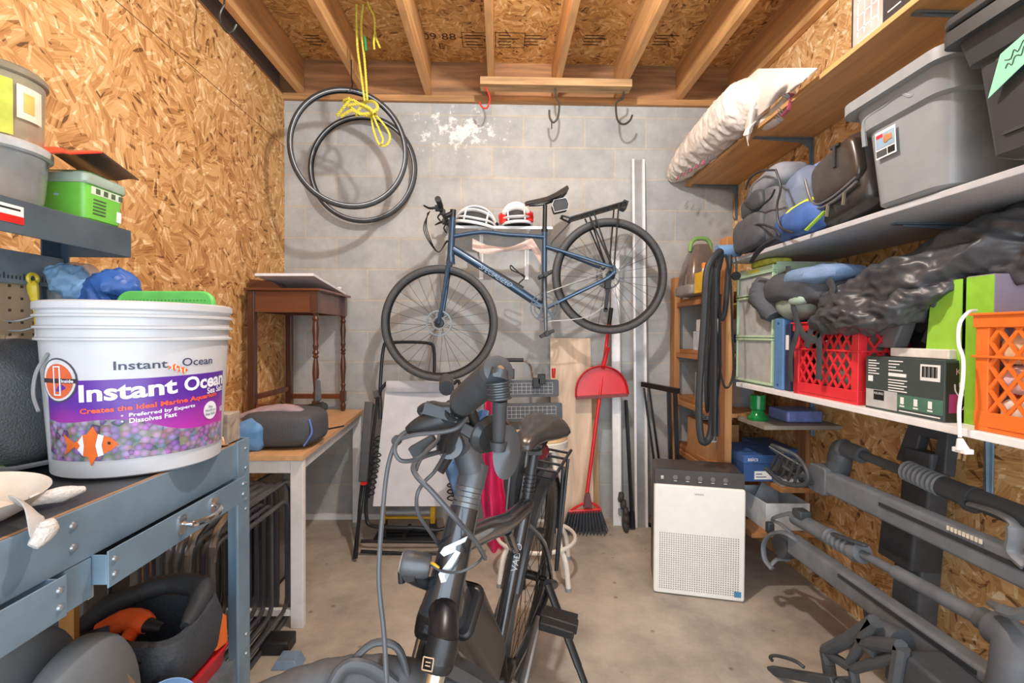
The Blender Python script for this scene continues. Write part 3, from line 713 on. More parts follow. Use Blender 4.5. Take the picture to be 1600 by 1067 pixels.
# dustpan clipped on the handle
def Q(x, y, Y): return at(820 + x/2.965, 500 + y/2.965, Y)
t = thing('dustpan', 'red dustpan clipped upside down on the red broom handle', 'dustpan', Q(355, 360, 2.95))
b = B(); fr = frame(Q(355, 350, 2.965), (1, 0, 0.06), V((0, .10, 1)))
w2, hh = .165, .185
outl = [(-w2, 0)] + [(-w2*math.cos(a)*1.0, .0 + hh*math.sin(a)**.85) for a in [math.radians(k) for k in range(12, 169, 12)]] + [(w2, 0)]
prism(b, outl, .004, fr); o = obj('pan', b, RED, t)
b = B(); tube(b, [fr @ V((x, y, .02)) for x, y in outl], .006, 6, flat=3.2, up=fr.to_3x3() @ V((0, 0, 1))); obj('rim', b, RED, t)
b = B(); box(b, fr @ V((0, -.005, .012)), (2*w2, .02, .012), fr.to_3x3()); obj('lip', b, m('#7d3a3a', .6), t, label='dark rubber lip')
b = B(); bar(b, fr @ V((.018, hh*.9, .0)), Q(385, 125, 2.99), .034, .02); obj('clip_handle', b, RED, t, bev=.004)
# lounge chair folded
CF = m('#c9cbd0', .85, var=.05, sc=12, bump=.15)
t = thing('lounge_chair', 'folded zero gravity lounge chair with pale grey fabric and black tube frame', 'chair', (-.45, 2.7, 0))
def L1(x, y, Y): return at(530 + x/2.964, 520 + y/2.964, Y)
def fz(p, z=.012): p = V(p); p.z = z; return p
def f(u, v):
    Y = 2.93 - .25*v; xl = 218 - 62*v; xr = 528 + 8*v
    return L1(xl + (xr-xl)*u, 228 + 575*v, Y + .02*math.sin(u*math.pi))
obj('seat_fabric', sheet(B(), 10, 16, f, .006), CF, t)
def f(u, v): return L1(222 + 308*u, 225 + 45*v, 2.90 - .01*math.sin(math.pi*v))
obj('head_pillow', sheet(B(), 8, 4, f, .02), m('#bfc1c7', .85, var=.05), t)
b = B(); tube(b, cat([L1(190, 400, 2.93), L1(190, 250, 2.97), L1(205, 75, 3.0), L1(235, 46, 3.0), L1(400, 46, 3.0), L1(438, 75, 3.0), L1(440, 200, 2.98)], 5), .0105, 10)
tube(b, cat([L1(220, 230, 2.95), L1(188, 275, 2.93), L1(170, 360, 2.90), L1(130, 720, 2.72), L1(126, 850, 2.66), L1(160, 895, 2.64), L1(350, 902, 2.64), L1(500, 895, 2.66), L1(545, 700, 2.74), L1(560, 260, 2.93), L1(530, 235, 2.95)], 6), .0105, 10)
obj('frame', b, TUBEM, t)
b = B(); tube(b, [L1(165, 330, 2.86), L1(100, 800, 2.66), fz(L1(70, 1060, 2.55))], .010, 10)
tube(b, [L1(105, 700, 2.68), L1(95, 790, 2.66), fz(L1(78, 1050, 2.54), .02)], .009, 8)
tube(b, [L1(100, 965, 2.60), L1(480, 968, 2.62)], .0095, 10); tube(b, [L1(100, 1012, 2.62), L1(480, 1030, 2.62)], .0095, 10)
tube(b, [fz(L1(490, 1030, 2.62)), L1(500, 880, 2.66)], .0095, 10)
obj('rear_leg', b, TUBEM, t)
for (a, c) in (((138, 320, 2.80), (110, 690, 2.66)),):
    b = B(); bar(b, L1(*a), L1(*c), .045, .03, (0, 1, 0)); o = obj('armrest', b, m('#4c4f53', .5), t, bev=.005)
    b = B(); box(b, L1(115, 695, 2.66), (.03, .03, .016)); obj('end_cap', b, REDM, o, label='red end cap')
b = B(); bar(b, L1(168, 270, 2.90), L1(175, 300, 2.88), .03, .02, (0, 1, 0)); obj('armrest_bracket', b, m('#55585c', .5), t)
b = B()
for k in range(11):
    v = k/10; Y = 2.86 - .19*v
    for (xo, xi) in ((165 - 28*v, 208 - 45*v), (540, 500)):
        if xo == 540 and v < .75: continue
        y = 490 + 250*v if xo != 540 else 690 + 300*(v-.75)
        a_, c_ = L1(xo, y, Y-.01), L1(xi, y - 8, Y-.02)
        tube(b, cat([a_, (a_+c_)/2 + V((0, -.01, .012)), c_ + V((0, 0, -.012)), (a_+c_)/2 + V((0, -.012, -.014)), a_ + V((0, 0, -.01))], 3), .004, 5)
for a_ in (((168, 480, 2.85), (138, 760, 2.68)), ((515, 690, 2.72), (545, 800, 2.7))):
    tube(b, cat([L1(*a_[0]).lerp(L1(*a_[1]), k/16) + V((.006*(-1)**k, -.012, 0)) for k in range(17)], 3), .0045, 5)
obj('bungee_lacing', b, BLACKR, t)
# yellow and black floor sprinkler behind chair
t = thing('lawn_sprinkler', 'yellow and black bar tool lying on the floor behind the lounge chair', 'garden tool', (-.5, 2.9, 0))
b = B()
for px in (205, 435): box(b, L1(px, 838, 2.80), (.03, .05, .1))
bar(b, L1(205, 855, 2.8), L1(440, 855, 2.8), .018, .014); obj('end_block', b, m('#d9a722', .5), t, bev=.004)
b = B(); tube(b, [L1(215, 832, 2.8), L1(430, 830, 2.8)], .012, 10); obj('tube', b, ALU, t)
b = B()
for k in range(4): bar(b, V((-.74, 2.79 + .045*k, .012)), V((-.38, 2.80 + .045*k, .012)), .02, .02)
for x in (-.72, -.56, -.4): bar(b, V((x, 2.76, .03)), V((x, 2.96, .03)), .02, .014)
for x in (L1(205, 838, 2.8).x, L1(435, 838, 2.8).x): bx(b, x-.02, x+.02, 2.78, 2.82, .03, L1(205, 838, 2.8).z-.04)
obj('base_rack', b, BLACK, t, smooth=False)
# folding work table with gridded jaws
t = thing('folding_workbench', 'folded portable work table with white-gridded dark jaws against the wall', 'workbench', (.16, 2.85, 0))
GRD = m('#4c5054', .5)
def jaw(p, w_, h_):
    fr = frame(p, (1, 0, .02), (0, .06, 1)); b = B(); prism(b, rrect(w_, h_, .012, 3), .022, fr @ Matrix.Translation((0, 0, -.022))); o = obj('jaw', b, GRD, t, smooth=False)
    rc = []; n = int(w_/.03)
    for i in range(n): rc.append((-w_/2 + .02 + i*(w_-.06)/(n-1), -h_/2+.02, .0016, h_-.04))
    for j in range(4): rc.append((-w_/2+.02, -h_/2+.02 + j*(h_-.04)/3, w_-.06, .0016))
    lines('grid_lines', fr, rc, m('#c9ccce', .5), o)
for px, py, w_, h_, Y in ((828, 607, .36, .105, 2.93), (833, 644, .36, .11, 2.90), (826, 682, .34, .09, 2.93)): jaw(at(px, py, Y), w_, h_)
b = B(); tube(b, cat([at(762, 700, 2.95), at(756, 592, 2.97), at(762, 570, 2.97), at(775, 563, 2.97), at(815, 563, 2.97), at(829, 572, 2.97), at(832, 592, 2.97)], 5), .0085, 10); obj('carry_handle', b, CHROME, t)
b = B(); tube(b, [at(768, 562.5, 2.968), at(818, 562.5, 2.968)], .0125, 10); obj('handle_grip', b, BLACK, t)
b = B()
for k in range(9): bar(b, at(790, 704 + 9*k, 2.97), at(800 + 60, 704 + 9*k, 2.97), .008, .004, (0, 1, 0))
for x in (790, 825, 862):
    q = at(x, 690, 2.97); bar(b, q + V((0, .03, 0)), V((q.x, 2.9, .012)), .025, .025)
bar(b, V((at(745, 800, 2.9).x, 2.9, .015)), V((at(870, 800, 2.9).x, 2.9, .015)), .025, .025)
obj('leg_frame', b, m('#3a3b3b', .5), t, smooth=False)
for px, py, c_ in ((748, 585, REDM), (865, 583, REDM), (838, 598, BLACK), (846, 592, BLACK), (798, 584, BLACK)):
    b = B(); q = at(px, py, 2.90 if px < 860 else 2.92)
    if c_ is REDM: tube(b, [q + V((0, 0, -.03)), q + V((0, 0, .03))], [.010, .014], 10)
    else: box(b, q, (.045, .04, .06))
    obj('clamp_peg', b, c_, t, bev=.003, label='red clamp peg' if c_ is REDM else 'black clamp block')
# pink jacket and jeans hanging in front of the table
def cloth(name, cols, Y, n, mat, lab, ca, amp=.03, fq=9, seed=0, th=.008):
    """cols: list of (y, xl, xr) px rows"""
    def f(u, v):
        k = v*(len(cols)-1); i = min(int(k), len(cols)-2); t_ = k-i
        y = cols[i][0]*(1-t_) + cols[i+1][0]*t_; xl = cols[i][1]*(1-t_) + cols[i+1][1]*t_; xr = cols[i][2]*(1-t_) + cols[i+1][2]*t_
        p = at(xl + (xr-xl)*u, y, Y)
        return p + V((0, amp*math.sin(u*fq + seed + 1.5*v) - amp*.8*math.sin(math.pi*u) + amp*.5*noise.noise(V((u*4, v*6, seed))), 0))
    return tag(obj(name, sheet(B(), n, n+10, f, th), mat, None), lab, ca)
PNK = m('#e8306f', .6, var=.12, sc=9)
cloth('pink_jacket', [(600, 762, 776), (640, 758, 786), (700, 755, 782), (760, 752, 786), (790, 752, 792), (830, 760, 784), (880, 768, 784), (920, 770, 780)], 2.70, 20, PNK, 'bright pink fabric jacket hanging behind the electric bike head tube', 'clothing', .035)
cloth('denim_cloth', [(640, 735, 765), (690, 725, 750), (720, 690, 745), (745, 700, 740), (775, 712, 738)], 2.56, 20, m('#5f82ab', .8, var=.2, sc=14), 'faded blue cloth hanging beside the pink jacket', 'clothing', .04, seed=2)
# stool
sx, sy = at(839, 700, 2.40).x, 2.42
t = thing('step_stool', 'tall white metal stool with round wooden seat behind the electric bike', 'stool', (sx, sy, 0))
WM = m('#e3ded3', .4, var=.05); zs_ = .70
b = B(); lathe(b, [(.14, zs_-.05), (.158, zs_-.045), (.162, zs_-.01), (.155, zs_-.004)], (sx, sy, 0), 40); obj('seat_band', b, WM, t)
b = B(); lathe(b, [(.15, zs_-.008), (.158, zs_-.002), (.155, zs_+.012), (.13, zs_+.016)], (sx, sy, 0), 40); obj('seat', b, m('#d8b489', .5, wood=1), t)
for a in (45, 135, 225, 315):
    ca, sa = math.cos(math.radians(a-8)), math.sin(math.radians(a-8)); b = B()
    tube(b, cat([(sx+.12*ca, sy+.12*sa, zs_-.02), (sx+.16*ca, sy+.16*sa, .42), (sx+.17*ca, sy+.17*sa, .22), (sx+.215*ca, sy+.215*sa, .13), (sx+.235*ca, sy+.235*sa, .012)], 5), .0125, 10)
    lg = obj('leg', b, WM, t); b = B(); tube(b, [(sx+.235*ca, sy+.235*sa, .0), (sx+.234*ca, sy+.234*sa, .018)], .015, 10); obj('foot_cap', b, GREYM, lg)
b = B(); tube(b, [(sx+.2*math.cos(i*math.pi/20), sy+.2*math.sin(i*math.pi/20), .19) for i in range(40)], .010, 8, closed=True); obj('foot_ring', b, WM, t)
# air purifier
x0, x1, yf = .752, 1.150, 2.17
t = thing('air_purifier', 'white tower air purifier with dark control strip standing on the floor', 'air purifier', ((x0+x1)/2, yf+.1, 0))
xm = (x0+x1)/2; fr = frame((xm, yf+.21, .30), (1, 0, 0), (0, 0, 1)); PW = m('#efede6', .35, var=.02)
b = B(); prism(b, rrect(x1-x0, .58, .02, 4), .19, fr); obj('body', b, m('#4a4644', .4), t, bev=.006)
b = B(); prism(b, rrect(x1-x0+.002, .515, .012, 4, 0, -.0375), .045, frame((xm, yf+.04, .30), (1, 0, 0), (0, 0, 1))); fp = obj('front_panel', b, PW, t, bev=.006)
fq = frame((xm, yf-.0055, .30), (1, 0, 0), (0, 0, 1))
rc = []; b = B()
for j in range(26):
    for i in range(34):
        cx, cy = -.172 + i*.0104, -.268 + j*.0104; box(b, fq @ V((cx, cy, .0002)), (.0048, .0012, .0048))
obj('vent_holes', b, m('#8d8a84', .6), fp, smooth=False)
ctl = panel('control_panel', fr @ Matrix.Translation((0, .254, .19)), x1-x0-.004, .072, m('#3f3b3a', .3), t, th=.012, r=.008); t.rotation_euler.z = math.radians(-14)
cfr = frame((xm, yf+.0065, .554), (1, 0, 0), (0, 0, 1))
rc = [(-.11 + .062*i, .004, .012, .003) for i in range(5)] + [(-.11 + .062*i, -.006, .02, .002) for i in range(5)]
b = B()
for i in range(5): lathe(b, [(.011, 0), (.011, .0012)], cfr @ V((-.105 + .055*i, .002, .001)), 16, Rx(90))
obj('touch_button', b, m('#6d6866', .3), ctl); lines('legend', cfr @ Matrix.Translation((0, 0, .001)), [(-.112 + .055*i, -.016, .014, .002) for i in range(5)] + [(-.17, .0, .012, .005), (-.17, -.008, .012, .004)], WHITEINK, ctl)
text('brand_lettering', 'WINIX', fq @ Matrix.Translation((0, .185, .0)), .042, m('#77736d', .5), fp)
panel('energy_label', fq @ Matrix.Translation((.17, -.262, 0)), .03, .026, m('#3e8fbf', .4), fp)
b = B()
for x in (x0+.04, x1-.04): bx(b, x-.02, x+.02, yf+.06, yf+.18, 0, .012)
obj('foot_pad', b, BLACK, t, smooth=False)
# ---------------------------------------------------------------- wooden shelf unit in the far right corner
PINE = m('#bd8653', .6, wood=3, sc=18, var=.25); PINEY = m('#b17c4b', .6, wood=2, sc=18, var=.25)
xl, yf = 1.14, 2.35
t = thing('shelf_unit', 'rough wooden shelf unit with four levels in the far right corner', 'shelving', (1.34, 2.75, 0))
for x, y, zt_ in ((xl+.01, D-.03, 1.60), (xl+.01, yf+.05, 1.72)):
    obj('post', bx(B(), x-.018, x+.018, y-.045 if y < 3 else y-.06, y+.04 if y < 3 else y+.02, 0, zt_), PINE, t, smooth=False, bev=.002)
LV = (1.455, 1.133, .83, .515, .25)
for z in LV: obj('shelf_board', bx(B(), xl+.028, XR-.03, (yf+.01 if z < 1.3 else 2.46), D-.004, z-.022, z), PINEY, t, smooth=False, bev=.002)
for z in LV: obj('cleat', bx(B(), xl+.003, xl+.027, yf+.02 if z < 1.3 else 2.46, D-.012, z-.05, z-.0225), PINEY, t, smooth=False)
def bxt(name, x0, x1, y0, y1, z0, z1, mat, lab, ca, grp=None, bev=.003):
    return tag(obj(name, bx(B(), x0, x1, y0, y1, z0+.0005, z1), mat, None, smooth=False, bev=bev), lab, ca, grp)
CARD = m('#b98d5f', .8, var=.06)
# carpet cleaner
c0 = at(1089, 455, 2.85); zb = LV[0]+.001
t = thing('carpet_cleaner', 'portable carpet cleaner with smoky tank and green carry handle on top shelf', 'carpet cleaner', (c0.x, 2.84, zb))
b = B(); lump(b, (c0.x, 2.84, zb+.035), (.105, .13, .035), .35); obj('base', b, m('#8c8783', .4), t)
b = B(); rg = []
for z, sx_, dx in ((.05, .098, 0), (.12, .092, 0), (.20, .078, .004), (.27, .058, .01), (.31, .04, .012)):
    rg.append([(c0.x + dx + px_, 2.84 + py_, zb+z) for px_, py_ in rrect(2*sx_, 2*sx_*1.1, sx_*.5, 4)])
loft(b, rg); obj('tank', b, m('#6b5f57', .15, coat=.6), t, label='smoky brown water tank')
b = B(); tube(b, cat([(c0.x-.055, 2.83, zb+.27), (c0.x-.045, 2.83, zb+.325), (c0.x-.01, 2.83, zb+.348), (c0.x+.045, 2.83, zb+.345), (c0.x+.07, 2.83, zb+.31), (c0.x+.07, 2.83, zb+.25)], 5), .012, 10); obj('carry_handle', b, m('#78a45c', .4), t, label='green carry handle')
b = B(); tube(b, cat([(c0.x-.05, 2.82, zb+.27), (c0.x, 2.82, zb+.255), (c0.x+.062, 2.82, zb+.26)], 4), .010, 10); obj('handle_base', b, m('#55504c', .4), t)
fr = frame((c0.x+.03, 2.84-.082, zb+.175), (1, 0, 0), (0, .15, 1)); panel('badge', fr, .05, .04, m('#26221f', .4), t, th=.004)
text('brand_lettering', 'BISSELL', fr @ Matrix.Translation((0, -.005, .004)), .036, REDM, t)
for k in range(3): 
    b = B(); tube(b, [(c0.x+.098*math.cos(a), 2.84+.12*math.sin(a), zb+.012+.016*k) for a in [2*math.pi*i/30 for i in range(30)]], .006, 6, closed=True); obj('hose_coil', b, m('#a39e98', .5), t)
# yellow caddy with bottle
qx, qy = at(1106, 440, 2.56).x, 2.56
t = thing('storage_basket', 'small yellow perforated basket with an orange-capped bottle on top shelf', 'basket', (qx, qy, zb))
b = B(); zz = zb; w2 = .052
for (x0, x1, y0, y1) in ((-w2, w2, -.05, -.046), (-w2, w2, .046, .05), (-w2, -w2+.004, -.045, .045), (w2-.004, w2, -.045, .045)): bx(b, qx+x0, qx+x1, qy+y0, qy+y1, zz, zz+.11)
bx(b, qx-w2+.005, qx+w2-.005, qy-.045, qy+.045, zz, zz+.004); o = obj('basket_body', b, m('#e3b92c', .5), t, smooth=False)
b = B()
for i in range(6):
    for j in range(5): box(b, (qx-.038+.0155*i, qy-.0505, zz+.02+.018*j), (.006, .001, .01))
obj('slots', b, m('#8a6d15', .6), o, smooth=False)
t = thing('spray_bottle', 'bottle with orange cap standing in the yellow basket', 'bottle', (qx-.02, qy, zb+.005))
b = B(); lathe(b, [(.018, 0), (.021, .01), (.021, .09), (.012, .12), (.012, .13)], (qx-.02, qy, zb+.005), 20); obj('body', b, m('#d9cdb0', .4), t)
b = B(); lathe(b, [(.014, .13), (.014, .155), (.01, .158)], (qx-.02, qy, zb+.005), 20); obj('cap', b, m('#e2822b', .4), t)
# second level
bxt('white_carton', 1.19, 1.42, 2.62, 2.86, LV[1]+.115, LV[1]+.185, m('#d5d6d6', .6), 'flat white carton stacked on the blue and white packages', 'box')
o = bxt('blue_package', 1.18, 1.44, 2.60, 2.88, LV[1], LV[1]+.115, m('#c7d3df', .5, var=.2, sc=18), 'blue and white plastic-wrapped package with a large 2 printed on it', 'package')
fr = frame((1.30, 2.5985, LV[1]+.06), (1, 0, 0), (0, 0, 1)); panel('blue_band', fr, .255, .045, m('#2d5e9c', .5), o, cy=.015)
text('printed_number', '2"', fr @ Matrix.Translation((-.03, .015, .001)), .035, WHITEINK, o)
lines('small_print', fr, [(-.11, -.03, .07, .004), (-.11, -.04, .05, .004), (.02, -.035, .08, .01)], m('#43607f', .6), o)
b = B(); tube(b, cat([V((1.185, 2.5, LV[2]+.16)) + V((.05*math.sin(k*1.1)+.05, .02*k, .02+.018*math.cos(k*1.9))) for k in range(8)], 5), .004, 6)
# third level
t = thing('cardboard_box', 'open cardboard box with raised flap holding a grey outlet plate on the third shelf', 'box', (1.3, 2.72, LV[2]), 'cardboard boxes on the wooden unit')
b = B(); bx(b, 1.185, 1.40, 2.58, 2.60, LV[2], LV[2]+.17); bx(b, 1.185, 1.20, 2.601, 2.84, LV[2], LV[2]+.17); bx(b, 1.385, 1.40, 2.601, 2.84, LV[2], LV[2]+.17); bx(b, 1.185, 1.40, 2.841, 2.855, LV[2], LV[2]+.17); obj('walls', b, m('#8f979c', .7), t, smooth=False)
b = B(); box(b, (1.27, 2.545, LV[2]+.19), (.2, .1, .005), Rx(-18)); obj('flap', b, CARD, t, smooth=False)
b = B(); prism(b, rrect(.10, .12, .006, 2), .006, frame((1.275, 2.576, LV[2]+.075), (1, 0, 0), (0, 0, 1))); o = obj('outlet_plate', b, m('#9c8f80', .5), t, smooth=False)
lines('slots', frame((1.275, 2.572, LV[2]+.075), (1, 0, 0), (0, 0, 1)), [(-.012, .015, .005, .02), (.008, .015, .005, .02), (-.012, -.035, .005, .02), (.008, -.035, .005, .02)], BLACKINK, o)
b = B(); tube(b, cat([V((1.20 + .10*math.sin(k*.9), 2.56 + .02*math.cos(k*1.4), LV[2]+.215 + .012*math.sin(k*1.7) + .004*k)) for k in range(9)], 6), .0045, 6)
tag(obj('cable_bundle', b, BLACK, None), 'black cable bundle lying on the open cardboard box flap', 'cable')
# fourth level
t = thing('cardboard_box', 'taped brown cardboard box with a white shipping label, beside the blue shoe box', 'box', (1.27, 2.8, LV[3]), 'cardboard boxes on the wooden unit')
obj('carton', bx(B(), 1.18, 1.36, 2.66, 2.95, LV[3]+.0005, LV[3]+.20), CARD, t, smooth=False, bev=.002)
fr = frame((1.215, 2.6588, LV[3]+.14), (1, 0, 0), (0, 0, 1)); panel('shipping_label', fr, .055, .08, WHITE, t); lines('barcode', fr, [(-.018+.006*i, -.03, .003, .03) for i in range(6)], BLACKINK, t, th=.0014)
b = B()
for k in range(5): box(b, (1.27, 2.78 + .01*k, LV[3]+.21+.012*k), (.16, .14, .006), Rx(-12+4*k) @ Rz(5*k))
tag(obj('paper_stack', b, m('#9fb0bf', .6), None, smooth=False), 'loose grey-blue wrapping sheets piled on the brown cardboard box', 'paper')
def shoebox(x0, x1, y0, y1, z, lab, logo=True):
    t = thing('shoe_box', lab, 'box', ((x0+x1)/2, (y0+y1)/2, z), 'blue shoe boxes on the wooden unit'); BB = m('#33558a', .55, var=.06)
    obj('box_body', bx(B(), x0+.003, x1-.003, y0+.003, y1-.003, z+.0005, z+.105), BB, t, smooth=False)
    obj('lid', bx(B(), x0, x1, y0, y1, z+.09, z+.128), m('#3c629c', .5, var=.05), t, smooth=False, bev=.001)
    fr = frame(((x0+x1)/2, y0+.0022, z+.03), (1, 0, 0), (0, 0, 1))
    if logo:
        text('brand_lettering', 'asics', frame((x0+.045, y0-.001, z+.109), (1, 0, 0), (0, 0, 1)), .05, WHITEINK, t)
        panel('size_label', fr, .085, .04, WHITE, t, cx=.005); lines('print', fr, [(-.03, -.01, .05, .004), (-.03, .004, .03, .004)], BLACKINK, t, th=.0014)
    else: panel('printed_arc', frame((x1-.035, y0-.001, z+.109), (1, 0, 0), (0, 0, 1)), .06, .03, m('#8db8d8', .5), t, r=.014)
shoebox(1.18, 1.365, 2.26, 2.55, LV[3]+.001, 'blue shoe box with white size label, left of the front post')
shoebox(1.378, 1.525, 2.38, 2.66, LV[3]+.001, 'blue shoe box with a pale printed arc, right of the front post')
t = thing('parts_organizer', 'clear plastic parts organizer case lying low right of the shelf post', 'organizer', (1.42, 2.25, LV[3]-.06))
CLR = m('#c8cfd2', .2, alpha=.6, trans=.3); z = LV[3]-.005
b = B(); bx(b, 1.33, 1.50, 2.20, 2.37, z, z+.02); obj('tray', b, CLR, t, bev=.003)
b = B(); bx(b, 1.33, 1.50, 2.20, 2.37, z+.021, z+.035); obj('lid', b, m('#d7dcdf', .3, alpha=.8), t, bev=.003)
b = B()
for i in range(4): bx(b, 1.335+.04*i, 1.34+.04*i, 2.205, 2.365, z+.036, z+.040)
obj('dividers', b, m('#9aa2a8', .4), t, smooth=False)
b = B(); bx(b, 1.32, XR-.002, 2.18, 2.349, LV[3]-.028, LV[3]-.0055); tag(obj('shelf_plank', b, PINEY, None, smooth=False), 'short lower wooden plank holding the clear parts organizer', 'shelf')
# right bay above: grey plank with green jar and blue box
b = B(); bx(b, 1.19, XR-.002, 2.10, 2.342, LV[2]-.03, LV[2]-.012); tag(obj('shelf_plank', b, m('#8c8478', .7, wood=1), None, smooth=False), 'grey weathered plank under the white shelf with a green jar on it', 'shelf')
q = V((1.24, 2.25, LV[2]-.011)); t = thing('green_jar', 'translucent green plastic jar under the lower white shelf', 'jar', q)
b = B(); lathe(b, [(.045, 0), (.048, .012), (.03, .03), (.026, .045), (.034, .055), (.034, .118), (.03, .12)], q, 28); obj('body', b, m('#1f9a4c', .15, alpha=.9, trans=.3), t)
bxt('blue_tin', 1.33, 1.50, 2.16, 2.32, LV[2]-.011, LV[2]+.045, m('#6b7ab5', .4, var=.15, sc=40), 'low blue and purple patterned tin beside the green jar', 'tin', bev=.01)
# white tub on bottom level
t = thing('white_tub', 'white rectangular tub filled with tools at the bottom of the wooden unit', 'tub', (1.35, 2.4, LV[4]))
x0, x1, y0, y1, z = 1.26, 1.47, 2.20, 2.48, .30
b = B(); 
for a_ in ((x0, x1, y0, y0+.004), (x0, x1, y1-.004, y1), (x0, x0+.004, y0+.004, y1-.004), (x1-.004, x1, y0+.004, y1-.004)): bx(b, *a_, z, z+.13)
bx(b, x0+.005, x1-.005, y0+.005, y1-.005, z, z+.005); obj('tub_body', b, m('#d3dade', .45), t, smooth=False, bev=.001)
bx(b := B(), 1.18, XR-.003, 2.18, 2.349, z-.024, z-.001); tag(obj('shelf_plank', b, PINEY, None, smooth=False), 'lowest wooden plank under the white tub', 'shelf')
b = B(); prism(b, [(0, 0), (.1, .02), (.12, .10), (.05, .14), (-.01, .06)], .01, frame((1.30, 2.33, z+.06), (1, 0, 0), (0, .6, 1))); tag(obj('scraper_blade', b, m('#b9c4cc', .3, .4), None, smooth=False), 'angular silver tool blade sticking up out of the white tub', 'tool')
b = B(); tube(b, cat([V((1.30+.03*k, 2.27+.04*math.sin(k*1.4), z+.05+.02*math.cos(k))) for k in range(6)], 5), .008, 8); tag(obj('black_tool', b, m('#2f3a44', .5), None), 'dark curved tool handle lying inside the white tub', 'tool')
# ---------------------------------------------------------------- tubes hanging from a blue rod
t = thing('blue_rod', 'short blue padded rod sticking out at the end of the middle shelf', 'rod', (1.17, 2.27, 1.6))
ra, rb = at(1120, 393, 2.27), at(1156, 391, 2.27)
b = B(); tube(b, [ra, rb], .030, 20); obj('padded_sleeve', b, m('#6f93bb', .5), t)
b = B(); tube(b, [rb, rb + V((.10, 0, 0))], .012, 12); bx(b, rb.x+.09, rb.x+.10, 2.24, 2.30, rb.z-.05, ZM); obj('mounting_arm', b, GREYM, t, smooth=False)
TB = m('#2f3336', .6, var=.1)
def R7(x, y, Y=2.2): return at(1030 + x/2.735, 350 + y/2.735, Y)
def loop(name, pts, r, lab, flat=1.0, mat=TB, up=None, closed=True, Y=None):
    b = B(); tube(b, cat([R7(*p) for p in pts], 6, closed), r, 10, closed=closed, flat=flat, up=up); tag(obj(name, b, mat, None), lab, 'inner tube', 'bike inner tubes and straps hung on the blue rod')
loop('inner_tube', [(245, 130, 2.22), (205, 200, 2.2), (192, 400, 2.2), (172, 700, 2.2), (172, 860, 2.2), (188, 932, 2.2), (222, 880, 2.22), (236, 600, 2.24), (232, 300, 2.26), (262, 135, 2.26)], .0165, 'thickest black inner tube hanging lowest from the blue rod')
loop('inner_tube', [(265, 125, 2.28), (252, 200, 2.3), (250, 330, 2.3), (262, 402, 2.3), (280, 380, 2.28), (292, 250, 2.26), (300, 130, 2.26)], .012, 'short folded black inner tube at the top of the blue rod')
loop('inner_tube', [(225, 190, 2.31), (212, 380, 2.31), (200, 640, 2.31), (205, 800, 2.31), (215, 640, 2.33), (228, 400, 2.33), (243, 140, 2.33)], .009, 'thin black inner tube behind the thickest one on the blue rod')
b = B(); tube(b, cat([R7(283, 130, 2.17), R7(305, 250, 2.17), R7(312, 450, 2.17), R7(318, 620, 2.17), R7(300, 690, 2.17), R7(275, 685, 2.17), R7(255, 560, 2.2), R7(262, 300, 2.22)], 7), .0052, 8)
q = R7(328, 222, 2.16); lathe(b, [(.014, -.006), (.02, -.006), (.02, .006), (.014, .006)], q, 20, Rx(90)); tube(b, cat([R7(325, 140, 2.17), R7(330, 180, 2.165), q], 4), .004, 6)
tag(obj('strap_cable', b, BLACK, None), 'thin black cord with round silver clasp looped beside the inner tubes', 'cord')
b = B(); bar(b, R7(238, 190, 2.16), R7(232, 905, 2.16), .03, .01, (1, 0, 0)); tag(obj('flat_strap', b, m('#2b2f34', .6), None), 'wide flat black strap hanging straight down over the inner tubes', 'strap')
b = B(); tube(b, cat([R7(262, 420, 2.24), R7(262, 600, 2.24), R7(248, 760, 2.24), R7(244, 905, 2.24)], 5), [.008]*5+[.012]*6+[.022]*5, 10, flat=.4, up=(1, 0, 0)); tag(obj('tool_pouch', b, m('#353b42', .6), None), 'dark fabric pouch ending above the blue shoe box, among the inner tubes', 'pouch')
# ---------------------------------------------------------------- drawer tower, binder
x0, x1, y0, y1, z0 = 1.175, 1.46, 2.03, 2.35, ZS+.0005; GRN = m('#b9d6b4', .4, var=.04); z1 = ZM - .03
t = thing('drawer_tower', 'pale green plastic drawer tower with three translucent drawers', 'drawer unit', ((x0+x1)/2, (y0+y1)/2, z0))
hts = [(z0+.012, z0+.205), (z0+.222, z0+.40), (z0+.418, z1-.045)]
b = B(); bx(b, x0+.02, x1, y0, y0+.008, z0, z1); bx(b, x0+.02, x1, y1-.008, y1, z0, z1)
for z in (z0, z0+.208, z0+.404, z1-.04): bx(b, x0+.02, x1, y0+.0085, y1-.0085, z, z+.009)
bx(b, x1-.008, x1, y0+.0085, y1-.0085, z0+.01, z1-.04); obj('cabinet_frame', b, m('#c5dcc6', .3, alpha=.85), t, smooth=False, bev=.002)
b = B(); bx(b, x0, x1, y0-.003, y1+.003, z1-.038, z1-.012); obj('top', b, GRN, t, smooth=False, bev=.004)
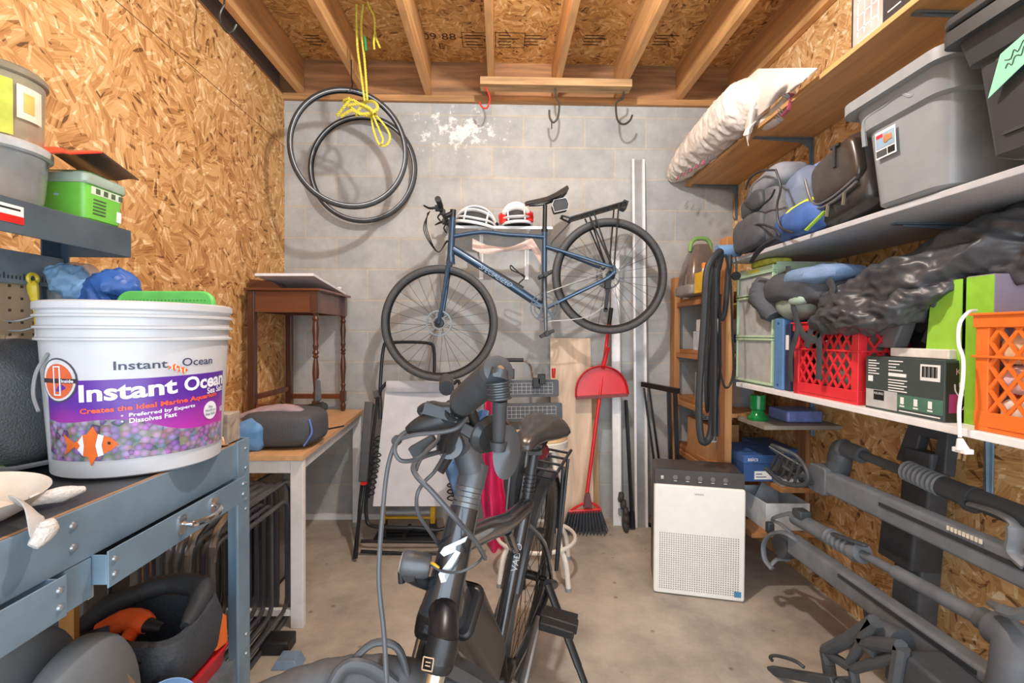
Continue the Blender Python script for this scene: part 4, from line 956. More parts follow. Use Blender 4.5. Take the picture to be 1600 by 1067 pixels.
for a_, c_ in hts:
    b = B(); bx(b, x0+.012, x0+.018, y0+.012, y1-.012, a_, c_); bx(b, x0+.02, x1-.02, y0+.012, y0+.016, a_, c_-.02); bx(b, x0+.02, x1-.02, y1-.016, y1-.012, a_, c_-.02); bx(b, x0+.02, x1-.02, y0+.017, y1-.017, a_, a_+.004)
    d_ = obj('drawer', b, m('#d6dad8', .3, alpha=.72, trans=.2), t, smooth=False, bev=.002)
    b = B()
    for zz in (a_-.004, c_): bx(b, x0+.002, x0+.022, y0+.003, y1-.003, zz, zz+.010)
    bx(b, x0+.004, x0+.019, y0+.003, y0+.012, a_+.007, c_-.001); bx(b, x0+.004, x0+.019, y1-.012, y1-.003, a_+.007, c_-.001); obj('drawer_rim', b, GRN, d_, smooth=False, bev=.002, label='pale green rim')
    b = B(); lump(b, ((x0+x1)/2-.03, (y0+y1)/2, a_+.05), (.09, .13, .045), .5, .02, 9, seed=a_); obj('contents', b, m('#a9a8a4', .7, var=.35, sc=14), d_)
b = B(); bx(b, x0-.001, x0+.0, y0+.10, y0+.2, z1-.032, z1-.018); obj('tape_label', b, m('#d5d74a', .6), t, smooth=False)
b = B(); lump(b, (1.25, 2.17, z1+.01), (.06, .1, .02), .6, .004); tag(obj('yellow_bundle', b, m('#c8cc55', .6, var=.3, sc=30), None), 'yellow-green packet lying on top of the drawer tower', 'packet')
t = thing('ring_binder', 'blue ring binder standing between the drawer tower and the red crate', 'binder', (1.29, 1.95, ZS))
b = B(); bx(b, 1.175, 1.42, 1.945, 2.01, ZS+.0005, ZS+.30); obj('cover', b, m('#5a86b8', .45, var=.05), t, smooth=False, bev=.004)
for z in (.02, .28):
    b = B(); lathe(b, [(.005, 0), (.005, .002)], (1.1745, 1.978, ZS+z), 12, Ry(-90)); obj('rivet', b, m('#33506e', .4), t)
t = thing('dark_binder', 'dark slim folder with white spine label against the red crate', 'folder', (1.29, 1.9, ZS))
b = B(); bx(b, 1.18, 1.42, 1.905, 1.938, ZS+.0005, ZS+.275); obj('cover', b, m('#2b3550', .5), t, smooth=False, bev=.003)
b = B(); bx(b, 1.1785, 1.1799, 1.912, 1.932, ZS+.17, ZS+.23); obj('spine_label', b, WHITE, t, smooth=False)
# ---------------------------------------------------------------- milk crates
def clipseg(x0, y0, x1, y1, W, H):
    t0, t1 = 0., 1.; dx, dy = x1-x0, y1-y0
    for p_, q_ in ((-dx, x0), (dx, W-x0), (-dy, y0), (dy, H-y0)):
        if abs(p_) < 1e-9:
            if q_ < 0: return None
        else:
            r_ = q_/p_
            if p_ < 0: t0 = max(t0, r_)
            else: t1 = min(t1, r_)
    return None if t0 >= t1 else (x0+t0*dx, y0+t0*dy, x0+t1*dx, y0+t1*dy)
def lattice(b, fr, W, H, sp, wd, th):
    s_ = 1.35
    n = int((W*s_ + H)/sp) + 2
    for sg in (1, -1):
        for i in range(-n, n):
            a = i*sp
            seg = clipseg(a, 0, a + sg*H/s_, H, W, H)
            if seg and math.hypot(seg[2]-seg[0], seg[3]-seg[1]) > .01:
                p_, q_ = fr @ V((seg[0], seg[1], th*.5*(1+.02*sg))), fr @ V((seg[2], seg[3], th*.5*(1+.02*sg))); bar(b, p_, q_, wd, th, fr.to_3x3() @ V((0, 0, 1)))
def crate(x0, x1, y0, y1, z0, h, mat, lab):
    t = thing('milk_crate', lab, 'crate', ((x0+x1)/2, (y0+y1)/2, z0), 'plastic milk crates')
    b = B(); th = .010
    for (a0, a1, c0, c1) in ((x0, x0+.03, y0, y0+.03), (x1-.03, x1, y0, y0+.03), (x0, x0+.03, y1-.03, y1), (x1-.03, x1, y1-.03, y1)): bx(b, a0, a1, c0, c1, z0, z0+h-.035)
    bx(b, x0+.002, x1-.002, y0+.002, y1-.002, z0, z0+.012)
    for z, dz, e in ((h-.035, .03, .004), (h-.006, .006, .010), (.012, .035, .0012), (h*.62, .006, .006)):
        bx(b, x0-e, x0+th, y0-e, y1+e, z0+z, z0+z+dz); bx(b, x1-th, x1+e, y0-e, y1+e, z0+z, z0+z+dz)
        bx(b, x0+th+.0003, x1-th-.0003, y0-e, y0+th, z0+z, z0+z+dz); bx(b, x0+th+.0003, x1-th-.0003, y1-th, y1+e, z0+z, z0+z+dz)
    obj('crate_frame', b, mat, t, smooth=False, bev=.0015)
    b = B(); H = h-.08
    lattice(b, frame((x0+.008, y1-.03, z0+.046), (0, -1, 0), (0, 0, 1)), y1-y0-.06, H, .042, .007, .006)
    lattice(b, frame((x0+.03, y0+.002, z0+.046), (1, 0, 0), (0, 0, 1)), x1-x0-.06, H, .042, .007, .006)
    obj('lattice_side', b, mat, t, smooth=False)
    b = B(); lattice(b, frame((x0+.03, y1-.008, z0+.046), (1, 0, 0), (0, 0, 1)), x1-x0-.06, H, .042, .007, .006)
    lattice(b, frame((x1-.002, y1-.03, z0+.046), (0, -1, 0), (0, 0, 1)), y1-y0-.06, H, .042, .007, .006); obj('lattice_side', b, mat, t, smooth=False)
    return t
crate(1.172, 1.50, 1.525, 1.865, ZS+.0005, .28, m('#e1323a', .35, var=.05), 'red plastic milk crate in the middle of the lower white shelf')
crate(1.165, 1.50, .80, 1.135, ZS+.0005, .285, m('#e8742a', .35, var=.05), 'orange plastic milk crate nearest the camera on the lower white shelf')
b = B(); lump(b, (1.34, 1.69, ZS+.12), (.12, .13, .10), .6, .03, 8, seed=3); tag(obj('green_bundle', b, m('#8f9a92', .8, var=.4, sc=8), None), 'grey-green cloth bundle packed inside the red crate', 'cloth')
cols = ['#e9c32f', '#e9c32f', '#e8a0a8', '#f0ece4', '#f0d9b0', '#dfe4ea', '#e7b72a', '#efe3d4', '#ecd5da']
nm_ = ['yellow', 'golden yellow', 'pink', 'white', 'cream', 'pale blue', 'mustard', 'ivory', 'blush']
i = 0
for yy in (.89, .98, 1.07):
    for zz in (0, 1, 2):
        b = B(); lump(b, (1.235, yy, ZS+.052+.073*zz), (.045, .042, .034), .7, .006, 20, seed=i); o = obj('snack_pack', b, m(cols[(i*5) % 9] , .35, var=.15, sc=40), None)
        tag(o, '%s wrapped pack in the orange crate, %s row, %s column' % (nm_[(i*5) % 9], ['bottom', 'middle', 'top'][zz], ['near', 'centre', 'far'][(.89, .98, 1.07).index(yy)]), 'package', 'wrapped packs in the orange crate'); i += 1
# coffee maker carton
x0, x1, y0, y1, z0 = 1.172, 1.42, 1.222, 1.492, ZS+.0005
t = thing('appliance_carton', 'dark green coffee maker carton with white printing between the two crates', 'box', ((x0+x1)/2, (y0+y1)/2, z0))
obj('carton', bx(B(), x0, x1, y0, y1, z0, z0+.165), m('#3f4a48', .5, var=.05), t, smooth=False, bev=.002)
fr = frame((x0, y1, z0), (0, -1, 0), (0, 0, 1))   # printed side, x from far to near
panel('grey_panel', fr, .118, .055, m('#bdbfbe', .5), t, cx=.063, cy=.034)
panel('logo_block', fr, .04, .03, BLACKINK, t, th=.0012, cx=.055, cy=.045)
text('brand_lettering', 'KEURIG', fr @ Matrix.Translation((.055, .051, .001)), .034, WHITEINK, t)
panel('green_panel', fr, .145, .04, m('#4f7a66', .5), t, cx=.195, cy=.037)
panel('barcode_label', fr, .06, .045, WHITE, t, cx=.228, cy=.128)
lines('barcode', fr, [(.204+.004*i, .115, .0022 if i % 3 else .0034, .03) for i in range(12)], BLACKINK, t, th=.0016)
lines('print', fr, [(.012, .15-.008*i, .03+.012*(i % 2), .003) for i in range(6)] + [(.09, .152-.009*i, .05-.012*(i % 3), .003) for i in range(4)] + [(.09, .108, .062, .010)] + [(.09, .096-.008*i, .065-.01*(i % 2), .003) for i in range(5)] + [(.012, .086, .018, .018)] + [(.14+.045*k-.008, .022, .016, .004) for k in range(3)] + [(.14+.045*k-.006, .03, .012, .02) for k in range(3)] + [(.13, .008, .13, .003)], WHITEINK, t)
fr = frame((x0+.09, y0, z0+.08), (1, 0, 0), (0, 0, 1))
panel('end_photo', fr, .17, .155, m('#2d2228', .4), t); text('brand_lettering', 'KEURIG', fr @ Matrix.Translation((-.02, .055, .001)), .08, m('#d7a9b0', .5), t)
b = B()
for k in range(5): tube(b, cat([fr @ V((-.055 + .01*math.sin(j*1.3), -.05+.018*j+.004*k, .0015)) + V((.013*k, 0, 0)) for j in range(5)], 3), .0028, 4, flat=.4)
obj('wave_print', b, WHITEINK, t); panel('magenta_patch', fr, .035, .05, m('#a52c6d', .5), t, th=.0012, cx=-.06, cy=-.03)
o = bxt('white_carton', 1.19, 1.38, 1.23, 1.42, z0+.166, z0+.193, m('#e6e2da', .5), 'flat white carton lying on the dark green coffee maker carton', 'box')
# green software box behind
t = thing('green_box', 'bright green and lilac cardboard box standing behind the coffee maker carton', 'box', (1.4, 1.17, ZS))
b = B(); bx(b, 1.22, 1.50, 1.145, 1.215, ZS+.0005, ZS+.385); obj('carton', b, m('#8d8696', .5, var=.04), t, smooth=False, bev=.002)
fr = frame((1.22, 1.18, ZS+.19), (0, -1, 0), (0, 0, 1)); panel('green_side', fr, .07, .385, m('#8cc63a', .45), t)
panel('green_face', frame((1.265, 1.2155, ZS+.19), (-1, 0, 0), (0, 0, 1)), .08, .385, m('#8cc63a', .45), t)
b = B(); prism(b, [(0, 0), (.115, 0), (.115, .36), (.03, .36)], .004, frame((1.215, 1.335, ZS+.02), (0, -1, 0), (0, 0, 1))); tag(obj('green_folder', b, m('#98cf45', .45, var=.05), None, smooth=False), 'slanted lime green folder leaning against the lilac box', 'folder')
# grey wedge and dark gadgets behind the carton
b = B(); prism(b, [(0, 0), (.12, 0), (.16, .10), (.02, .11), (-.04, .05)], .05, frame((1.30, 1.60, ZS+.19), (0, -1, 0), (0, 0, 1))); bm_ = None
tag(obj('grey_case', b, m('#8f9092', .5), None, bev=.006), 'grey angular case with pale edge wedged between crate and carton', 'case')
b = B(); box(b, (1.36, 1.44, ZS+.25), (.09, .10, .12)); lathe(b, [(.03, 0), (.034, .01), (.028, .018)], (1.315, 1.44, ZS+.27), 24, Ry(-90)); tag(obj('webcam_gadget', b, m('#262729', .4), None, bev=.006), 'black boxy gadget with a round dial behind the white carton', 'gadget')
b = B(); box(b, (1.30, 1.36, ZS+.25), (.012, .10, .13), Rx(25)); tag(obj('slate_tablet', b, m('#5b6064', .4), None, bev=.004), 'dark grey slab leaning left of the green folder', 'tablet')
# white power cord
t = thing('power_cord', 'white power cord with plug hanging over the lower white shelf', 'cord', (1.15, 1.18, ZS-.1))
def W7(x, y, X): return atX(1190 + x/2.883, 350 + y/2.883, X)
b = B(); tube(b, cat([W7(965, 390, 1.20), W7(930, 398, 1.16), W7(892, 450, 1.14), W7(888, 540, 1.135), W7(908, 610, 1.135), W7(905, 720, 1.13), W7(890, 830, 1.13), W7(893, 960, 1.13)], 6), .0042, 8); obj('cable', b, WHITE, t)
b = B(); q = W7(893, 965, 1.13); q2 = W7(906, 1020, 1.13); tube(b, [q, q.lerp(q2, .5), q2], [.006, .010, .015], 12); box(b, q2, (.022, .036, .012)); obj('plug', b, WHITE, t, bev=.002)
b = B()
for d in (-.007, .007): bar(b, q2 + V((0, d, -.004)), q2 + V((0, d+.003, -.024)), .006, .0018, (0, 1, 0))
obj('prong', b, CHROME, t)
# ---------------------------------------------------------------- soft things on the lower white shelf
def sausage(b, pts, radii, amp, fr, seed, flat=1.0, k=6, n=44, lw=1.0):
    P_ = cat(pts, k); N_ = len(P_); rings = []; nrm = None
    for i, p in enumerate(P_):
        u = i/(N_-1)*(len(radii)-1); j = min(int(u), len(radii)-2); r = radii[j]*(1-(u-j)) + radii[j+1]*(u-j)
        d = (P_[min(i+1, N_-1)] - P_[max(i-1, 0)]).normalized(); up = V((0, 0, 1)); up = (up - d*up.dot(d)).normalized(); s_ = d.cross(up); rg = []
        for q in range(n):
            a = 2*math.pi*q/n; dr = V((0, 0, 0)) + s_*math.cos(a) + up*math.sin(a)*flat
            pt = p + dr*r; w_ = V((pt.x, pt.y*lw, pt.z))
            dd = amp*(ridge(w_, fr, seed)*.55 + ridge(w_, fr*2.1, seed+5)*.3 + noise.noise(w_*fr*5)*.15)
            rg.append(pt + dr.normalized()*dd*min(1, r/.03))
        rings.append(rg)
    return loft(b, rings)
TARP = m('#404246', .42, var=.12)
b = B(); zt = ZS+.285
sausage(b, [(1.24, 1.82, zt+.03), (1.25, 1.70, zt+.05), (1.255, 1.55, zt+.06), (1.28, 1.40, zt+.10), (1.33, 1.25, zt+.15), (1.36, 1.10, zt+.17), (1.36, .98, zt+.17)], [.01, .06, .085, .10, .10, .085, .05], .055, 13, 4, flat=.8, k=26, n=120, lw=.45)
sausage(b, [(1.40, 1.45, zt+.20), (1.40, 1.30, zt+.22), (1.36, 1.15, zt+.215), (1.33, 1.0, zt+.18), (1.33, .85, zt+.16)], [.02, .05, .055, .07, .04], .045, 17, 11, flat=.8, k=26, n=100, lw=.5)
sausage(b, [(1.165, 1.74, zt-.015), (1.15, 1.60, zt+.0), (1.16, 1.46, zt-.0), (1.20, 1.34, zt+.04), (1.25, 1.26, zt+.10)], [.012, .035, .045, .045, .02], .04, 18, 21, flat=.6, k=24, n=80, lw=.5)
tag(obj('tarp', b, TARP, None, ang=75), 'crumpled black tarp heaped over the crates and cartons on the lower shelf', 'tarp')
t = thing('backpack', 'grey backpack with blue mesh and dangling straps lying over the blue binder', 'backpack', (1.28, 1.95, zt))
b = B(); lump(b, (1.27, 1.90, ZS+.42), (.13, .22, .07), .7, .03, 9, seed=2, R=Rx(6)); sausage(b, [(1.20, 2.10, ZS+.46), (1.17, 2.09, ZS+.40), (1.19, 2.02, ZS+.31)], [.04, .05, .03], .02, 11, 3); obj('main_body', b, m('#4c5158', .75, bump=.2, sc=200), t)
b = B(); lump(b, (1.23, 1.78, ZS+.455), (.10, .15, .035), .7, .018, 10, seed=6); obj('mesh_pocket', b, m('#7491b5', .7, bump=.3, sc=260), t, label='blue mesh pocket')
b = B(); lump(b, (1.215, 1.90, ZS+.365), (.06, .11, .07), .8, .012, 9, seed=8); obj('sage_pouch', b, m('#8b9b92', .7, var=.08), t, label='sage green inner pouch')
b = B(); lump(b, (1.165, 1.83, ZS+.37), (.022, .05, .022), .8, .002); obj('pouch_label', b, m('#a3bbae', .5), t)
STR = m('#3d4248', .8)
for pts in (((120, 190), (118, 300), (150, 400), (160, 480), (130, 600), (132, 710)), ((300, 250), (320, 300), (270, 380), (225, 470), (205, 555)), ((335, 330), (300, 440), (262, 490), (260, 600), (256, 700)), ((150, 420), (190, 500), (240, 520), (290, 460))):
    b = B(); tube(b, cat([W7(x, y, 1.145 if y > 420 else 1.155) for x, y in pts], 7), .0155, 8, flat=.2, up=(-1, 0, 0)); obj('strap', b, STR, t)
# ---------------------------------------------------------------- middle shelf: bags and totes
zm = ZM + .0185
BG = m('#565a61', .6, var=.12, bump=.15, sc=90)
t = thing('backpack', 'dark grey and blue-grey backpack at the far end of the middle shelf', 'backpack', (1.25, 2.1, zm))
def B5(x, y, X): return atX(1020 + x/2.965, 60 + y/2.965, X)
b = B(); lump(b, (1.225, 2.07, zm+.178), (.128, .185, .176), .55, .012, 7, seed=5, R=Rx(-4), taper=.30, nu=60, nv=36); obj('main_body', b, BG, t)
b = B(); lump(b, (1.20, 2.02, zm+.285), (.085, .12, .05), .6, .010, 9, seed=7, R=Rx(-10)); obj('top_panel', b, m('#7b8089', .65, var=.08), t, label='lighter grey top panel')
b = B(); lump(b, (1.26, 1.93, zm+.16), (.09, .10, .155), .6, .022, 9, seed=17); obj('side_panel', b, m('#6d7b95', .6, var=.1), t, label='blue-grey side panel')
b = B(); lump(b, (1.118, 2.10, zm+.085), (.035, .125, .075), .55, .008, 9, seed=27, R=Rx(-6)); obj('front_pocket', b, m('#494d53', .65), t)
b = B(); lump(b, (1.120, 2.08, zm+.205), (.028, .085, .045), .6, .008, 9, seed=29, R=Rx(-14)); obj('front_pocket', b, m('#3c4046', .6), t)
for pts in (((570, 610), (592, 690), (575, 780), (590, 870), (650, 900)), ((405, 940), (425, 890), (490, 862), (560, 880), (590, 915)), ((425, 760), (470, 790), (540, 745), (565, 700)), ((430, 700), (450, 650), (500, 615), (570, 610))):
    b = B(); tube(b, cat([B5(x, y, 1.088) for x, y in pts], 6), .0045, 8); obj('trim_piping', b, m('#26282b', .5), t)
b = B(); sausage(b, [B5(455, 1035, 1.085), B5(500, 975, 1.075), B5(580, 925, 1.08)], [.008, .013, .012], .004, 12, 1, flat=.5); obj('strap', b, m('#2d2f33', .7), t)
t = thing('duffel_bag', 'blue bag with a lime yellow patch between backpack and leather bag', 'bag', (1.2, 1.86, zm))
b = B(); lump(b, (1.21, 1.80, zm+.065), (.10, .19, .062), .7, .02, 9, seed=12, R=Rz(-6)); obj('main_body', b, m('#3f62a3', .5, var=.12), t)
b = B(); lump(b, (1.17, 1.82, zm+.12), (.055, .07, .025), .7, .01, 12, seed=2, R=Ry(-30)); obj('lime_patch', b, m('#c8d92f', .5), t, label='lime yellow patch')
b = B(); tube(b, [V((1.10, 1.69, zm+.01)), V((1.12, 1.62, zm+.06))], .009, 6, flat=.4); obj('green_tag', b, m('#9ac23c', .5), t)
t = thing('leather_bag', 'black leather shoulder bag with zips leaning on the grey tote', 'bag', (1.23, 1.62, zm))
LE = m('#2e2c2b', .32, var=.15, coat=.3)
b = B(); R_ = Rx(-14); c = V((1.235, 1.60, zm+.150)); lump(b, c, (.105, .135, .135), .45, .012, 9, seed=15, R=R_); obj('main_body', b, LE, t)
b = B(); lump(b, c + V((-.09, -.01, .03)), (.03, .11, .08), .4, .005, 9, seed=5, R=R_); obj('front_flap', b, m('#3a332e', .3, var=.15, coat=.3), t)
for k, zz in enumerate((-.045, -.06)):
    b = B(); tube(b, cat([c + R_ @ V((-.108, .125, zz+.14)), c + R_ @ V((-.116, .09, zz+.02)), c + R_ @ V((-.118, 0, zz-.01)), c + R_ @ V((-.112, -.11, zz))], 6), .0045, 6); obj('zipper', b, m('#8b8b8d', .3, .7), t)
for dy in (.02, -.06):
    b = B(); q = c + R_ @ V((-.118, dy, -.07)); bar(b, q, q + V((-.004, 0, -.04)), .008, .005, (0, 1, 0)); obj('zip_pull', b, m('#b0a38c', .3, .8), t)
b = B(); q = c + R_ @ V((-.12, -.06, .1)); bar(b, q, q + V((0, .0, -.07)), .014, .012, (0, 1, 0)); tube(b, [q + V((0, -.02, 0)), q + V((0, .02, 0))], .006, 6); obj('buckle', b, m('#555657', .3, .8), t)
b = B(); zq = at(1200, 262, 2.1).z; bx(b, 1.37, 1.53, 1.72, 2.22, zm+.0005, zq-.03); lo = obj('tub_body', b, m('#6f8fcc', .4, var=.04), None, smooth=False, bev=.01)
tag(lo, 'light blue lidded storage box behind the bags on the middle shelf', 'storage box'); 
b = B(); bx(b, 1.355, 1.534, 1.71, 2.235, zq-.03, zq-.005); ob = obj('lid', b, m('#85a3dc', .4, var=.04), lo, smooth=False, bev=.006)
lo.name = 'storage_box'
def tote(x0, x1, y0, y1, z0, h, mat, ov=.035, rr=.06, tap=.03):
    """tapered tote shell rings"""
    b = B(); rg = []; cx, cy = (x0+x1)/2, (y0+y1)/2; W_, L_ = x1-x0, y1-y0
    def R_(z, g, r): return [(cx+px_, cy+py_, z0+z) for px_, py_ in rrect(W_+2*g, L_+2*g, r, 6)]
    rg = [R_(.0, -.02, rr*.7), R_(.012, 0, rr), R_(h*.7, tap*.6, rr), R_(h*.72, tap*.6+.012, rr), R_(h-.03, tap+.012, rr), R_(h-.03, tap+ov, rr), R_(h, tap+ov, rr), R_(h+.004, tap+ov-.006, rr), R_(h-.004, tap+.0, rr), R_(h*.75, tap*.5, rr*.9), R_(.02, -.012, rr*.7)]
    loft(b, rg); return b
G_T = m('#8b9093', .38, var=.04, coat=.15)
x0, x1, y0, y1 = 1.105, 1.47, 1.15, 1.40
t = thing('storage_tote', 'big grey plastic storage tote with recessed handle on the middle shelf', 'storage tote', ((x0+x1)/2, (y0+y1)/2, zm), 'storage totes on the middle shelf')
obj('tub', tote(x0, x1, y0, y1, zm+.0005, .325, G_T), G_T, t)
fr = frame((x0-.018, 1.285, zm+.175), (0, -1, 0), (-.07, 0, 1))
b = B(); tube(b, cat([fr @ V(p) for p in ((-.115, .02, .0), (-.10, .09, .006), (-.02, .10, .008), (.03, .105, .008), (.06, .085, .006), (.10, .10, .0))], 6), .007, 8); obj('handle_ridge', b, G_T, t)
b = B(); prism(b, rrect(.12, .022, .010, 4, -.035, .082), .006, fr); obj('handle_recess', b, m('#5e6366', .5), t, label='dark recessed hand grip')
panel('product_label', fr @ Matrix.Translation((0, 0, .004)), .07, .075, WHITE, t, cx=-.035, cy=.0)
fl = fr @ Matrix.Translation((-.035, 0, .0052)); panel('label_photo', fl, .064, .04, m('#8fa9bd', .5), t, cy=.010); panel('label_strip', fl, .036, .018, m('#44484c', .5), t, cx=-.014, cy=-.024)
panel('brand_mark', fl, .022, .010, m('#c9303a', .5), t, th=.0014, cx=-.018, cy=.024); lines('barcode', fl, [(.008+.0035*i, -.033, .0018, .018) for i in range(7)], BLACKINK, t)
b = B(); lump(b, fl @ V((.004, .012, .0012)), (.001, .009, .012), .8); box(b, fl @ V((.014, .012, .001)), (.001, .02, .016)); obj('label_figure', b, m('#b0794a', .6), t)
x0, x1, y0, y1 = 1.045, 1.46, .62, .995; BT = m('#37393a', .4, var=.12, sc=12)
t = thing('storage_tote', 'black scuffed storage tote with a mint green tape label, nearest on the middle shelf', 'storage tote', ((x0+x1)/2, (y0+y1)/2, zm), 'storage totes on the middle shelf')
obj('tub', tote(x0, x1, y0, y1, zm+.0005, .30, BT, ov=.03, rr=.02), BT, t)
b = B(); prism(b, rrect(x1-x0+.13, y1-y0+.12, .03, 4), .022, frame(((x0+x1)/2, (y0+y1)/2, zm+.3055), (1, 0, 0), (0, 1, 0))); obj('lid', b, BT, t, bev=.006)
b = B()
for z, e in ((.2, .020), (.05, .004)): bar(b, (x0-e, y1-.03, zm+z), (x0-e, y0+.03, zm+z), .008, .006)
obj('rib', b, BT, t)
fr = frame((x0-.0215, .95, zm+.16), (0, -1, 0), (-.10, 0, 1)) @ Matrix.Translation((0, 0, .004))
MINT = m('#8fd6b4', .5, var=.05); b = B(); prism(b, [(-.03, -.03), (.10, .03), (.10, .075), (0.0, .045)], .0012, fr); tp = obj('tape_label', b, MINT, t, smooth=False, label='mint green tape with handwriting')
b = B()
for r_ in range(2): tube(b, cat([fr @ V((.008+.006*k, .0 + .012*(r_+1) + .003*k + .006*math.sin(k*2.3+r_), .0018)) for k in range(14)], 3), .0009, 4)
obj('handwriting', b, m('#33433c', .6), tp)
t = thing('green_carton', 'green and yellow printed carton standing on the black tote lid', 'box', (1.16, .99, zm+.328))
zl = zm+.3285; b = B(); bx(b, 1.10, 1.30, .90, 1.08, zl, min(zl+.2, ZU-.01)); obj('carton', b, m('#4fae3d', .45), t, smooth=False, bev=.002)
fr = frame((1.0995, 1.0, zl+.09), (0, -1, 0), (0, 0, 1)); panel('yellow_panel', fr, .10, .17, m('#e8cf3a', .45), t, cx=.03); panel('printed_figure', fr, .03, .06, m('#b98a2a', .5), t, th=.0014, cx=.02, cy=-.02, r=.012)
# ---------------------------------------------------------------- upper shelf
zu = ZU+.0205
def U5(x, y, Y): return at(1020 + x/2.965, 60 + y/2.965, Y)
t = thing('rolled_blanket', 'off-white rolled blanket with striped edge spilling over the upper shelf front', 'blanket', (1.2, 2.6, zu))
BL = m('#ddd5cb', .85, var=.06, bump=.2, sc=70)
b = B(); sausage(b, [(1.14, 3.12, zu+.045), (1.155, 2.98, zu+.075), (1.17, 2.75, zu+.10), (1.18, 2.5, zu+.115), (1.19, 2.30, zu+.12), (1.20, 2.18, zu+.10)], [.035, .075, .095, .105, .11, .04], .02, 11, 3, flat=1.0, k=24, n=80, lw=1.5); obj('roll', b, BL, t, ang=70)
def f(u, v):   # flap draped over the front edge
    pts = [(395, 225), (490, 142), (640, 140), (765, 140)]; lo_ = [(440, 480), (478, 370), (590, 270), (655, 235)]
    k = u*3; i = min(int(k), 2); a = k-i
    tx, ty = [pts[i][j]*(1-a)+pts[i+1][j]*a for j in (0, 1)]; bx_, by_ = [lo_[i][j]*(1-a)+lo_[i+1][j]*a for j in (0, 1)]
    X = 1.20 - .04*math.sin(v*math.pi) + .05*(1-v)*.3 + .014*math.sin(u*16 + v*3) * v
    return atX(1020 + (tx+(bx_-tx)*v)/2.965, 60 + (ty+(by_-ty)*v)/2.965, X)
b = B(); sheet(b, 30, 14, f, .006); obj('flap', b, BL, t, ang=80)
b = B(); sausage(b, [U5(480, 405, 2.30), U5(520, 395, 2.25), U5(580, 350, 2.15), U5(640, 250, 2.05)], [.012, .03, .035, .02], .008, 20, 5, flat=.9); obj('striped_fold', b, m('#ddd5cb', .85), t)
SM_ = m('#555a66', .8)
for k in range(3): b = B(); tube(b, [U5(600+12*k, 262-8*k, 1.98), U5(628+6*k, 275-4*k, 1.97)], .0022, 5); obj('stripe', b, SM_, t, label='dark grey stripe')
for k in range(4): b = B(); tube(b, [U5(568+5*k, 362-14*k, 2.06), U5(592+4*k, 388-16*k, 2.05)], .0022, 5); obj('stripe', b, SM_, t, label='dark grey stripe')
for k in range(11): b = B(); tube(b, [U5(120+17*k, 632-11*k, 2.88-.05*k), U5(108+17*k, 658-10*k, 2.885-.05*k)], .0026, 5); obj('stripe', b, SM_, t, label='dark grey stripe')
b = B()
for k in range(5): tube(b, [U5(118+30*k, 640-19*k, 2.86-.09*k), U5(110+30*k, 655-17*k, 2.86-.09*k)], .005, 5)
tube(b, [U5(648, 255, 1.98), U5(628, 330, 2.0), U5(600, 360, 2.03)], .009, 6, flat=.4); obj('red_stripe', b, m('#a84a63', .8), t, label='muted red stripes')
b = B(); tube(b, cat([U5(470, 385, 2.24), U5(440, 420, 2.22), U5(432, 450, 2.22)], 4), [.014, .016, .014, .012, .014, .014, .016, .018, .012], 8, flat=.35); tube(b, [U5(435, 455, 2.22), U5(443, 498, 2.22)], .0015, 4); obj('torn_corner', b, BL, t)
x0, y0, y1 = 1.235, 1.30, 1.665
t = thing('printed_carton', 'black and white printed carton on the upper shelf near the ceiling', 'box', (1.32, 1.48, zu))
obj('carton', bx(B(), x0, 1.46, y0, y1, zu+.0005, zu+.22), m('#3b3638', .4), t, smooth=False, bev=.002)
fr = frame((x0, y1, zu), (0, -1, 0), (0, 0, 1)); panel('product_photo', fr, .13, .20, m('#b9a79f', .5, var=.2, sc=8), t, cx=.075, cy=.11)
lines('rack_drawing', fr, [(.03+.03*i, .03, .004, .16) for i in range(4)] + [(.03, .05+.05*i, .09, .004) for i in range(3)], m('#efe8e2', .5), t, th=.0014)
text('lettering', '30 min', fr @ Matrix.Translation((.20, .10, .001)), .09, WHITEINK, t); lines('small_print', fr, [(.03, .008, .10, .004), (.16, .03, .05, .004)], WHITEINK, t, th=.0014)
# ---------------------------------------------------------------- hitch bike rack leaning on the right wall
RK = m('#6e757c', .5, .1, .14, 14); RKD = m('#43484d', .55, .1, .12); RKG = m('#6b7075', .5, .1)
t = thing('hitch_bike_rack', 'large folded black hitch bike rack leaning against the right wall', 'bike rack', (1.3, 1.5, 0))
def G(x, y, X): return atX(1180 + x/2.621, 660 + y/2.621, X)
def beam(name, a, c_, w_, h_, mat=RK, r=.012):
    b = B(); p, q = V(a), V(c_); A = aim(q-p); loft(b, [[p + A @ V((x, y, 0)) for x, y in rrect(w_, h_, r, 3)], [q + A @ V((x, y, 0)) for x, y in rrect(w_, h_, r, 3)]]); return obj(name, b, mat, t)
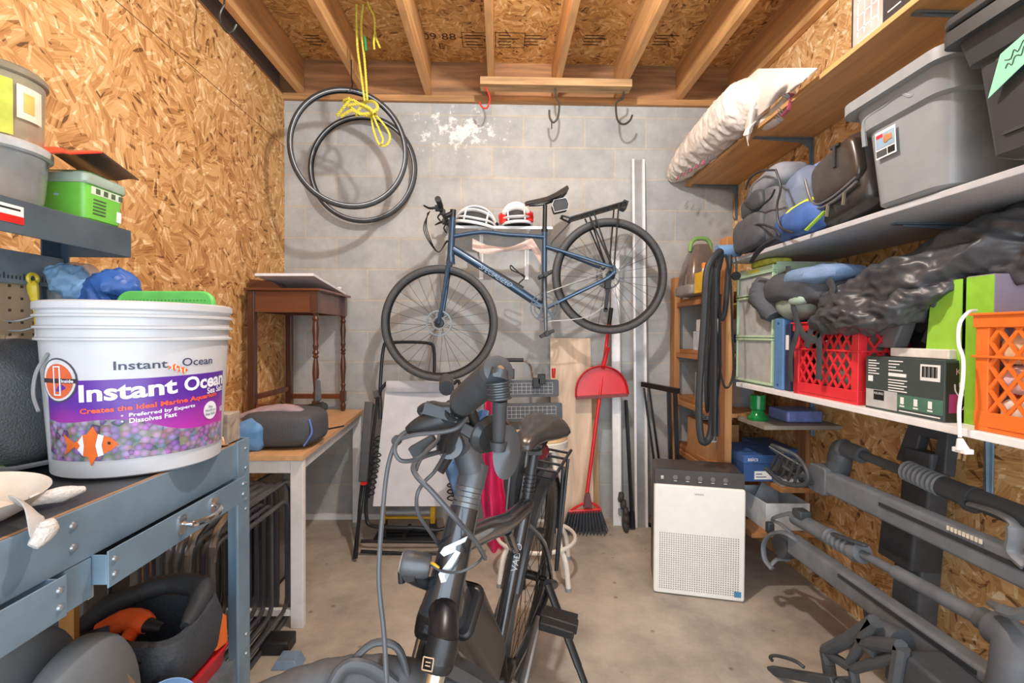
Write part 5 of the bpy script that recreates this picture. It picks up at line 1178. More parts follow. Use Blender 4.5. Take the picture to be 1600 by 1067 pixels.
# mast with pads
b = B(); p, q = V((1.465, 1.585, .83)), V((1.40, 1.575, .02)); A = aim(q-p); loft(b, [[p + A @ V((x, y, 0)) for x, y in rrect(.075, .11, .01, 3)], [q + A @ V((x, y, 0)) for x, y in rrect(.075, .11, .01, 3)]]); obj('mast', b, RKD, t)
b = B(); A2 = frame(V((1.475, 1.595, .84)), (0, -1, 0), (.25, 0, 1))
b = B(); prism(b, [(-.09, -.07), (-.075, .075), (.075, .075), (.10, -.07), (.065, -.07), (.05, -.06), (.045, .035), (-.02, .035), (-.02, -.045), (.04, -.05), (.0, -.07)], .04, A2 @ Matrix.Translation((0, 0, -.02))); obj('top_handle', b, RKD, t, bev=.004)
beam('mast_pad', (1.415, 1.58, .60), (1.40, 1.58, .45), .11, .14, m('#2b2e32', .6))
b = B(); prism(b, [(-.1, 0), (.12, .02), (.10, -.10), (-.05, -.16)], .05, frame((1.36, 1.58, .30), (0, -1, 0), (.1, 0, 1))); obj('pivot_plate', b, RKD, t, bev=.008)
# wheel trays
A0, A1 = G(290, 235, 1.30), G(1190, 640, 1.30)
beam('tray', A0, A1, .055, .085); 
b = B(); d_ = (A1-A0).normalized(); bar(b, A0 + V((-.028, 0, .012)) + d_*.3, A1 + V((-.028, 0, .012)), .006, .012); obj('tray_groove', b, m('#2a2d30', .6), t)
b = B(); prism(b, rrect(.1, .11, .015, 3), .065, frame(A0 + V((-.033, 0, 0)), (0, -1, 0), (0, 0, 1)) @ Matrix.Translation((-.01, 0, -.065))); obj('tray_end', b, m('#60666c', .5), t, bev=.004)
B0, B1 = G(160, 500, 1.25), G(950, 1060, 1.25)
beam('tray', B0, B1 + (B1-B0)*.35, .055, .08)
b = B(); d_ = (B1-B0).normalized(); bar(b, B0 + d_*.3 + V((-.028, 0, .022)), B1 + V((-.028, 0, .022)), .006, .012); obj('tray_groove', b, m('#2a2d30', .6), t)
b = B(); p = G(785, 430, 1.268); q = G(935, 492, 1.268)
for k in range(9): w0 = p.lerp(q, k/9); bar(b, w0, w0 + (q-p)/14, .003, .012, (0, 0, 1))
obj('marking_tape', b, m('#d9d2bd', .6), t, label='cream hatched marking tape')
# upper ratchet arm
C0, C1 = G(345, 95, 1.33), G(1180, 420, 1.33)
b = B(); tube(b, cat([G(330, 235, 1.33), G(345, 160, 1.33), G(352, 112, 1.33), G(380, 112, 1.33), G(440, 135, 1.33)], 5), [.042]*8 + [.038]*6 + [.03]*7, 16); obj('elbow', b, m('#4a4f54', .55), t)
b = B(); tube(b, [G(400, 118, 1.33), C1], .0165, 14); obj('arm_tube', b, RKD, t)
b = B()
p, q = G(620, 195, 1.33), G(775, 265, 1.33); N_ = 24
pts = [p.lerp(q, i/N_) for i in range(N_+1)]; tube(b, pts, [.030 + (.004 if i % 3 == 1 else 0) for i in range(N_+1)], 16); obj('ratchet_grip', b, RK, t)
b = B(); tube(b, [G(770, 262, 1.33), G(890, 310, 1.33)], .031, 16); tube(b, [G(880, 312, 1.33), G(905, 320, 1.33)], .037, 16); tube(b, [G(900, 312, 1.33), C1], .030, 16); obj('arm_sleeve', b, m('#3a3f45', .5), t)
b = B(); tube(b, cat([G(880, 335, 1.30), G(980, 365, 1.29), G(1055, 410, 1.28), G(1065, 470, 1.28), G(1060, 530, 1.28), G(1120, 590, 1.28)], 6), [.012]*14+[.02]*17, 10, flat=.6); obj('wheel_hook', b, RKG, t)
# lower ratchet arm
b = B(); tube(b, [G(165, 390, 1.28), G(300, 465, 1.28)], .030, 16); obj('arm_sleeve', b, RK, t)
b = B(); p, q = G(295, 460, 1.28), G(410, 530, 1.28); pts = [p.lerp(q, i/24) for i in range(25)]; tube(b, pts, [.028 + (.005 if i % 4 > 1 else 0) for i in range(25)], 16); tube(b, [q, G(440, 535, 1.28)], .036, 16); obj('ratchet_grip', b, RK, t)
b = B(); p = G(315, 455, 1.25); bar(b, p + V((-.0, 0, .0)), G(455, 505, 1.26), .02, .012); obj('release_lever', b, RKD, t, bev=.004)
b = B(); tube(b, [G(430, 535, 1.28), G(580, 615, 1.28)], .0155, 12); tube(b, [G(575, 612, 1.28), G(930, 805, 1.28)], .0215, 14); obj('arm_tube', b, RK, t)
b = B(); tube(b, cat([G(925, 800, 1.28), G(990, 840, 1.28), G(1060, 900, 1.27), G(1060, 1000, 1.25), G(1040, 1120, 1.24)], 5), [.03]*5+[.045]*16, 18); obj('elbow', b, m('#565b61', .55), t)
b = B(); tube(b, cat([G(975, 745, 1.25), G(1020, 770, 1.22), G(1080, 785, 1.22), G(1150, 775, 1.22)], 5), [.014]*5+[.02]*11, 10, flat=.7); obj('wheel_hook', b, RKG, t)
# end hoops
def hoop(pts, r, flat=.5, nm='wheel_strap', mat=RK, up=None): 
    b = B(); tube(b, cat([G(*p) for p in pts], 6), r, 10, flat=flat, up=up); obj(nm, b, mat, t)
hoop([(70, 600, 1.2), (40, 560, 1.19), (35, 500, 1.19), (60, 460, 1.19), (110, 450, 1.2), (160, 475, 1.22), (185, 500, 1.25)], .013, .6)
hoop([(185, 490, 1.27), (110, 420, 1.25), (70, 400, 1.24), (90, 385, 1.24), (150, 372, 1.26), (200, 380, 1.28)], .010, .6)
hoop([(60, 590, 1.2), (90, 560, 1.23), (140, 560, 1.25)], .011, .6)
b = B(); box(b, G(190, 372, 1.27), (.05, .06, .03)); box(b, G(60, 430, 1.22), (.03, .03, .05)); obj('buckle', b, RKD, t, bev=.006)
b = B(); lathe(b, [(.05, -.03), (.055, 0), (.05, .03)], G(125, 505, 1.25), 20, Ry(90)); obj('tray_hub', b, m('#43474b', .55), t)
# wheel cradle of the upper tray
b = B(); c_ = [G(45, 190, 1.22), G(110, 245, 1.22), G(200, 255, 1.24), G(215, 205, 1.24), G(170, 140, 1.24), G(110, 110, 1.2), G(68, 95, 1.19)]
tube(b, cat(c_, 5), .010, 8)
for k in range(5): tube(b, [G(60+25*k, 195+14*k, 1.23), G(95+22*k, 125+12*k, 1.21)], .006, 6)
for k in range(3): tube(b, [G(75+20*k, 110+35*k, 1.21), G(180+6*k, 165+32*k, 1.24)], .006, 6)
prism(b, [(0, 0), (.13, .02), (.16, .08), (.02, .10)], .012, frame(G(70, 205, 1.25), (0, -1, 0), (.4, 0, .7))); tube(b, [G(190, 215, 1.26), G(275, 245, 1.30)], .03, 12); obj('wheel_cradle', b, m('#3f4347', .55), t)
b = B(); prism(b, [(-.0, 0), (.11, -.035), (.12, -.01), (.0, .06)], .008, frame(G(100, 130, 1.22), (0, -1, 0), (-.6, 0, .5))); obj('cradle_wing', b, m('#50555a', .5), t, bev=.002)
# foot casting with windows
def plate(outer, holes, X, th, mat, nm):
    P_ = [G(x, y, X) for x, y in outer]; b = B()
    for i in range(len(P_)): tube(b, [P_[i], P_[(i+1) % len(P_)]], .020, 8)
    for a, c in holes: tube(b, [G(*a, X), G(*c, X)], .015, 8)
    return obj(nm, b, mat, t)
plate([(290, 935), (300, 990), (310, 1060), (400, 1180), (560, 1180), (600, 920), (440, 895), (490, 815), (380, 890)], [((440, 895), (390, 985)), ((290, 940), (400, 1010)), ((400, 1010), (580, 960)), ((400, 1010), (420, 1150)), ((320, 1060), (400, 1060)), ((420, 885), (500, 955))], 1.10, .03, m('#484d52', .5), 'foot_casting')
b = B(); prism(b, [(0, 0), (.19, -.01), (.24, -.15), (.05, -.17), (-.03, -.06)], .12, frame(G(590, 930, 1.10), (0, -1, 0), (0, 0, 1)) @ Matrix.Translation((0, 0, -.12))); obj('pivot_block', b, RKD, t, bev=.012)
b = B(); tube(b, [G(480, 870, 1.14), G(600, 930, 1.16)], .055, 20); obj('pivot_tube', b, m('#555a60', .45), t)
b = B(); p, q = G(65, 1015, 1.0), G(330, 1062, 1.05); bar(b, p, q, .032, .028); bar(b, q, q + V((.08, -.12, -.03)), .032, .028); obj('stabiliser_foot', b, RKD, t, bev=.004)
b = B(); tube(b, cat([G(70, 975, 1.0), G(62, 960, 1.0), G(90, 955, 1.0), G(160, 975, 1.0), G(200, 1003, 1.01)], 5), .006, 8); obj('pull_cord', b, RKD, t)
# ---------------------------------------------------------------- steel workbench at the left
WX0, WX1, WY1, WZ = -1.125, -.655, 1.24, .95
SX = m('#7a94a8', .42, .25, .12, 9)
t = thing('workbench', 'blue-grey steel workbench with pegboard back, drawers and upper shelf', 'workbench', (-.93, .8, 0))
b = B(); bx(b, WX0, WX1-.012, .2, WY1-.004, WZ-.022, WZ-.002); obj('worktop', b, m('#33363a', .35, .1, .35, 7), t, smooth=False, bev=.002)
b = B(); bx(b, WX1-.0118, WX1-.004, .2, WY1-.004, WZ-.022, WZ-.001); obj('wood_edge', b, m('#b28a62', .6, wood=2, var=.3, sc=30), t, smooth=False)
b = B(); bx(b, WX1-.0035, WX1, .2, WY1-.004, WZ-.085, WZ-.001); bx(b, WX1-.03, WX1-.012, .2, WY1-.004, WZ-.085, WZ-.0225); bx(b, WX0, WX1-.031, WY1-.02, WY1-.004, WZ-.085, WZ-.0225); obj('apron', b, SX, t, smooth=False, bev=.0015)
def rivet(p, par, nrm='X', r=.006):
    b = B(); lathe(b, [(r, 0), (r*.8, .003), (r*.3, .0045)], p, 12, Ry(90) if nrm == 'X' else Rx(90)); obj('bolt', b, m('#a9b2b9', .3, .7), par)
b = B(); bx(b, WX1-.002, WX1+.004, WY1-.05, WY1+.004, 0, WZ+.004); bx(b, WX1-.05, WX1-.0021, WY1, WY1+.004, 0, WZ+.004); cp = obj('corner_post', b, SX, t, smooth=False, bev=.001)
for z in (.93, .88, .84, .80, .775, .45, .40): rivet((WX1+.004, WY1-.015, z), cp, r=.0045)
b = B(); bx(b, WX0, WX0+.004, WY1-.05, WY1+.004, 0, 1.5); bx(b, WX0+.0041, WX0+.022, WY1-.0, WY1+.004, 0, 1.5); obj('rear_post', b, m('#42586b', .45, .2), t, smooth=False)
for yy, zz in ((.74, .927), (.74, .893), (.30, .9)): rivet((WX1, yy, zz), t)
b = B(); bx(b, WX1-.003, WX1+.001, .725, .77, .80, WZ-.086); bx(b, WX1-.10, WX1-.0031, .726, .729, .80, WZ-.086); obj('drawer_divider', b, SX, t, smooth=False)
def drawer(y0, y1, xo, handle):
    xf = WX1 + xo; b = B(); bx(b, xf-.003, xf, y0, y1, .812, .872); bx(b, xf-.40, xf-.0031, y0, y0+.003, .818, .866); bx(b, xf-.40, xf-.0031, y1-.003, y1, .818, .866); bx(b, xf-.40, xf-.0031, y0+.0031, y1-.0031, .816, .819)
    d = obj('drawer', b, SX, t, smooth=False, bev=.001)
    for yy in (y0+.012, y1-.012):
        for zz in (.83, .855): rivet((xf, yy, zz), d, r=.0048)
    if handle:
        a = atX(284, 820, xf); c = atX(333, 795, xf); b = B(); ym = (a.y+c.y)/2
        zc = .845
        for yy in (a.y, c.y): prism(b, rrect(.022, .036, .006, 3), .003, frame((xf, yy, zc), (0, 1, 0), (0, 0, 1)))
        tube(b, cat([(xf+.002, a.y, zc+.003), (xf+.02, a.y+.008, zc-.002), (xf+.03, ym, zc-.004), (xf+.02, c.y-.008, zc-.002), (xf+.002, c.y, zc+.003)], 5), [.0045]*4+[.007]*13+[.0045]*4, 10, flat=1); obj('handle', b, CHROME, d, label='chrome pull handle')
drawer(.773, 1.185, .026, True); drawer(.25, .70, .026, False)
b = B(); bx(b, WX1-.09, WX1-.012, .78, .79, .79, .811); obj('drawer_slide', b, m('#b8c2c9', .4, .4), t, smooth=False)
b = B(); bx(b, WX0+.005, WX1-.006, .2, WY1-.055, .39, .408); bx(b, WX1-.0055, WX1-.002, .2, WY1-.051, .30, .41); obj('lower_shelf', b, m('#6b7a84', .5, .2, .2), t, smooth=False)
# pegboard
b = B(); bx(b, WX0-.006, WX0-.001, .2, WY1-.002, WZ, 1.41); pg = obj('pegboard', b, m('#b59f84', .75, var=.06), t, smooth=False)
b = B()
for i in range(16):
    for j in range(11): box(b, (WX0-.0006, .78+.028*i, WZ+.10+.028*j), (.0012, .006, .006))
obj('peg_hole', b, m('#4b4034', .8), pg, smooth=False)['kind'] = 'stuff'
b = B(); bx(b, WX0-.0005, WX0+.012, .2, WY1-.002, 1.335, 1.41); gt = obj('grooved_rail', b, m('#8a99a5', .4, .2), t, smooth=False)
b = B()
for i in range(44): bx(b, WX0+.0125, WX0+.0135, .82+.009*i, .822+.009*i, 1.345, 1.353 + (.006 if i % 5 == 0 else 0))
obj('scale_marks', b, m('#2b3136', .6), gt, smooth=False)['kind'] = 'stuff'
# upper shelf tray
SHX = -.945
b = B(); bx(b, WX0-.04, SHX-.003, .2, WY1-.003, 1.470, 1.484); bx(b, SHX-.003, SHX, .2, WY1, 1.415, 1.484); bx(b, WX0+.023, SHX-.0031, WY1-.003, WY1, 1.415, 1.484); us = obj('upper_shelf', b, m('#56646f', .38, .3, .15, 8), t, smooth=False, bev=.002)
b = B(); bx(b, SHX, SHX+.001, .90, .965, 1.435, 1.470); obj('shelf_label', b, WHITE, us, smooth=False)
b = B(); bx(b, SHX+.0011, SHX+.0016, .90, .965, 1.435, 1.450); obj('red_band', b, REDM, us, smooth=False)
lines('label_print', frame((SHX+.0012, .965, 1.452), (0, -1, 0), (0, 0, 1)), [(.006, .008, .04, .004)], BLACKINK, us)
# things on the upper shelf
zt = 1.4845
t = thing('plastic_tub', 'large clear round plastic tub with lid at the left end of the upper bench shelf', 'tub', (-1.06, .99, zt), 'plastic food tubs')
CL2 = m('#9aa4a8', .15, alpha=.75, trans=.3, coat=.5)
cx_, cy_ = -1.055, 1.005
b = B(); lathe(b, [(.078, .001), (.084, .02), (.092, .105)], (cx_, cy_, zt), 44); obj('tub_body', b, CL2, t)
b = B(); lathe(b, [(.094, .104), (.099, .108), (.099, .122), (.093, .127), (.085, .124)], (cx_, cy_, zt), 44); obj('lid', b, m('#b9bfc0', .25, alpha=.9), t)
x0, x1, y0, y1 = -1.10, -.952, 1.115, 1.232
t = thing('pod_box', 'bright green plastic pod box with grey lid at the end of the upper bench shelf', 'box', ((x0+x1)/2, (y0+y1)/2, zt))
def rb(z, g, r=.015): return [((x0+x1)/2+px_, (y0+y1)/2+py_, zt+z) for px_, py_ in rrect(x1-x0+2*g, y1-y0+2*g, r, 4)]
b = B(); loft(b, [rb(.001, -.010), rb(.006, -.006), rb(.085, -.001)]); obj('box_body', b, m('#6fc148', .35, var=.05), t)
b = B(); loft(b, [rb(.084, .002), rb(.088, .004), rb(.105, .003), rb(.110, -.003)]); obj('lid', b, m('#9fb3a4', .25), t, label='translucent grey lid')
b = B(); loft(b, [rb(.1105, -.010, .02), rb(.116, -.014, .02)]); obj('dark_green_panel', b, m('#2f8a4a', .4), t)
fr = frame((-.9555, 1.175, zt+.048), (0, 1, 0), (.05, 0, 1)); panel('printed_band', fr, .085, .018, m('#c9d6c4', .5), t, cy=.024); lines('print', fr, [(-.03+.022*i, .018, .012, .012) for i in range(4)] + [(-.035, -.03+.008*k, .035, .003) for k in range(5)], m('#4a5f45', .6), t, th=.0014); panel('barcode_label', fr, .014, .026, WHITE, t, cx=.04, cy=-.022)
fr = frame((-1.03, 1.1195, zt+.05), (1, 0, 0), (0, -.05, 1)); panel('instruction_label', fr, .07, .035, m('#24453a', .5), t, cy=.012); lines('pictogram', fr, [(-.022, .004, .010, .016), (.004, .004, .011, .016), (-.028, .024, .05, .003)], m('#9cc4d8', .5), t, th=.0014)
# tall round canister standing on the tubs
t = thing('round_canister', 'tall clear round canister with yellow-green label standing on the round tub', 'canister', (cx_, 1.03, zt+.128))
qx, qy, r_ = -1.09, 1.10, .082; zc = zt+.1285
b = B(); lathe(b, [(.072, 0), (.078, .01), (r_, .13), (.083, .155)], (qx, qy-.05, zc), 44); obj('canister_body', b, m('#b9b59e', .15, alpha=.8, trans=.3, coat=.5), t)
b = B(); lathe(b, [(.085, .150), (.088, .153), (.088, .164), (.082, .170)], (qx, qy-.05, zc), 44); obj('lid', b, m('#8f8a78', .2, alpha=.85), t)
def arc_panel(name, a0, a1, z0, z1, r, mat, par, cx, cy, n=14):
    b = B(); A = []
    for i in range(n+1):
        a = math.radians(a0 + (a1-a0)*i/n); A.append(((cx+r*math.cos(a), cy+r*math.sin(a)), (cx+(r+.0008)*math.cos(a), cy+(r+.0008)*math.sin(a))))
    loft(b, [[(*p, z0), (*q, z0), (*q, z1), (*p, z1)] for p, q in A]); return obj(name, b, mat, par)
arc_panel('yellow_green_label', -66, -24, zc+.02, zc+.135, .0835, m('#b9c24a', .5, var=.15), t, qx, qy-.05)
arc_panel('white_label', -20, 15, zc+.06, zc+.13, .0838, m('#ddd9c4', .5), t, qx, qy-.05)
arc_panel('oval_badge', -12, 2, zc+.075, zc+.115, .0848, m('#c9b25c', .5), t, qx, qy-.05)
b = B(); 
def f(u, v): return V((-1.075+.13*u, 1.06 + .17*v, zt+.128 + .035*math.sin(math.pi*min(1, v*1.15)) - .02*u*v*2 + .006*math.sin(u*9)))
t = thing('snack_pouch', 'red and dark foil pouch folded over the lid of the green pod box', 'pouch', (-1.0, 1.15, zt+.12))
def f1(u, v): return V((-1.06+.13*u, 1.05 + .085*v, zt+.132 + .035*v - .01*u + .004*math.sin(u*9)))
def f2(u, v): return V((-1.06+.13*u, 1.137 + .11*v, zt+.167 - .028*v - .01*u + .004*math.sin(u*9)))
b = B(); sheet(b, 10, 6, f1, .003); obj('red_side', b, m('#d8402c', .35), t, label='bright red side'); b = B(); sheet(b, 10, 8, f2, .003); obj('dark_side', b, m('#5e4d47', .3, .2), t)
# ---------------------------------------------------------------- bucket
BC = V((-.768, 1.035, WZ+.0005)); t = thing('bucket', 'white plastic sea salt bucket with purple aquarium label on the workbench', 'bucket', BC)
BW = m('#c3c7cc', .35, var=.05, sc=10)
def br(z): return .145 + .0175*z/.33
prof = [(.138, 0), (.144, .004), (br(.2), .2), (br(.25), .25)]
for z in (.258, .280, .302): prof += [(br(z), z), (br(z)+.007, z+.001), (br(z)+.007, z+.005), (br(z)+.001, z+.007)]
prof += [(br(.312), .314), (br(.33)+.005, .318), (br(.33)+.005, .330), (br(.33)-.001, .333), (br(.33)-.004, .325), (.138, .02), (.0001, .018)]
b = B(); lathe(b, prof, BC, 72); obj('bucket_body', b, BW, t)
def BP(x, y, e=.0012):    # label coordinates: x along arc from the viewing side, y height
    r = br(y)+e; a = math.radians(-68) + x/r
    return V((BC.x + r*math.cos(a), BC.y + r*math.sin(a), BC.z+y))
def bpatch(name, x0, x1, ylo, yhi, mat, e=.0012, n=30, lab=None, par=t):
    b = B(); A = []
    for i in range(n+1):
        x = x0+(x1-x0)*i/n; lo, hi = (ylo(x) if callable(ylo) else ylo), (yhi(x) if callable(yhi) else yhi)
        A.append([BP(x, lo, 0), BP(x, lo, e), BP(x, hi, e), BP(x, hi, 0)])
    loft(b, A); return obj(name, b, mat, par, label=lab)
def purple():
    M_, t_, N, L, P = nt('label_purple'); tc = N.new('ShaderNodeTexCoord').outputs['Object']; sp = N.new('ShaderNodeSeparateXYZ'); L.new(tc, sp.inputs[0])
    r = N.new('ShaderNodeValToRGB'); e = r.color_ramp.elements; e[0].position = .06; e[0].color = lin('#c93aa8'); e[1].position = .14; e[1].color = lin('#5a2f9a')
    n = N.new('ShaderNodeTexNoise'); n.inputs['Scale'].default_value = 9; L.new(tc, n.inputs[0]); L.new(mth(N, L, 'ADD', sp.outputs[2], mth(N, L, 'MULTIPLY', mth(N, L, 'SUBTRACT', n.outputs[0], .5), .05)), r.inputs[0]); L.new(r.outputs[0], P.inputs['Base Color']); P.inputs['Roughness'].default_value = .3; return M_
def coral():
    M_, t_, N, L, P = nt('label_coral'); tc = N.new('ShaderNodeTexCoord').outputs['Object']
    v = N.new('ShaderNodeTexVoronoi'); v.inputs['Scale'].default_value = 85; L.new(tc, v.inputs['Vector'])
    r = N.new('ShaderNodeValToRGB'); e = r.color_ramp.elements; e[0].position = .15; e[0].color = lin('#9a62c4'); e[1].position = .65; e[1].color = lin('#241c44')
    L.new(v.outputs['Distance'], r.inputs[0]); mx = N.new('ShaderNodeMix'); mx.data_type = 'RGBA'; mx.blend_type = 'MIX'; mx.inputs[0].default_value = .25
    L.new(r.outputs[0], mx.inputs[6]); h = N.new('ShaderNodeHueSaturation'); h.inputs['Saturation'].default_value = .6; L.new(v.outputs['Color'], h.inputs['Color']); L.new(h.outputs[0], mx.inputs[7]); L.new(mx.outputs[2], P.inputs['Base Color']); P.inputs['Roughness'].default_value = .35; return M_
bpatch('label_paper', -.148, .215, .034, .250, m('#c3c7cc', .35, var=.02), .0008)
bpatch('purple_field', -.13, .215, .040, lambda x: .187+.004*(x/.2) , purple(), .0012)
bpatch('coral_picture', -.13, .215, .036, lambda x: .104 + .008*math.cos(x*30) - .035*max(0, x-.03)/.185 + .012*max(0, -x)/.1, coral(), .0016)
def btext(body, x0, x1, y, h_, mat, bold=0, sl=0, e=.0022): text('lettering', body, None, x1-x0, mat, t, h_=h_, bold=bold, fn=lambda a, c: BP((x0+x1)/2+a, y + c + sl*a, e))
LT = m('#e9eef6', .4, var=.02); NAVY = m('#3c4460', .5, var=.03)
btext('Instant', -.002, .080, .213, .016, NAVY, .01, .02); btext('Ocean', .105, .172, .216, .016, NAVY, .01, .02)
btext('Instant', -.058, .096, .166, .032, LT, .03, .06); btext('Ocean', .108, .212, .1735, .029, LT, .03, .06)
btext('Sea Salt', .158, .210, .1535, .013, LT, .02, .05)
btext('Creates the Ideal Marine Aquarium', -.057, .187, .135, .0125, m('#f0603c', .4), .03, .06)
btext('•  Preferred by Experts', .007, .129, .1215, .009, LT, .02, .06); btext('•  Dissolves Fast', .007, .094, .1105, .009, LT, .02, .06)
btext('160', .200, .213, .108, .012, LT, .015)
def disc(name, x, y, r, mat, e=.0024, par=t, kx=1): 
    b = B(); n = 24; A = [b.verts.new(BP(x+kx*r*math.cos(2*math.pi*i/n), y+r*math.sin(2*math.pi*i/n), e)) for i in range(n)]; C_ = [b.verts.new(BP(x+kx*r*math.cos(2*math.pi*i/n), y+r*math.sin(2*math.pi*i/n), 0)) for i in range(n)]
    b.faces.new(A); b.faces.new(C_[::-1]); quadring(b, A, C_); return obj(name, b, mat, par)
disc('round_seal', .168, .110, .019, LT)
for k, s_ in enumerate(('The', "World's #1", 'Sea Salt')): btext(s_, .168-(.006, .015, .014)[k], .168+(.006, .015, .014)[k], .1175-.0075*k, .005, NAVY, .01, e=.003)
disc('badge_ring', -.10, .186, .041, m('#4a4f5c', .5), .0022); disc('badge_white', -.10, .186, .038, m('#d3d6da', .5), .0026); disc('badge_orange', -.10, .184, .032, m('#d8663f', .5), .003)
bpatch('badge_band', -.138, -.062, .181, .189, m('#3b3140', .5), .0034, n=8); btext('Inside', -.090, -.066, .185, .006, LT, .02, e=.0042); btext('Meter', -.134, -.112, .185, .006, LT, .02, e=.0042) if False else None
for (x0_, x1_, a, c) in ((-.108, -.1055, .158, .212), (-.0945, -.092, .158, .212), (-.1055, -.0945, .210, .212), (-.1055, -.0945, .158, .160)): bpatch('badge_frame', x0_, x1_, a, c, LT, .0042, n=2)
# fish drawn on the label
def fish(x, y, s, mat=m('#e2702e', .4), fl=1):
    pts = [(-1, -.4), (-.55, -.05), (-.2, -.42), (.3, -.45), (.75, -.2), (.95, 0), (.75, .25), (.3, .45), (-.2, .42), (-.55, .1), (-1, .45), (-.85, 0)]
    def poly(pp, mt, e):
        b = B(); A = [b.verts.new(BP(x+px_*s*fl, y+py_*s, e)) for px_, py_ in pp]; C_ = [b.verts.new(BP(x+px_*s*fl, y+py_*s, 0.0002)) for px_, py_ in pp]
        b.faces.new(A); b.faces.new(C_[::-1]); quadring(b, A, C_); bmesh.ops.triangulate(b, faces=[f for f in b.faces if len(f.verts) > 4]); return obj('printed_fish', b, mt, t, smooth=False)
    poly(pts, mat, .0026); poly([(.30, -.44), (.48, -.38), (.42, 0), (.50, .37), (.32, .44), (.22, 0)], LT, .0034); poly([(-.42, -.16), (-.22, -.4), (-.18, 0), (-.22, .4), (-.4, .14), (-.32, 0)], LT, .0034)
    poly([(-.1, .4), (.15, .75), (.3, .42)], mat, .003); poly([(-.05, -.4), (.05, -.8), (.25, -.42)], mat, .003); poly([(.62, .02), (.70, .02), (.70, .12), (.62, .12)], BLACKINK, .004)
fish(-.043, .066, .048); fish(.090, .206, .010); fish(.106, .199, .010); fish(.099, .203, .007)
b = B(); tube(b, cat([BP(-.12, .235, .004), BP(-.150, .20, .012), BP(-.155, .16, .018), BP(-.135, .13, .02)], 5), .003, 6); obj('wire_handle', b, GREYM, t)
t = thing('green_basket', 'green textured plastic mat standing inside the top of the bucket', 'mat', BC + V((0, 0, .2)))
b = B(); fr = frame(BC + V((.015, .05, .262)), (1, -.06, 0), (0, .12, 1)); prism(b, rrect(.225, .21, .03, 5), .014, fr); obj('mat_body', b, m('#63c25e', .5), t, bev=.004)
b = B()
for i in range(24):
    for j in range(5): box(b, fr @ V((-.095+.0082*i, .045+.0095*j, .0142)), (.003, .0015, .003))
obj('texture_dots', b, m('#3f9c46', .6), t, smooth=False)['kind'] = 'stuff'
# yellow serving fork on the pegboard
t = thing('serving_fork', 'yellow-handled serving fork with white tines hanging on the pegboard', 'utensil', V((-1.095, 1.15, 1.16)))
def F2(x, y, X=-1.095): return atX(x/2.965, 400 + y/2.965, X)
b = B(); tube(b, cat([F2(152, 115), F2(152, 150), F2(160, 200), F2(168, 260), F2(172, 330)], 5), [.005, .007, .010, .012, .0125, .0125, .012, .012, .011, .010, .009, .008, .0075, .007, .007, .0065, .006, .006, .006, .006, .006], 10, flat=.7); tube(b, [F2(152, 105) + V((0, .011*math.cos(a), .011*math.sin(a))) for a in [2*math.pi*i/16 for i in range(16)]], .0045, 6, closed=True); obj('handle', b, m('#dfc636', .4), t)
b = B(); tube(b, cat([F2(172, 330), F2(170, 375), F2(155, 400), F2(157, 460)], 4), .004, 8, flat=1.3); tube(b, cat([F2(172, 340), F2(188, 385), F2(200, 430), F2(210, 475)], 4), .004, 8, flat=1.3); tube(b, cat([F2(172, 340), F2(178, 400), F2(185, 470)], 4), .0035, 8); obj('tines', b, WHITE, t)
for (py, px) in ((300, 20), (345, 40)):
    b = B(); q = F2(px, py, -1.122); tube(b, cat([q, q + V((.03, 0, 0)), q + V((.045, .02, .01))], 4), .002, 6); tag(obj('peg_hook', b, GREYM, None), 'small wire peg hook on the pegboard, %s of two left of the fork' % ('upper' if py == 300 else 'lower'), 'hook', 'peg hooks')
# plastic bags and cloth behind the bucket
b = B(); lump(b, (-1.04, 1.20, 1.30), (.06, .025, .085), .8, .025, 12, seed=3); tag(obj('plastic_bag', b, m('#b9cad6', .12, alpha=.45, trans=.5, coat=.4), None), 'clear crinkled plastic bag hanging behind the bucket', 'bag')
b = B(); sausage(b, [(-1.085, 1.185, 1.375), (-1.045, 1.18, 1.345), (-.985, 1.18, 1.325)], [.018, .03, .012], .022, 26, 4, k=14, n=60); tag(obj('blue_rag', b, m('#7aa3c9', .6, var=.15), None), 'light blue fabric wad above the bucket, under the upper shelf', 'cloth')
b = B(); sausage(b, [(-1.04, 1.19, 1.27), (-.98, 1.18, 1.30), (-.93, 1.175, 1.335), (-.885, 1.18, 1.305)], [.01, .03, .035, .008], .018, 20, 14, flat=1.1, k=14, n=60); tag(obj('blue_sack', b, m('#2f5ea8', .5, var=.12), None, bev=.006), 'dark blue folded sack standing behind the bucket', 'sack')
b = B(); lump(b, (-1.0, 1.19, WZ+.16), (.05, .03, .155), .7, .018, 12, seed=9, flatb=True); tag(obj('blue_bundle', b, m('#4a7fb8', .5, var=.2), None), 'blue fabric bundle squeezed between mesh bag and bucket', 'cloth')
t = thing('mesh_bag', 'dark grey mesh bag slumped on the workbench left of the bucket', 'bag', (-1.07, .97, WZ))
b = B(); lump(b, (-.995, .97, WZ+.125), (.105, .105, .125), .6, .018, 8, seed=21, R=Rx(0), taper=.25); obj('bag_body', b, m('#4a4f53', .5, bump=.5, sc=300, var=.12), t)
b = B(); fr = frame((-.915, .925, WZ+.10), (.38, .92, 0), (-.35, .1, 1)); tube(b, [fr @ V((x, y, .012)) for x, y in rrect(.15, .17, .05, 6)], .005, 6, closed=True); obj('piping', b, m('#6d7478', .5), t)
t = thing('green_handle_tool', 'tool with lime green handle lying between mesh bag and bucket', 'tool', (-.90, .93, WZ))
b = B(); tube(b, [V((-.975, .93, WZ+.014)), V((-.91, .885, WZ+.015))], .012, 14); obj('handle', b, m('#84d13f', .4), t)
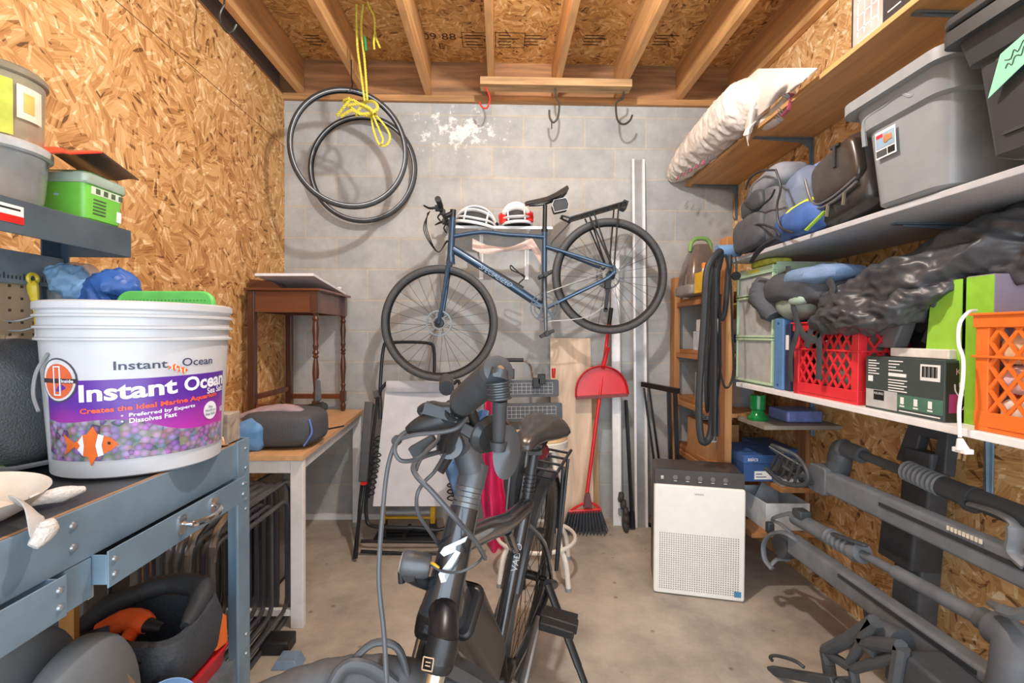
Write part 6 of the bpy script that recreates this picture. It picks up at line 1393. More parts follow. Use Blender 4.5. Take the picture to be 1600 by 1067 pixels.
b = B(); tube(b, [V((-.91, .885, WZ+.015)), V((-.905, .8815, WZ+.015))], .009, 14); obj('end_plug', b, m('#3f4a44', .5), t)
# pale plate, dark pan, strap and glove at the bench front
t = thing('oval_plate', 'cream oval plastic plate with a dark round disc on it at the bench front', 'plate', (-.80, .71, WZ)); c_ = V((-.775, .70, WZ+.03))
b = B(); lathe(b, [(.06, -.028), (.085, -.012), (.10, .008), (.103, .011), (.099, .009), (.06, -.022)], c_, 48, Ry(8), sx=.80, sy=1.0); obj('plate_body', b, m('#ded8cd', .4), t)
t2 = thing('round_pan', 'dark round pan lid with pale rim at the left edge on the cream plate', 'lid', (-.83, .64, WZ+.03))
b = B(); lathe(b, [(.001, .03), (.055, .026), (.07, .015), (.072, .006), (.06, .002)], (-.815, .655, WZ+.042), 40); obj('disc', b, m('#54585c', .4), t2)
b = B(); tube(b, [V((-.815+.072*math.cos(a), .655+.072*math.sin(a), WZ+.053)) for a in [2*math.pi*i/40 for i in range(40)]], .004, 6, closed=True); obj('rim', b, m('#d2d0cb', .4), t2)
t = thing('webbing_strap', 'grey-white webbing strap with frayed end hanging over the bench front', 'strap', (-.66, .72, WZ))
def S3(x, y, X): return atX(x/2.758, 680 + y/2.758, X)
b = B(); tube(b, cat([S3(60, 280, -.70), S3(110, 300, -.672), S3(150, 350, -.645), S3(165, 420, -.640), S3(190, 390, -.638)], 6), .012, 8, flat=.22, up=(1, 0, .2)); obj('webbing', b, m('#b4b3b0', .8), t)
b = B(); sausage(b, [S3(140, 480, -.638), S3(175, 440, -.636), S3(205, 400, -.634), S3(200, 365, -.636)], [.006, .010, .012, .006], .008, 30, 5, k=6, n=20); obj('frayed_end', b, m('#cfcdc8', .9, bump=.5, sc=200), t)
b = B(); sausage(b, [(-.69, .80, WZ+.014), (-.70, .77, WZ+.016), (-.72, .74, WZ+.015)], [.005, .011, .007], .006, 24, 8, k=5, n=20); tag(obj('white_rag', b, m('#d9d9d8', .9, bump=.4, sc=200), None), 'small white scrap of cloth on the bench beside the cream plate', 'cloth')
b = B(); bx(b, -.745, -.668, 1.178, 1.233, WZ+.0005, WZ+.075); tag(obj('wood_block', b, m('#a69a8c', .8, wood=1, sc=30, var=.3, bump=.3), None, smooth=False, bev=.003), 'weathered grey wood block at the far end of the workbench', 'block')
b = B(); lathe(b, [(.012, 0), (.016, .004), (.010, .014), (.004, .022)], (-.655-.02, 1.165, WZ+.0005), 16); tag(obj('steel_knob', b, CHROME, None), 'tiny chrome knob between bucket and wood block', 'knob')
# lower shelf of the bench
zs2 = .4085
t = thing('tool_bag', 'open black canvas tool bag with orange lining on the bench lower shelf', 'tool bag', (-.82, 1.08, zs2)); TBG = m('#3a4047', .7, var=.14, bump=.25, sc=160)
cx, cy = -.80, 1.075
def tr(z, g, r=.05, dz=0): return [(cx+px_ + z*.02, cy+py_, zs2+.05+z + dz*math.sin(3*math.atan2(py_, px_))) for px_, py_ in rrect(.26+2*g, .20+2*g, r, 6)]
b = B(); loft(b, [tr(0, -.012), tr(.02, .0), tr(.09, .006), tr(.125, -.004, dz=.01), tr(.127, -.020, dz=.01), tr(.03, -.022)]); obj('bag_body', b, TBG, t)
b = B(); sausage(b, [(-.91, 1.0, zs2+.17), (-.89, 1.09, zs2+.19), (-.80, 1.155, zs2+.21), (-.71, 1.14, zs2+.20), (-.69, 1.05, zs2+.17)], [.008, .02, .018, .022, .01], .012, 18, 3, k=10); obj('top_flap', b, m('#2f3338', .7), t)
b = B(); tube(b, cat([(-.90, .985, zs2+.10), (-.87, .98, zs2+.15), (-.80, 1.0, zs2+.165), (-.73, .985, zs2+.15), (-.70, .975, zs2+.10)], 6), .012, 8, flat=.25, up=(0, -1, 0)); obj('handle', b, m('#24272b', .8), t)
b = B(); prism(b, [(0, 0), (.05, -.01), (.045, .06), (.02, .085)], .03, frame((-.70, 1.13, zs2+.06), (0, 1, .0), (0, -.2, 1))); obj('orange_side', b, m('#e8742c', .6), t, label='orange side panel', bev=.004)
b = B(); lines('woven_label', frame((-.85, 1.0, zs2+.186), (1, .5, .1), (0, .4, 1)), [(-.02, -.008, .05, .016)], BLACKINK, t)
t = thing('cordless_drill', 'orange and black power drill lying in the open tool bag', 'drill', (-.80, 1.06, zs2+.13)); OR = m('#e65c22', .4)
b = B(); tube(b, cat([(-.87, 1.04, zs2+.165), (-.82, 1.06, zs2+.18), (-.77, 1.05, zs2+.175)], 4), [.018, .02, .022, .024, .024, .024, .024, .022, .018], 14); obj('motor_housing', b, OR, t)
b = B(); tube(b, cat([(-.80, 1.05, zs2+.165), (-.79, 1.01, zs2+.155), (-.76, .99, zs2+.14)], 4), [.014]*9, 10, flat=1.2); obj('grip', b, OR, t)
b = B(); tube(b, [(-.775, 1.05, zs2+.175), (-.735, 1.045, zs2+.17)], [.016, .010], 14); box(b, (-.75, .99, zs2+.135), (.05, .04, .025)); obj('chuck', b, BLACK, t)
b = B(); loft(b, [[(-.80+px_, 1.10+py_, zs2+z) for px_, py_ in rrect(.25+e, .18+e, .02, 3)] for z, e in ((.0005, -.01), (.03, 0), (.044, .01), (.046, .01))]); tag(obj('red_tray', b, m('#c92a36', .4), None), 'red plastic tray under the black tool bag', 'tray')
b = B(); 
t = thing('blue_bowl', 'light blue plastic bowl standing on its side at the bench shelf edge', 'bowl', (-.655, .87, zs2)); q = V((-.655, .93, zs2+.066))
b = B(); lathe(b, [(.020, -.02), (.04, -.014), (.055, .003), (.061, .012), (.063, .012), (.057, .0), (.041, -.018), (.02, -.024)], q, 40, Rz(-35) @ Ry(65)); obj('bowl_body', b, m('#84a6d0', .35), t)
b = B(); lathe(b, [(.022, .006), (.026, .012), (.02, .016)], q, 30, Rz(-35) @ Ry(65)); obj('inner_hub', b, m('#9ab8da', .35), t)
t = thing('grey_shell', 'big scuffed dark grey moulded plastic shell under the left bench drawer', 'plastic shell', (-.77, .80, zs2)); GS = m('#6c7277', .6, var=.2, sc=7, bump=.15)
def shell(x0, yc, ry, rz, th, mat, nm, tw=0):
    b = B(); rg = []
    for i in range(13):
        u = i/12; x = x0 + th*u; k = math.sqrt(max(.02, 1-(2*u-1)**4))
        rg.append([(x + tw*math.sin(a)*.5, yc + ry*k*math.cos(a), zs2 + .001 + (rz*k*max(0, math.sin(a))**.8 if math.sin(a) > 0 else 0)) for a in [math.pi*j/26 for j in range(27)]])
    loft(b, rg); return obj(nm, b, mat, t)
shell(-.86, .79, .15, .32, .08, GS, 'rear_shell', .04); shell(-.77, .80, .14, .30, .09, GS, 'front_shell', .05)
b = B(); tube(b, [(-.676, .80+.11*math.cos(a), zs2+.012+.22*math.sin(a)) for a in [math.pi*j/26 for j in range(27)]], .008, 6); obj('tan_edge', b, m('#8d7556', .6), t, label='tan edge strip')
b = B(); bx(b, -.98, -.83, 1.02, 1.04, zs2+.06, zs2+.20)
tag(obj('wood_offcut', bx(B(), -.875, -.845, .955, .967, zs2+.0005, zs2+.27), m('#b58248', .7, wood=3, var=.2), None, smooth=False), 'small tan wood offcut standing behind the tool bag', 'block'); b.free()
t = thing('small_speaker', 'small black boxy speaker behind the tool bag under the drawer', 'speaker', (-.96, 1.20, .5))
b = B(); bx(b, -.985, -.925, 1.14, 1.20, zs2+.0005, zs2+.29); obj('cabinet', b, BLACK, t, bev=.006); lines('logo_print', frame((-.955, 1.139, zs2+.235), (1, 0, 0), (0, 0, 1)), [(-.012, 0, .024, .005)], WHITEINK, t)
# ---------------------------------------------------------------- folding chairs stored on edge behind the bench
BT2 = m('#55585c', .3, .35)
def fchair():
    x = 0.; t = thing('folding_chair', 'chair', 'chair', (0, 0, 0), 'folding chairs stored on edge')
    def lp(y0, y1, z0, z1, r, x, rad, n=5):
        return [V((x, py_ + (y0+y1)/2, pz + (z0+z1)/2)) for py_, pz in rrect(y1-y0, z1-z0, rad, n)]
    b = B(); tube(b, lp(0, .58, .012, .60, 0, 0, .09), .0115, 8, closed=True); obj('outer_frame', b, BT2, t)
    b = B(); tube(b, lp(.10, .50, .07, .53, 0, .016, .05), .009, 8, closed=True); obj('leg_frame', b, BT2, t)
    b = B(); prism(b, rrect(.34, .40, .04, 4, .40, .30), .010, frame((.003, 0, 0), (0, 1, 0), (0, 0, 1))); obj('seat_panel', b, m('#1e1f21', .5), t) if False else b.free()
    b = B(); tube(b, [V((0, y_, z_)) for y_, z_ in [(.0+.002, .50), (.012, .56), (.035, .592), (.09, .6125)]], .0125, 8); obj('corner_sleeve', b, m('#8b8e92', .2, .9), t); return t
P0 = fchair(); wd = ['first', 'second', 'third', 'fourth', 'fifth', 'sixth', 'seventh', 'eighth', 'ninth', 'tenth']
for i in range(10):
    lab = 'black tube folding chair stored on edge under the table, %s from the left wall' % wd[i]
    loc = (-1.262 + .0395*i, 1.45 + .018*((i*3) % 4), 0)
    if i == 0: P0.location = loc; P0['label'] = lab
    else: copy_thing(P0, loc, (0, 0, math.radians(.3)), lab)
# ---------------------------------------------------------------- desk and what stands on it
ZD = .727; t = thing('desk', 'light oak-topped desk with white steel legs along the left wall', 'desk', (-1.12, 2.5, 0))
fl_ = atZ(473, 711, ZD); bl_ = V((-.895, D-.03, ZD)); bk = V((XL+.012, D-.03, ZD)); fk = V((XL+.012, fl_.y, ZD))
b = B(); prism(b, [(fk.x, fk.y), (fl_.x, fl_.y), (bl_.x, bl_.y), (bk.x, bk.y)], .024, frame((0, 0, ZD-.024), (1, 0, 0), (0, 1, 0))); obj('tabletop', b, m('#d8ab7c', .5, wood=2, sc=16, var=.1), t, smooth=False, bev=.002)
for (p, q) in ((fl_, bl_),):
    b = B(); d_ = (q-p).normalized(); bar(b, p + d_*.03 + V((-.03, 0, -.05)), q - d_*.03 + V((-.03, 0, -.05)), .025, .05, (0, 0, 1)); obj('side_rail', b, m('#c9cdd1', .4), t, smooth=False)
for (x, y) in ((fl_.x-.034, fl_.y+.035), (bl_.x-.03, D-.065), (fk.x+.04, fl_.y+.035), (fk.x+.04, D-.065)):
    b = B(); bx(b, x-.026, x+.026, y-.014, y+.014, 0, ZD-.0245); obj('leg', b, WHITE, t, smooth=False, bev=.002)
b = B(); bx(b, fk.x+.067, fl_.x-.061, fl_.y+.023, fl_.y+.047, ZD-.08, ZD-.025); obj('front_rail', b, WHITE, t, smooth=False); b = B(); bx(b, fk.x+.067, fl_.x-.061, fl_.y+.025, fl_.y+.045, .05, .075); obj('front_rail', b, WHITE, t, smooth=False)
t = thing('glass_panel', 'dark-edged glass panel standing under the desk beside the chairs', 'glass panel', (-1.073, 2.3, 0))
b = B(); bx(b, -1.075, -1.071, 2.08, 2.46, .012, .56); obj('glass', b, m('#6f7f84', .1, alpha=.5, trans=.3, coat=.5), t, smooth=False)
b = B(); bx(b, -1.078, -1.068, 2.07, 2.47, 0, .0115); bx(b, -1.078, -1.068, 2.07, 2.0795, .012, .57); bx(b, -1.078, -1.068, 2.4605, 2.47, .012, .57); bx(b, -1.078, -1.068, 2.08, 2.46, .5605, .57); obj('edge_frame', b, BLACK, t, smooth=False)
b = B(); q = at(440, 997, 1.86); bx(b, q.x-.06, q.x+.05, 1.80, 1.88, 0, .05); tag(obj('black_block', b, BLACK, None, bev=.006), 'black rubber block on the floor at the desk leg', 'block')
b = B(); prism(b, [(-.05, 0), (.055, 0), (.035, .035), (-.03, .035)], .06, frame((at(448, 1015, 1.74).x, 1.78, .0005), (1, 0, 0), (0, 0, 1))); tag(obj('blue_wedge', b, m('#8098b0', .4, .2), None, smooth=False, bev=.002), 'small blue-grey metal wedge on the floor in front of the desk leg', 'wedge')
# antique side table on the desk
DW = m('#6a3a24', .3, wood=1, sc=12, var=.25, coat=.3); DWZ = m('#4f2e20', .3, wood=3, sc=12, var=.3, coat=.3)
tx0, tx1, ty0, ty1 = -1.345, -1.0, 2.60, 3.06; t = thing('side_table', 'small antique dark wood table with turned legs standing on the desk', 'table', ((tx0+tx1)/2, (ty0+ty1)/2, ZD))
zT = ZD+.725
b = B(); bx(b, tx0-.03, tx1+.035, ty0-.03, ty1+.03, zT, zT+.014); obj('tabletop', b, DW, t, smooth=False, bev=.004)
b = B(); bx(b, tx0, tx1, ty0, ty0+.016, zT-.115, zT-.0005); bx(b, tx0, tx1, ty1-.016, ty1, zT-.115, zT-.0005); bx(b, tx0, tx0+.016, ty0+.017, ty1-.017, zT-.115, zT-.0005); bx(b, tx1-.022, tx1-.006, ty0+.017, ty1-.017, zT-.115, zT-.0005) ; obj('apron', b, DW, t, smooth=False)
def turned(x, y):
    L_ = zT-.118-ZD; pr = [(.012, 0), (.017, .01), (.012, .03), (.016, .05), (.016, .055)]
    b = B(); lathe(b, [(.010, 0), (.016, .02), (.018, .035), (.011, .055), (.013, .06)], (x, y, ZD+.0005), 18); bx(b, x-.016, x+.016, y-.016, y+.016, ZD+.062, ZD+.13)
    pz = [(.13, .013), (.15, .011), (.17, .016), (.18, .011), (.22, .013), (.28, .018), (.33, .015), (.36, .010), (.37, .017), (.38, .010), (.39, .018), (.405, .011), (.43, .016), (.445, .012), (.47, .014), (.52, .018), (.56, .013), (.575, .018), (.59, .012), (.607, .017)]
    lathe(b, [(r, z) for z, r in pz], (x, y, ZD), 18); bx(b, x-.019, x+.019, y-.019, y+.019, ZD+.608, zT-.0005); obj('leg', b, DWZ, t, ang=25)
turned(tx1-.005, ty0+.005); turned(tx1-.005, ty1-.005)
for y in (ty0+.005, ty1-.005): obj('leg', bx(B(), tx0-.018, tx0+.018, y-.018, y+.018, ZD+.0005, zT-.0006), DWZ, t, smooth=False, bev=.002, label='plain square leg')
for a, c in (((tx0+.02, ty0+.005), (tx1-.022, ty0+.005)), ((tx0, ty0+.025), (tx0, ty1-.015)), ((tx0+.02, ty1-.005), (tx1-.022, ty1-.005))):
    b = B(); bar(b, (*a, ZD+.095 + (.05 if a[0] == c[0] else 0)), (*c, ZD+.095 + (.05 if a[0] == c[0] else 0)), .014, .03, (0, 0, 1)); obj('stretcher', b, DW, t, smooth=False)
b = B(); pa = at(398, 431, 2.57); pb = at(490, 431, 2.57); pc = at(541, 461, 3.09); pd = V((pa.x, pc.y, pc.z))
A_ = [pa, pb, pc, pd]; loft(b, [A_, [p + V((0, 0, .014)) for p in A_]]); tag(obj('white_board', b, m('#e4e8ee', .4, var=.03), None, smooth=False), 'white slab board tilted on top of the antique side table', 'board')
b = B(); p = at(415, 443, 2.66); prism(b, [(-.09, 0), (.09, 0), (.05, .035), (.02, .045), (-.09, .055)], .12, frame((p.x, 2.78, zT+.0145), (1, 0, 0), (0, 0, 1))); tag(obj('wood_wedge', b, DW, None, smooth=False), 'brown wood piece propping up the white slab board', 'block')
b = B(); q = at(533, 452, 3.0); lump(b, (q.x-.01, 3.0, zT+.055), (.014, .02, .008), .8); tag(obj('white_clip', b, WHITE, None), 'tiny white clip on the right corner of the slab board', 'clip')
# blue and black duffel on the desk
t = thing('duffel_bag', 'black and light blue soft bag with mauve flap lying on the desk', 'bag', (-.95, 2.05, ZD))
b = B(); lump(b, (-.955, 2.14, ZD+.082), (.16, .13, .08), .55, .01, 9, seed=31, flatb=True); obj('bag_body', b, m('#4b5057', .75, bump=.2, sc=160), t)
b = B(); lump(b, (-1.06, 2.05, ZD+.065), (.065, .07, .062), .7, .02, 13, seed=33); obj('blue_pocket', b, m('#5f93c9', .6, var=.12), t, label='light blue crinkled pocket')
b = B(); sausage(b, [(-1.13, 2.10, ZD+.13), (-1.03, 2.10, ZD+.155), (-.93, 2.10, ZD+.165), (-.85, 2.09, ZD+.15)], [.02, .035, .032, .015], .01, 12, 6, flat=.5); obj('top_flap', b, m('#a3929a', .8), t, label='mauve-grey flap')
b = B(); tube(b, cat([(-.815, 2.04, ZD+.13), (-.80, 2.03, ZD+.08), (-.81, 2.02, ZD+.05), (-.83, 2.02, ZD+.02)], 4), .004, 6); obj('blue_piping', b, m('#5a7fd0', .5), t)
# clamp
t = thing('clamp_tool', 'black and grey work clamp standing on the desk beside the antique table', 'clamp', at(505, 690, 2.28))
def C4(x, y, Y=2.28): return at(350 + x/3.333, 400 + y/3.333, Y)
b = B(); prism(b, [(-.014, 0), (.016, .01), (.010, .10), (0, .115), (-.012, .10)], .012, frame(C4(492, 760), (1, 0, 0), (-.05, 0, 1))); prism(b, [(-.012, 0), (.012, 0), (.02, -.10), (0, -.105)], .012, frame(C4(508, 810), (1, 0, 0), (0, 0, 1))); obj('jaw', b, m('#5a5d60', .5), t, bev=.003)
b = B(); tube(b, [C4(440, 795, 2.33), C4(525, 785)], .020, 14); tube(b, [C4(440, 778, 2.33), C4(515, 765)], .007, 8); obj('body', b, m('#3c3f40', .5), t)
b = B(); lathe(b, [(.016, -.01), (.02, 0), (.016, .01)], C4(498, 900), 18, Ry(90)); obj('knob', b, BLACK, t); b = B(); tube(b, [C4(520, 905), C4(625, 885)], .004, 8); obj('screw_bar', b, BLACK, t)
b = B(); lump(b, C4(482, 840), (.012, .01, .022), .8); obj('pad', b, m('#8d5a34', .5), t)
# ---------------------------------------------------------------- electric bicycle in the foreground
f_ = V((-.288, -.958, 0)).normalized(); l0 = V((-f_.y*1, f_.x, 0)); l0 = V((0, 0, 1)).cross(f_)
ph = math.radians(7.0); U_ = V((0, 0, 1))*math.cos(ph) + l0*math.sin(ph); L_ = l0*math.cos(ph) - V((0, 0, 1))*math.sin(ph)
EO = V((.073, 1.697, 0.004))
def E(x, y, z): return EO + f_*x + L_*y + U_*z
EB = m('#3a3f45', .22, .5, .08, coat=.6); EBK = m('#212326', .35, .2); PLG = m('#5b6167', .4, .4); SIL = m('#d5d8db', .12, 1)
t = thing('electric_bicycle', 'dark grey electric bicycle with turned front wheel, in the foreground centre', 'bicycle', EO)
AX = (U_*.927 - f_*.375).normalized()
st = math.radians(-62); MS = Matrix.Rotation(st, 3, AX); CR_ = E(.905, 0, .76)
fp = (f_ - AX*f_.dot(AX)).normalized(); fs = MS @ fp; ls = MS @ L_
def S(x, y, z): return CR_ + fs*x + ls*y + AX*z
# wheels
cR = E(0, 0, .36); wheel(t, cR, L_, .355, .022, 28, .09, -1, tread=True)
zc = -( .40)/.927; cFw = S(.045, 0, zc); wheel(t, cFw, ls, .352, .0265, 28, .09, 1, tread=True)
# frame
b = B(); tube(b, [CR_ + AX*-.012, CR_ + AX*.03, CR_ + AX*.13, CR_ + AX*.165], [.036, .031, .0275, .0265], 20); hd = obj('head_tube', b, EB, t, label='glossy dark head tube')
ht = CR_ + AX*.14; hbm = CR_ + AX*.03; bbE = E(.44, 0, .30); stt = E(.275, 0, .70)
b = B(); A = aim(bbE-hbm, L_); rg = []
P_ = cat([hbm, hbm.lerp(bbE, .35) - U_*.015, bbE.lerp(hbm, .25) - U_*.01, bbE], 6)
for i, p in enumerate(P_):
    d = (P_[min(i+1, len(P_)-1)] - P_[max(i-1, 0)]); A = aim(d, L_); rg.append([p + A @ V((px_, py_, 0)) for px_, py_ in rrect(.082 if i > 3 else .06+.006*i, .062, .022, 4)])
loft(b, rg); fr_ = obj('down_tube', b, EB, t)
b = B(); tube(b, cat([CR_ + AX*.115, E(.68, 0, .74), E(.48, 0, .69), stt + (bbE-stt)*.05], 6), [.026, .021, .017], 14, flat=1.2) if False else tube(b, cat([CR_ + AX*.105, E(.68, 0, .805), E(.48, 0, .745), stt + (stt-bbE)*.03], 6), .022, 14, flat=1.15)
tube(b, cat([E(.48, 0, .72), E(.40, 0, .65), E(.335, 0, .60)], 4), .013, 10); obj('top_tube', b, EB, t)
b = B(); tube(b, [stt + (stt-bbE)*.03, bbE], .0205, 16); se = obj('seat_tube', b, EB, t)
d_ = (bbE-stt).normalized(); nn_ = (V((0, -1, 0)) - d_*V((0, -1, 0)).dot(d_)).normalized()
text('model_lettering', 'VADO', frame(stt.lerp(bbE, .30) + nn_*.0215 , -d_, nn_.cross(-d_)), .075, m('#b9bec3', .4), se, h_=.018)
b = B(); tube(b, [bbE - L_*.055, bbE + L_*.055], .055, 24); box(b, bbE + f_*.03, (.10, .13, .12)); obj('motor', b, EBK, t, bev=.012)
b = B()
for s in (-1, 1):
    tube(b, cat([stt + L_*.012*s - U_*.04, E(.14, .05*s, .55), E(0, .07*s, .37)], 5), .009, 10)
    tube(b, cat([bbE + L_*.04*s, E(.2, .06*s, .31), E(0, .072*s, .355)], 5), .013, 10)
obj('rear_triangle', b, EB, t)
# battery on the down tube
q0, q1 = hbm.lerp(bbE, .16) + U_*.035, hbm.lerp(bbE, .80) + U_*.045; side = L_
b = B(); A = aim(q1-q0, L_); off = A @ V((1, 0, 0)); rg = []
up_ = (U_ - (q1-q0).normalized()*U_.dot((q1-q0).normalized())).normalized()
def bat(e, h0, h1, w_): return [[p + L_*x + up_*y for x, y in rrect(w_, h1-h0, .02, 4, 0, (h0+h1)/2)] for p in (q0 + (q1-q0)*e, q1 - (q1-q0)*e)]
loft(b, bat(0, -.075, .02, .098)); bt_ = obj('battery', b, EBK, t, bev=.008)
b = B(); loft(b, bat(.06, -.06, .03, .085)); obj('battery_cover', b, m('#151617', .18, coat=.6), bt_, bev=.006)
# emblem on head tube (stylised slanted S)
nf = (V((-.12, -1, 0)) - AX*V((-.12, -1, 0)).dot(AX)).normalized(); fe = frame(CR_ + AX*.10 + nf*.0297, AX.cross(nf)*1, AX)
fe = frame(CR_ + AX*.082 + nf*.031, nf.cross(AX)*-1, AX)
b = B()
def emb(pp):
    prism(b, [(x, y) for x, y in pp], .0016, fe)
emb([(.020, .040), (-.016, .014), (-.020, .004), (-.012, .0), (.006, .012), (.004, .020), (.018, .030)]); emb([(.006, .014), (-.004, -.008), (-.014, -.028), (-.006, -.040), (.002, -.036), (-.004, -.028), (.008, -.006), (.014, .012)])
bmesh.ops.triangulate(b, faces=[f for f in b.faces if len(f.verts) > 4]); obj('emblem', b, m('#a9aeb3', .3, .5), hd, smooth=False, label='silver slanted S emblem')
# fork
b = B(); lathe(b, [(.030, -.012), (.034, -.005), (.034, .0)], CR_, 24, aim(AX)); A = aim(AX, fs)
tube(b, cat([S(0, .078, -.055), S(.0, .074, -.03), S(0, .04, -.005), S(0, 0, .0), S(0, -.04, -.005), S(.0, -.074, -.03), S(0, -.078, -.055)], 6), .0245, 16); 
for s in (-1, 1): tube(b, [S(0, .078*s, -.02), S(.0, .078*s, -.04), S(0, .078*s, -.062), S(0, .078*s, -.068)], [.024, .0255, .023, .020], 18)
obj('fork_crown', b, EBK, t)
for s in (-1, 1):
    b = B(); tube(b, [S(0, .078*s, -.06), S(0, .078*s, -.22)], .0165, 18); fk_ = obj('stanchion', b, SIL, t, label='polished stanchion')
    b = B(); tube(b, [S(0, .078*s, -.215), S(.0, .078*s, -.34), S(.03, .072*s, zc), S(.045, .07*s, zc-.01)], [.023, .021, .018, .016], 16); obj('fork_leg', b, EBK, t)
lf = frame(S(0, .078, -.045) + V((-.015, -.0215, 0)), V((1, -.3, 0)), AX); b = B()
for (x, y, w_, h_) in ((-.009, -.009, .018, .0018), (-.009, .0072, .018, .0018), (-.009, -.009, .0018, .018), (.0072, -.009, .0018, .018), (-.004, -.003, .008, .0015), (-.004, .0015, .008, .0015)): prism(b, [(x, y), (x+w_, y), (x+w_, y+h_), (x, y+h_)], .002, lf)
obj('fork_logo', b, SIL, fk_, smooth=False)
b = B(); rf = .352+.016; c0 = cFw
def fend(cen, rr, ax_, fw, upv, a0, a1, w_, n=28):
    b = B(); rg = []
    for i in range(n+1):
        a = math.radians(a0 + (a1-a0)*i/n); d = fw*math.cos(a) + upv*math.sin(a); p = cen + d*rr
        sec = [(-w_, -.016), (-w_*.8, .0), (0, .010), (w_*.8, .0), (w_, -.016), (w_*.95, -.018), (w_*.72, -.004), (0, .005), (-w_*.72, -.004), (-w_*.95, -.018)]
        rg.append([p + ax_*x + d*y for x, y in sec])
    return loft(b, rg)
fwp = (fs - V((0, 0, 1))*0); upw = ls.cross(fs).normalized(); upw = upw if upw.z > 0 else -upw
obj('front_fender', fend(cFw, rf, ls, fs, upw, 100, 178, .034), m('#3c4146', .3, .2), t)
obj('rear_fender', fend(cR, .37, L_, f_, U_, 20, 175, .032), m('#3c4146', .3, .2), t)
b = B(); tube(b, cat([S(.05, .03, -.11), S(.10, .035, -.09), S(.135, .038, -.10), S(.14, .042, -.17), S(.12, .045, -.25)], 5), .008, 10, flat=1.5); tube(b, cat([S(.03, .02, -.10), S(.06, .028, -.06), S(.10, .03, -.06), S(.13, .03, -.10)], 5), .006, 10); obj('fender_bracket', b, m('#45494d', .4), t)
# headlight
b = B(); h0 = at(672, 885, .80); h1 = at(628, 879, .80); tube(b, [h0, h0.lerp(h1, .15), h1.lerp(h0, .1), h1], [.017, .0205, .0215, .019], 20); hl = obj('headlight', b, m('#565b60', .35, .3), t)
b = B(); tube(b, [h1, h1 + (h1-h0)*.03], .017, 20); obj('lens', b, m('#c9d3da', .05, trans=.5), hl)
b = B(); tube(b, cat([at(650, 900, .80), at(640, 900, .80), at(636, 905, .80)], 4), .010, 8); tube(b, cat([at(640, 898, .80), at(655, 907, .81), at(688, 918, .83)], 5), .008, 10, flat=1.4); lathe(b, [(.010, -.008), (.012, 0), (.010, .008)], at(640, 897, .79), 16, Rx(90)); tube(b, [at(627, 893, .79), at(628, 910, .79)], .006, 8); obj('light_bracket', b, EBK, hl)
b = B(); tube(b, cat([at(672, 880, .80), at(690, 892, .79), at(720, 893, .77), at(748, 878, .79), at(758, 860, .82)], 6), .0022, 8); obj('light_cable', b, m('#4a4e52', .5), hl)
b = B(); tube(b, cat([at(672, 879, .80), at(678, 881, .798), at(686, 888, .795)], 4), .0026, 8); obj('yellow_lead', b, m('#d9ab2c', .5), hl)
# stem and bars
ts = CR_ + AX*.165
b = B()
for k in range(4): tube(b, [ts + AX*(.001+.009*k), ts + AX*(.0085+.009*k)], .0245, 24)
obj('headset_spacers', b, m('#6d7378', .3, .5), t)
BC_ = at(702, 690, .845)
b = B(); tube(b, [ts + AX*.036, ts + AX*.08], .026, 22); tube(b, cat([ts + AX*.062, ts.lerp(BC_, .55) + AX*.05, BC_ + V((.008, 0, -.004))], 5), .0255, 18); obj('stem', b, PLG, t)
ge = at(773, 584, .565); gi = at(722, 628, .66); 
b = B(); tube(b, [BC_ + V((-.004, .035, .0)), BC_ + V((.004, -.035, 0))], .0225, 20); obj('stem_clamp', b, PLG, t)
b = B(); tube(b, cat([BC_*2 - at(718, 640, .72) + V((0, 0, .09)), BC_ + V((-.01, .06, .005)), BC_ + V((0, -.02, 0)), BC_ + V((.003, -.06, .012)), gi, gi.lerp(ge, .5)], 6), .0145, 14); obj('handlebar', b, EBK, t)
b = B(); N_ = 20; tube(b, [gi.lerp(ge, i/N_) for i in range(N_+1)], [.0185 + (.0012 if i % 2 else 0) if i < 17 else .0195 for i in range(N_+1)], 20, flat=1.05); obj('grip', b, m('#3e4347', .55), t, label='left rubber grip')
b = B(); ro = BC_*2 - gi; rr_ = at(672, 600, 1.10); tube(b, [BC_ + V((-.03, .22, .07)), BC_ + V((-.04, .30, .08))], .017, 14); obj('grip', b, EBK, t, label='right rubber grip')
b = B(); e_ = (ge-gi).normalized(); lathe(b, [(.019, -.002), (.0205, .004), (.019, .012), (.014, .014)], ge, 24, aim(e_)); obj('bar_end_collar', b, m('#484c50', .4), t)
b = B(); lathe(b, [(.0042, .0), (.0042, .004)], ge + e_*.014, 12, aim(e_)); obj('bar_end_bolt', b, SIL, t)
# folding mirror on the bar end
mm = thing('bar_end_mirror', 'black folding rear-view mirror hanging from the electric bicycle handlebar end', 'mirror', ge)
m0 = at(778, 597, .545); m1 = at(781, 625, .545); m2 = at(779, 690, .56)
b = B(); tube(b, [ge + e_*.016, m0.lerp(ge, .2), m0], [.010, .012, .013], 14); N_ = 14; tube(b, [m0.lerp(m1, i/N_) for i in range(N_+1)], [.0125 + (.002 if i % 4 < 2 else 0) for i in range(N_+1)], 14); tube(b, [m1, m2], [.009, .0075], 12); tube(b, [m2, at(778, 704, .56)], [.011, .009], 12); obj('mirror_arm', b, m('#474c51', .3, .4), mm)
b = B(); mc = at(779, 697, .57); A = aim((-.45, -.9, .1), (.35, 0, 1)); rg = []
cM = at(778, 693, .575)
lathe(b, [(.001, -.008), (.030, -.006), (.036, 0), (.036, .003), (.001, .0045)], at(768, 678, .60), 30, aim((-.80, .55, .25), (.3, 0, 1)), sx=1.15, sy=.72); obj('mirror_head', b, m('#34383c', .25, .3), mm)
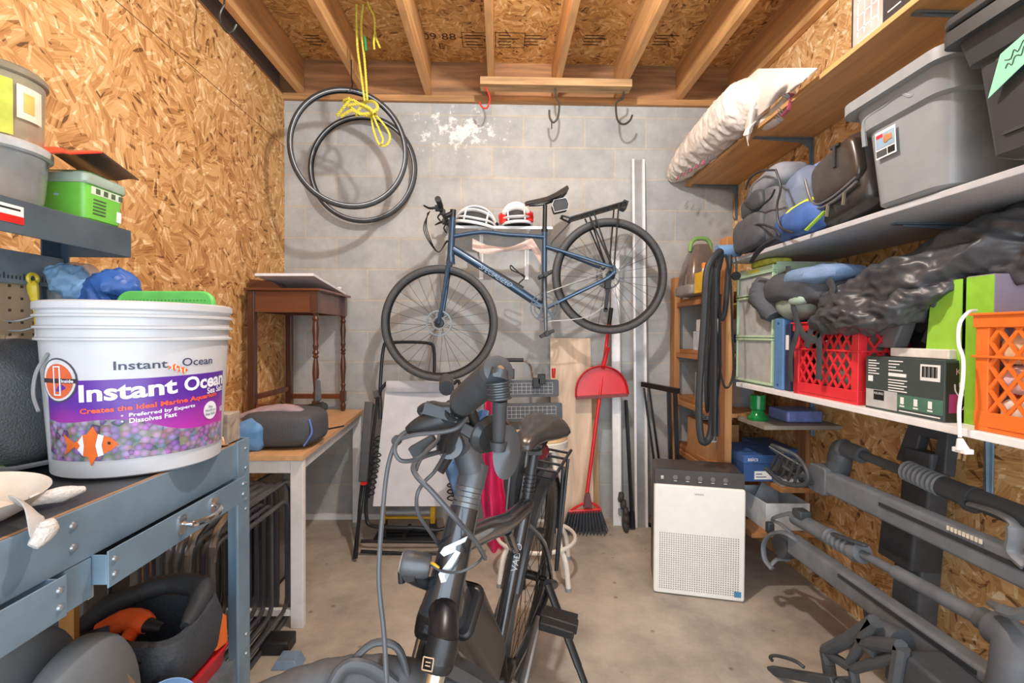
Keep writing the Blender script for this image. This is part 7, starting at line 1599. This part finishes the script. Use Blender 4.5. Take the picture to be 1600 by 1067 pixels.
b = B(); lathe(b, [(.001, -.004), (.018, -.004), (.024, .004), (.001, .012)], at(789, 706, .57), 24, aim((.5, -.8, .2), (.3, 0, 1)), sx=.8, sy=1.35); obj('mirror_joint', b, m('#4b5055', .3, .3), mm)
# brake lever with hose
b = B(); k0, k1 = at(704, 650, .69), at(645, 669, .70); tube(b, cat([k0, k0.lerp(k1, .5), k1], 4), [.0125, .0145, .016, .016, .0155, .015, .014, .012, .010], 14); tube(b, [at(712, 640, .68), k0], .018, 14)
tube(b, cat([at(708, 636, .68), at(690, 637, .68), at(672, 634, .69), at(660, 639, .70), at(664, 645, .70)], 5), [.010]*10+[.0085]*11, 12, flat=.8); box(b, at(690, 643, .68), (.05, .02, .016), Ry(15)); obj('brake_lever', b, m('#2f3337', .4, .2), t)
b = B(); tube(b, [k1, at(636, 673, .70)], [.010, .006], 12); lathe(b, [(.0075, -.004), (.0075, .004)], at(620, 688, .70), 12, Rx(90)); obj('hose_collar', b, BLACK, t)
b = B(); tube(b, cat([at(730, 608+40, .70), at(716, 655, .69), at(700, 648, .67)], 4), .006, 8); box(b, at(735, 672, .75), (.045, .03, .02), Ry(30)); tube(b, cat([at(735, 640, .74), at(742, 660, .75), at(740, 690, .77)], 4), .009, 8); obj('display_unit', b, EBK, t, bev=.004)
b = B(); box(b, at(662, 697, .80), (.045, .02, .02), Ry(-30)); tube(b, cat([at(655, 702, .80), at(672, 695, .80), at(690, 690, .81)], 4), .008, 8, flat=.5); tube(b, [at(688, 738, .82), at(700, 718, .83), at(708, 700, .835)], .007, 8); obj('shifter', b, EBK, t)
CB = m('#4d5156', .45)
def cable(pts, r=.0032):
    b = B(); tube(b, cat([at(*p) for p in pts], 8), r, 8); obj('cable', b, CB, t)
cable([(638, 672, .70), (620, 688, .70), (606, 730, .69), (598, 800, .67), (592, 900, .64), (600, 990, .62), (604, 1067, .60), (610, 1200, .60)], .0034)
cable([(640, 671, .70), (622, 688, .69), (617, 705, .68), (628, 720, .68), (655, 715, .70), (680, 692, .74), (690, 678, .76)])
cable([(622, 687, .695), (650, 679, .68), (690, 675, .67), (715, 668, .67), (730, 652, .68)])
cable([(690, 705, .80), (660, 714, .76), (646, 728, .74), (652, 745, .73), (675, 768, .72), (710, 808, .72), (742, 845, .76), (758, 872, .82)], .0042)
cable([(700, 700, .80), (680, 735, .76), (664, 752, .75), (652, 772, .74), (653, 800, .75), (668, 825, .78), (682, 845, .84), (692, 862, .87)])
cable([(697, 680, .80), (670, 700, .77), (655, 722, .75), (650, 735, .74)])
# seat
sp = E(.245, 0, .90); sf = f_; 
b = B(); tube(b, [stt + (stt-bbE)*.02, sp - U_*.03], .0155, 16); tube(b, [stt + (stt-bbE)*.02, stt + (stt-bbE)*.07], .022, 16)
for k in range(5): tube(b, [stt.lerp(sp, .25+.06*k), stt.lerp(sp, .28+.06*k)], .0185, 16)
obj('seat_post', b, m('#3a3e42', .3, .4), t)
b = B()
for s in (-1, 1): tube(b, cat([sp + sf*.10 + L_*.008*s - U_*.0, sp + sf*.03 + L_*.022*s - U_*.012, sp - sf*.05 + L_*.022*s - U_*.012, sp - sf*.11 + L_*.03*s + U_*.01], 4), .0035, 6)
box(b, sp - U_*.018, (.04, .05, .03)); obj('saddle_rails', b, BLACK, t)
b = B(); rg = []
for x, hw, z, th in ((.15, .010, -.006, .012), (.14, .022, .002, .018), (.09, .028, .006, .024), (.02, .036, .004, .026), (-.05, .060, .006, .028), (-.10, .082, .014, .030), (-.135, .086, .020, .028), (-.152, .06, .020, .02), (-.158, .03, .016, .012)):
    rg.append([sp + sf*x + U_*(z + .022 + (th*math.sin(a) if math.sin(a) > 0 else th*.6*math.sin(a)) - .022*(abs(math.cos(a))**3)*hw/.08 - (.007*math.exp(-(math.cos(a)*hw/.012)**2) if math.sin(a) > 0 else 0)) + L_*hw*math.cos(a) for a in [2*math.pi*j/32 for j in range(32)]])
loft(b, rg); obj('saddle', b, m('#3b3836', .3, coat=.3), t, ang=60)
b = B(); lathe(b, [(.026, -.01), (.03, 0), (.026, .012)], sp - sf*.10 - U_*.05, 20, aim(sf)); obj('tail_light', b, m('#6a2020', .3), t)
# rack, pannier
RM = m('#2b2e31', .4, .3); b = B()
for s in (-1, 1):
    tube(b, [E(.16, .05*s, .76), E(-.24, .055*s, .77)], .006, 8); tube(b, [E(-.02, .06*s, .765), E(.0, .085*s, .40)], .0065, 8); tube(b, [E(-.13, .06*s, .765), E(-.01, .085*s, .40)], .0065, 8)
for k in range(5): tube(b, [E(.15-.09*k, -.055, .765), E(.15-.09*k, .055, .765)], .005, 6)
obj('rear_rack', b, RM, t)
pn = thing('pannier_bag', 'black pannier bag with pale stripes hanging on the electric bicycle rack', 'pannier', E(-.05, -.08, .5))
b = B(); rg = []
for z, w_, d in ((.50, .20, .05), (.52, .24, .07), (.66, .27, .085), (.80, .27, .085), (.87, .25, .06), (.885, .22, .03)): rg.append([E(-.06+px_, -.078+py_, z) for px_, py_ in rrect(w_, d, min(.03, d/2.2), 4)])
loft(b, rg); obj('bag_body', b, m('#43484e', .55, var=.12, bump=.2, sc=90), pn)
for k in range(2):
    b = B(); tube(b, cat([E(.070, -.11+.05*k, .84), E(.082, -.105+.05*k, .72), E(.076, -.10+.035*k, .58), E(.05, -.08, .51)], 6), .0035, 6); obj('stripe', b, m('#8a9097', .5), pn)
b = B(); tube(b, cat([E(.06, -.06, .88), E(.09, -.07, .75), E(.08, -.07, .6)], 5), .008, 8, flat=.3); obj('strap', b, BLACKR, pn)
# crank, pedals, kickstand
b = B(); lathe(b, [(.02, -.004), (.085, -.003), (.09, 0), (.085, .003), (.02, .004)], bbE - L_*.07, 40, aim(L_)); obj('chainring', b, EBK, t)
for s, a in ((1, 1.0), (-1, 1.0)):
    cdir = (U_*.86 - f_*.5)*s; b = B(); p0 = bbE + L_*.085*s; p1 = p0 + cdir*.17 + L_*.01*s; tube(b, [bbE + L_*.055*s, p0, p1], [.015, .014, .010], 10, flat=.9); obj('crank_arm', b, m('#6f6a66', .3, .5), t)
    b = B(); A = Matrix((f_, L_, U_)).transposed(); box(b, p1 + L_*.055*s, (.09, .095, .022), A); box(b, p1 + L_*.055*s, (.03, .105, .028), A); obj('pedal', b, BLACK, t, bev=.003)
b = B(); kb = E(.10, .075, .40); q = V((kb.x + .20, kb.y - .42, .0)); q = atZ(948, 1160, .01); tube(b, [E(.02, .085, .36), kb], .016, 10); tube(b, [kb, kb.lerp(q, .55)], [.015, .014], 8, flat=.7); tube(b, [kb.lerp(q, .55), q], [.0125, .011], 8, flat=.7); obj('kickstand', b, m('#2e3236', .4, .3), t)
b = B(); box(b, E(-.02, -.05, .34), (.05, .05, .09)); tube(b, cat([E(.05, -.06, .33), E(0, -.075, .26), E(-.03, -.06, .2)], 4), .01, 8); obj('rear_derailleur', b, EBK, t, bev=.004)
